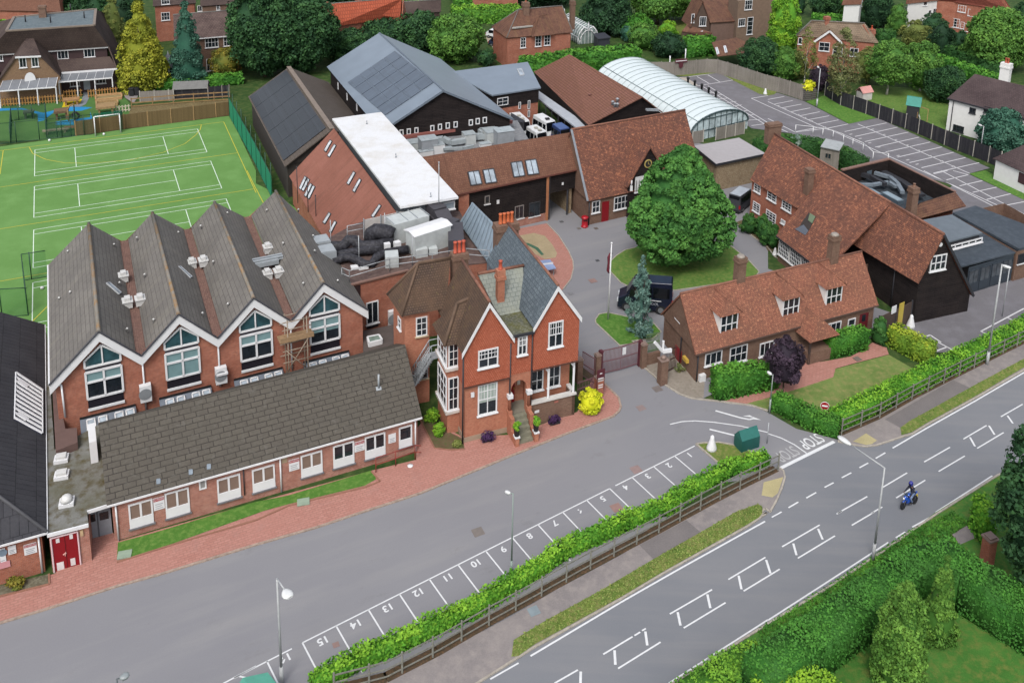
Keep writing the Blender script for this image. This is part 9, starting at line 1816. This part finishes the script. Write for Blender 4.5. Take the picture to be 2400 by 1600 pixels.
# ------------------------------------------------------------------ vehicles
TYRE=flat('tyre_rubber','#202124',.8);RIM=flat('wheel_rim','#9a9ea2',.35,.5);VG_=glassy('vehicle_glass','#15181d',.05)
def vehicle(name,label,cat,front,rear,W_,Hs,paint,prof,side_wins,roofc=None,group=None,hl=True,front_win=True,extras=None):
    """front/rear: ground points under the nose and tail (world); prof: side outline (x from nose 0..1, z 0..1)"""
    f,r=front,rear;L=(r-f).length;d=(r-f).normalized();n=Vector((-d.y,d.x,0));th=thing(name,label,cat,f,group)
    def pt(x,y,z):return f+d*(x*L)+n*(y*W_/2)+Vector((0,0,z*Hs))
    rings=[]
    N=len(prof);inset=lambda z:1-.14*max(0,(z-.5)/.5)**1.3
    b=Bag();l_=[pt(x,-inset(z),z) for x,z in prof];r_=[pt(x,inset(z),z) for x,z in prof]
    b.face(l_[::-1]);b.face(r_)
    for i in range(N):j=(i+1) % N;b.face([l_[i],l_[j],r_[j],r_[i]])
    me=b.build('body',paint,th,weld=True);bv=me.modifiers.new('b','BEVEL');bv.width=.09;bv.segments=3;bv.limit_method='ANGLE';bv.angle_limit=R(25)
    for p in me.data.polygons:p.use_smooth=True
    me.modifiers.new('w','WEIGHTED_NORMAL')
    for x0,x1,z0,z1 in side_wins:
        for s in (-1,1):
            g=Bag();q=[pt(x0,s*(inset(z0)+.015),z0),pt(x1,s*(inset(z0)+.015),z0),pt(x1,s*(inset(z1)+.015),z1),pt(x0+(.03 if x0<.35 else 0),s*(inset(z1)+.015),z1)];g.slab(q if s>0 else q[::-1],.03,tuple(-n*s));g.build('side_window',VG_,th)
    def between(k0,k1,a,c,y=.84,name='windscreen',mat=None,o=.03):
        (xa,za),(xb,zb)=prof[k0],prof[k1];A=lerp(pt(xa,0,za),pt(xb,0,zb),a);B_=lerp(pt(xa,0,za),pt(xb,0,zb),c);nn=(B_-A).cross(n).normalized();cc=pt(.5,0,.5)
        if nn.dot((A+B_)/2-cc)<0:nn=-nn
        hw=n*(W_/2*y);g=Bag();q=[A-hw+nn*o,A+hw+nn*o,B_+hw*.93+nn*o,B_-hw*.93+nn*o];g.slab(q,.03,tuple(-nn));return g.build(name,mat or VG_,th)
    between(2,3,.08,.92);between(4,5,.12,.5,.8,'rear_window')
    if roofc:between(3,4,.04,.97,.86,'roof_panel',roofc)
    for s in (-1,1):
        for x in (.17,.8):
            R_=.36*Hs/2.6 if Hs>2.6 else .33*1.25;R_=.17*Hs if Hs<2.6 else .145*Hs;c=pt(x,s*.98,0)+Vector((0,0,R_));w_=Bag();w_.tube(c-n*s*.22,c+n*s*.03,R_,20);wh=w_.build('wheel',TYRE,th);w_=Bag();w_.tube(c+n*s*.03,c+n*s*.05,R_*.58,14);w_.build('rim',RIM,wh)
        if hl:g=Bag();c=pt(-.002,s*.72,.33);g.box(c,.22,.5,.3,math.atan2(d.y,d.x),base=False);g.build('headlight',flat('lamp_clear','#dfe4e8',.1),th)
        g=Bag();g.box(pt(1.0,s*.88,.4),.08,.22,.55,math.atan2(d.y,d.x),base=False);g.build('tail_light',flat('lamp_red','#b02026',.2),th)
        g=Bag();g.box(pt(.2,s*1.1,.52),.15,.3,.32,math.atan2(d.y,d.x),base=False);g.build('mirror',TYRE,th)
    for x_ in (0.,1.):g=Bag();g.box(pt(x_,0,.16),.14,W_*.92,.28,math.atan2(d.y,d.x),base=False);g.build('bumper',TYRE if Hs>2.6 else paint,th)
    return th,pt,between,(f,d,n,L)
VAN=[(0,.12),(0,.42),(.14,.54),(.29,.96),(.985,1.),(1,.55),(1,.1)]
BUS=[(0,.12),(0,.4),(.06,.5),(.15,.95),(.985,1.),(1,.55),(1,.1)]
CAR=[(0,.22),(.02,.5),(.24,.6),(.42,.97),(.75,1.),(.97,.6),(1,.25)]
NAVY=flat('navy_paint','#1c2238',.25,.2,.6,.05);fN,rN=W(P('G',985,1240)),W(P('G',1490,1300));
dN=(W(P('G',1340,1310))-W(P('G',1000,1275))).normalized();nN=Vector((-dN.y,dN.x,0));f_=W(P('G',985,1285))-dN*.2+nN*1.05;th,pt,btw,fr_=vehicle('navy_van','tall dark navy van parked on the drive behind the blue spruce','van',f_,f_+dN*6.2,2.15,3.95,NAVY,VAN,[(.2,.34,.5,.82),(.38,.62,.52,.84),(.64,.95,.52,.84)],roofc=flat('navy_roof','#39435a',.3,.2))
b=Bag();b.box(pt(.5,0,1.0),.7,.9,.1,math.atan2(dN.y,dN.x));b.build('roof_hatch',TYRE,th);b=Bag();b.bar(pt(.58,-1.03,.44),pt(.8,-1.03,.44),.03,.08);b.build('white_stripe',WHITE(),th)
o=text('side_lettering','SCHOOL',.42,(0,0),0,flat('van_letter_white','#c8ccd4'),kind=None);o.parent=th;o.rotation_euler=(math.pi/2,0,math.atan2(dN.y,dN.x));o.location=pt(.62,-1.03,.33)-th.location
gN0,gN1=W(P('G',2000,395)),W(P('G',2105,415));dG=(W(P('G',2200,330))-W(P('G',2105,410))).normalized();nG=Vector((-dG.y,dG.x,0));rear=W(P('G',2045,400))+dG*.2+nG*.3
vehicle('grey_van','grey passenger van with a silver roof parked beside the long house','van',rear+dG*5.2,rear,2.0,2.75,flat('van_grey','#55585e',.3,.4),VAN,[(.2,.34,.5,.84),(.38,.62,.52,.85),(.64,.93,.52,.85)],roofc=flat('silver_roof','#c9d0d8',.3,.3))
WB=flat('bus_white','#dfe2e4',.35);WR2=flat('bus_roof_white','#e8eaec',.4)
def bus(lab,a,c,wd_,h,m,roofm,hood=True):
    A_,C_=W(P('C',*a),h),W(P('C',*c),h);A_.z=C_.z=0;d=(C_-A_).normalized();return vehicle('minibus',lab,'minibus',A_,C_,wd_,h,m,BUS,[(.1,.3,.5,.84),(.33,.6,.5,.84),(.63,.95,.5,.84)],roofc=roofm,group='minibuses parked behind the archway range')
th,pt,btw,_f=bus('white minibus with a roof hatch, parked against the brown roofed hall',(375,1120),(235,1045),2.2,3.6,WB,WR2);b=Bag();c=pt(.35,0,1.0);b.box(c,.7,.7,.12,.3);b.build('roof_hatch',TYRE,th)
th,pt,btw,_f=bus('white minibus with two roof hatches, nearest the archway range',(290,1215),(175,1150),2.2,3.6,WB,WR2)
for x in (.3,.6):b=Bag();b.box(pt(x,0,1.0),.6,.6,.12,.3);b.build('roof_hatch',flat('hatch_grey','#b8b4a8'),th)
th,pt,btw,_f=bus('white minibus furthest left, against the slit windowed brick block',(130,1120),(20,1030),2.2,3.6,WB,WR2)
for x in (.3,.6):b=Bag();b.box(pt(x,0,1.0),.6,.6,.12,.3);b.build('roof_hatch',flat('hatch_grey','#b8b4a8'),th)
bus('blue minibus right of the white ones behind the archway range',(500,1185),(410,1130),2.1,3.3,flat('bus_blue','#2c3f6e',.35),flat('bus_blue_roof','#4a6398',.4))
bus('white minibus glimpsed behind the dark corner roof left of the others',(70,1250),(-40,1190),2.2,3.6,WB,WR2)
b=Bag();q=[W(P('C',x,y),5.) for x,y in ((-10,1035),(120,1110),(95,1125),(-10,1100))];b.slab(q,.2);b.prism(inset2(q,.1),0,4.8,False);b.build('dark_porch',DARKT(),None,'small dark pitched porch between the minibuses and the plant yard',loc=(q[0].x,q[0].y,0),cat='porch')
a_=W(P('B',2200,350));dC=Vector((.9,-.35,0)).normalized();vehicle('parked_car','white car parked on the gravel drive beside the hipped roof house','car',a_+dC*2.1,a_-dC*2.1,1.9,2.1,flat('car_white','#e4e8ea',.3),CAR,[(.3,.52,.6,.92),(.54,.82,.6,.92)],group='cars on the gravel drive')
a_=W(P('B',2225,425));vehicle('parked_car','dark blue car parked in front of the white one on the gravel drive','car',a_+dC*2.,a_-dC*2.,1.9,2.1,flat('car_dark','#3c4660',.25,.3),CAR,[(.3,.52,.6,.92),(.54,.82,.6,.92)],group='cars on the gravel drive')
# ------------------------------------------------------------------ motorcycle and rider
ft,rt=W(P('L',1235,1545)),W(P('L',1345,1492));dM=(ft-rt).normalized();nM=Vector((-dM.y,dM.x,0));ZS=1.42
Lm=1.45;mid=(ft+rt)/2;rt=mid-dM*Lm/2
def mp_(x,y,z):return rt+dM*x+nM*y+Vector((0,0,z*ZS))
MB=flat('motorbike_blue','#1f57c0',.25,.1,.6,.06);th=thing('motorcycle','blue sports motorcycle riding along the near lane of the main road','motorcycle',mid)
def wheel(x,nm):
    b=Bag();rings=[];R_,r_=.25,.075
    for i in range(24):
        a_=2*math.pi*i/24;c=mp_(x+R_*1.0*math.cos(a_),0,(.32+R_*math.sin(a_)*1.0));o_=(c-mp_(x,0,.32)).normalized();rings.append([c+o_*r_*math.cos(t)+nM*r_*math.sin(t) for t in [2*math.pi*k/6 for k in range(6)]])
    rings.append(rings[0]);b.loft(rings,cap=False);w_=b.build(nm,TYRE,th);b=Bag()
    for k in range(5):a_=2*math.pi*k/5;b.bar(mp_(x,0,.32),mp_(x+R_*math.cos(a_),0,.32+R_*math.sin(a_)),.05)
    b.build('rim',flat('dark_rim','#3a3f48',.4,.5),w_)
wheel(0,'wheel');wheel(Lm,'wheel')
def blob(name,pts,mat,par,wy):
    b=Bag();b.loft([[mp_(x,math.cos(t)*w_,z+math.sin(t)*h_) for t in [2*math.pi*k/10 for k in range(10)]] for x,z,w_,h_ in pts]);return b.build(name,mat,par)
blob('fuel_tank',[(.62,.82,.06,.05),(.7,.86,.14,.1),(.88,.9,.17,.12),(1.05,.86,.13,.1),(1.12,.82,.05,.05)],MB,th,0);blob('front_fairing',[(1.0,.62,.1,.14),(1.15,.72,.19,.22),(1.32,.78,.17,.17),(1.45,.76,.08,.08)],MB,th,0);blob('side_fairing',[(.55,.42,.08,.08),(.7,.5,.16,.2),(.95,.52,.18,.24),(1.15,.58,.14,.18)],MB,th,0)
blob('tail_fairing',[(-.15,.86,.05,.04),(.05,.84,.11,.07),(.35,.76,.13,.07),(.55,.74,.1,.05)],MB,th,0);blob('seat',[(.1,.9,.1,.03),(.35,.83,.14,.04),(.62,.82,.12,.04)],TYRE,th,0);blob('engine',[(.5,.34,.1,.1),(.65,.38,.16,.17),(.88,.38,.16,.16),(1.0,.42,.1,.1)],flat('engine_grey','#4a4d52',.4,.5),th,0);blob('front_mudguard',[(1.15,.58,.04,.02),(1.35,.64,.08,.03),(1.6,.55,.06,.03)],MB,th,0)
b=Bag();b.tube(mp_(Lm,.08,.32),mp_(Lm-.25,.1,.95),.03);b.tube(mp_(Lm,-.08,.32),mp_(Lm-.25,-.1,.95),.03);b.build('front_fork',RIM,th);b=Bag();b.tube(mp_(Lm-.28,-.33,.98),mp_(Lm-.22,0,1.0),.025);b.tube(mp_(Lm-.22,0,1.0),mp_(Lm-.28,.33,.98),.025);b.build('handlebar',TYRE,th)
b=Bag();b.tube(mp_(.1,-.16,.35),mp_(.65,-.16,.3),.06);b.build('exhaust',RIM,th);b=Bag();c=mp_(1.47,0,.78);b.lathe(c-Vector((0,0,.1)),[(.02,0),(.09,.05),(.09,.18),(.02,.24)],10);b.build('headlight',flat('lamp_clear','#dfe4e8',.1),th);b=Bag();b.face([mp_(1.28,-.14,.93),mp_(1.28,.14,.93),mp_(1.16,.1,1.12),mp_(1.16,-.1,1.12)]);b.build('windscreen',glassy('tinted_screen','#4a5a70',.1),th)
b=Bag();b.slab([mp_(-.16,-.1,.52),mp_(-.16,.1,.52),mp_(-.2,.1,.66),mp_(-.2,-.1,.66)],.02);b.build('number_plate',flat('plate_yellow','#d8c24a'),th)
# rider: one skinned body, clothing and helmet as children
J=dict(pel=(.42,0,.92),sp=(.5,0,1.15),ch=(.66,0,1.36),nk=(.74,0,1.5),hd=(.8,0,1.6),hd2=(.82,0,1.72),shL=(.64,.2,1.4),elL=(.86,.3,1.16),wrL=(1.12,.3,1.02),haL=(1.19,.31,1.0),shR=(.64,-.2,1.4),elR=(.86,-.3,1.16),wrR=(1.12,-.3,1.02),haR=(1.19,-.31,1.0),
         hpL=(.44,.11,.9),knL=(.88,.22,.76),anL=(.56,.2,.38),toL=(.74,.22,.3),hpR=(.44,-.11,.9),knR=(.88,-.22,.76),anR=(.56,-.2,.38),toR=(.74,-.22,.3))
def skinfig(name,chain,radii,mat,par,lv=2):
    ks=[];ed=[]
    for ch in chain:
        for a,c in zip(ch[:-1],ch[1:]):
            for k in (a,c):
                if k not in ks:ks.append(k)
            ed.append((ks.index(a),ks.index(c)))
    me=bpy.data.meshes.new(name);off=wloc(par);me.from_pydata([tuple(mp_(*J[k])-off) for k in ks],ed,[]);o=bpy.data.objects.new(name,me);COL.objects.link(o);o.parent=par
    s=o.modifiers.new('skin','SKIN');s.use_smooth_shade=True;su=o.modifiers.new('sub','SUBSURF');su.levels=lv;su.render_levels=lv
    for i,k in enumerate(ks):sv=me.skin_vertices[0].data[i];r_=radii.get(k,.06);sv.radius=(r_,r_);sv.use_root=(i== 0)
    me.materials.append(mat);return o
rd=thing('person','person in a dark jacket, pale jeans and blue helmet riding the blue motorcycle','person',mp_(.42,0,.9))
sk_=flat('skin_tone','#b98a70',.6)
body=skinfig('body',[['pel','sp','ch','nk','hd','hd2'],['ch','shL','elL','wrL','haL'],['ch','shR','elR','wrR','haR'],['pel','hpL','knL','anL','toL'],['pel','hpR','knR','anR','toR']],dict(pel=.1,sp=.09,ch=.1,nk=.06,hd=.1,hd2=.09,shL=.06,shR=.06,elL=.04,elR=.04,wrL=.035,wrR=.035,haL=.04,haR=.04,hpL=.08,hpR=.08,knL=.06,knR=.06,anL=.045,anR=.045,toL=.04,toR=.045),sk_,rd)
skinfig('jacket',[['pel','sp','ch','nk'],['ch','shL','elL','wrL'],['ch','shR','elR','wrR']],dict(pel=.16,sp=.165,ch=.185,nk=.085,shL=.105,shR=.105,elL=.075,elR=.075,wrL=.055,wrR=.055),flat('navy_jacket','#232838',.8),rd)
skinfig('jeans',[['pel','hpL','knL','anL'],['pel','hpR','knR','anR']],dict(pel=.15,hpL=.12,hpR=.12,knL=.095,knR=.095,anL=.07,anR=.07),flat('pale_jeans','#7f93b8',.9),rd)
for s,a_,t_ in ((1,'anL','toL'),(-1,'anR','toR')):skinfig('boot',[[a_,t_]],{a_:.075,t_:.07},TYRE,rd,1)
for s,w_,h_ in ((1,'wrL','haL'),(-1,'wrR','haR')):
    skinfig('glove',[[w_,h_]],{w_:.05,h_:.055},TYRE,rd,1)
b=Bag();c=mp_(.81,0,1.66);b.loft([[c+dM*(math.cos(t)*r_*1.12)+nM*(math.sin(t)*r_)+Vector((0,0,z)) for t in [2*math.pi*k/14 for k in range(14)]] for r_,z in ((.09,-.2),(.15,-.15),(.185,-.02),(.18,.1),(.13,.2),(.04,.25))]);b.build('helmet',flat('blue_helmet','#3a3f9c',.25),rd)
b=Bag();b.loft([[c+dM*(math.cos(t)*.215)+nM*(math.sin(t)*.19)+Vector((0,0,z)) for t in [-.9+1.8*k/8 for k in range(9)]] for z in (-.06,.08)],cap=False);b.build('visor',VG_,rd)
panelfence('closeboard_fence','short grey fence in front of the glazed end of the vaulted hall, left piece',PL('C',1655,1325,1770,1305),2.2,2.2,GCB,CON)
panelfence('closeboard_fence','longer grey fence in front of the glazed end of the vaulted hall, right piece',PL('C',1870,1290,2130,1230),2.2,2.2,GCB,CON)
# repeats of one kind share a group
cnt={}
for o in COL.objects:
    if not o.parent and o.get('label'):cnt.setdefault(o.name.split('.')[0],[]).append(o)
for k,v in cnt.items():
    if len(v)>1:
        for o in v:
            if not o.get('group'):o['group']=k.replace('_',' ')+' pieces around the school'
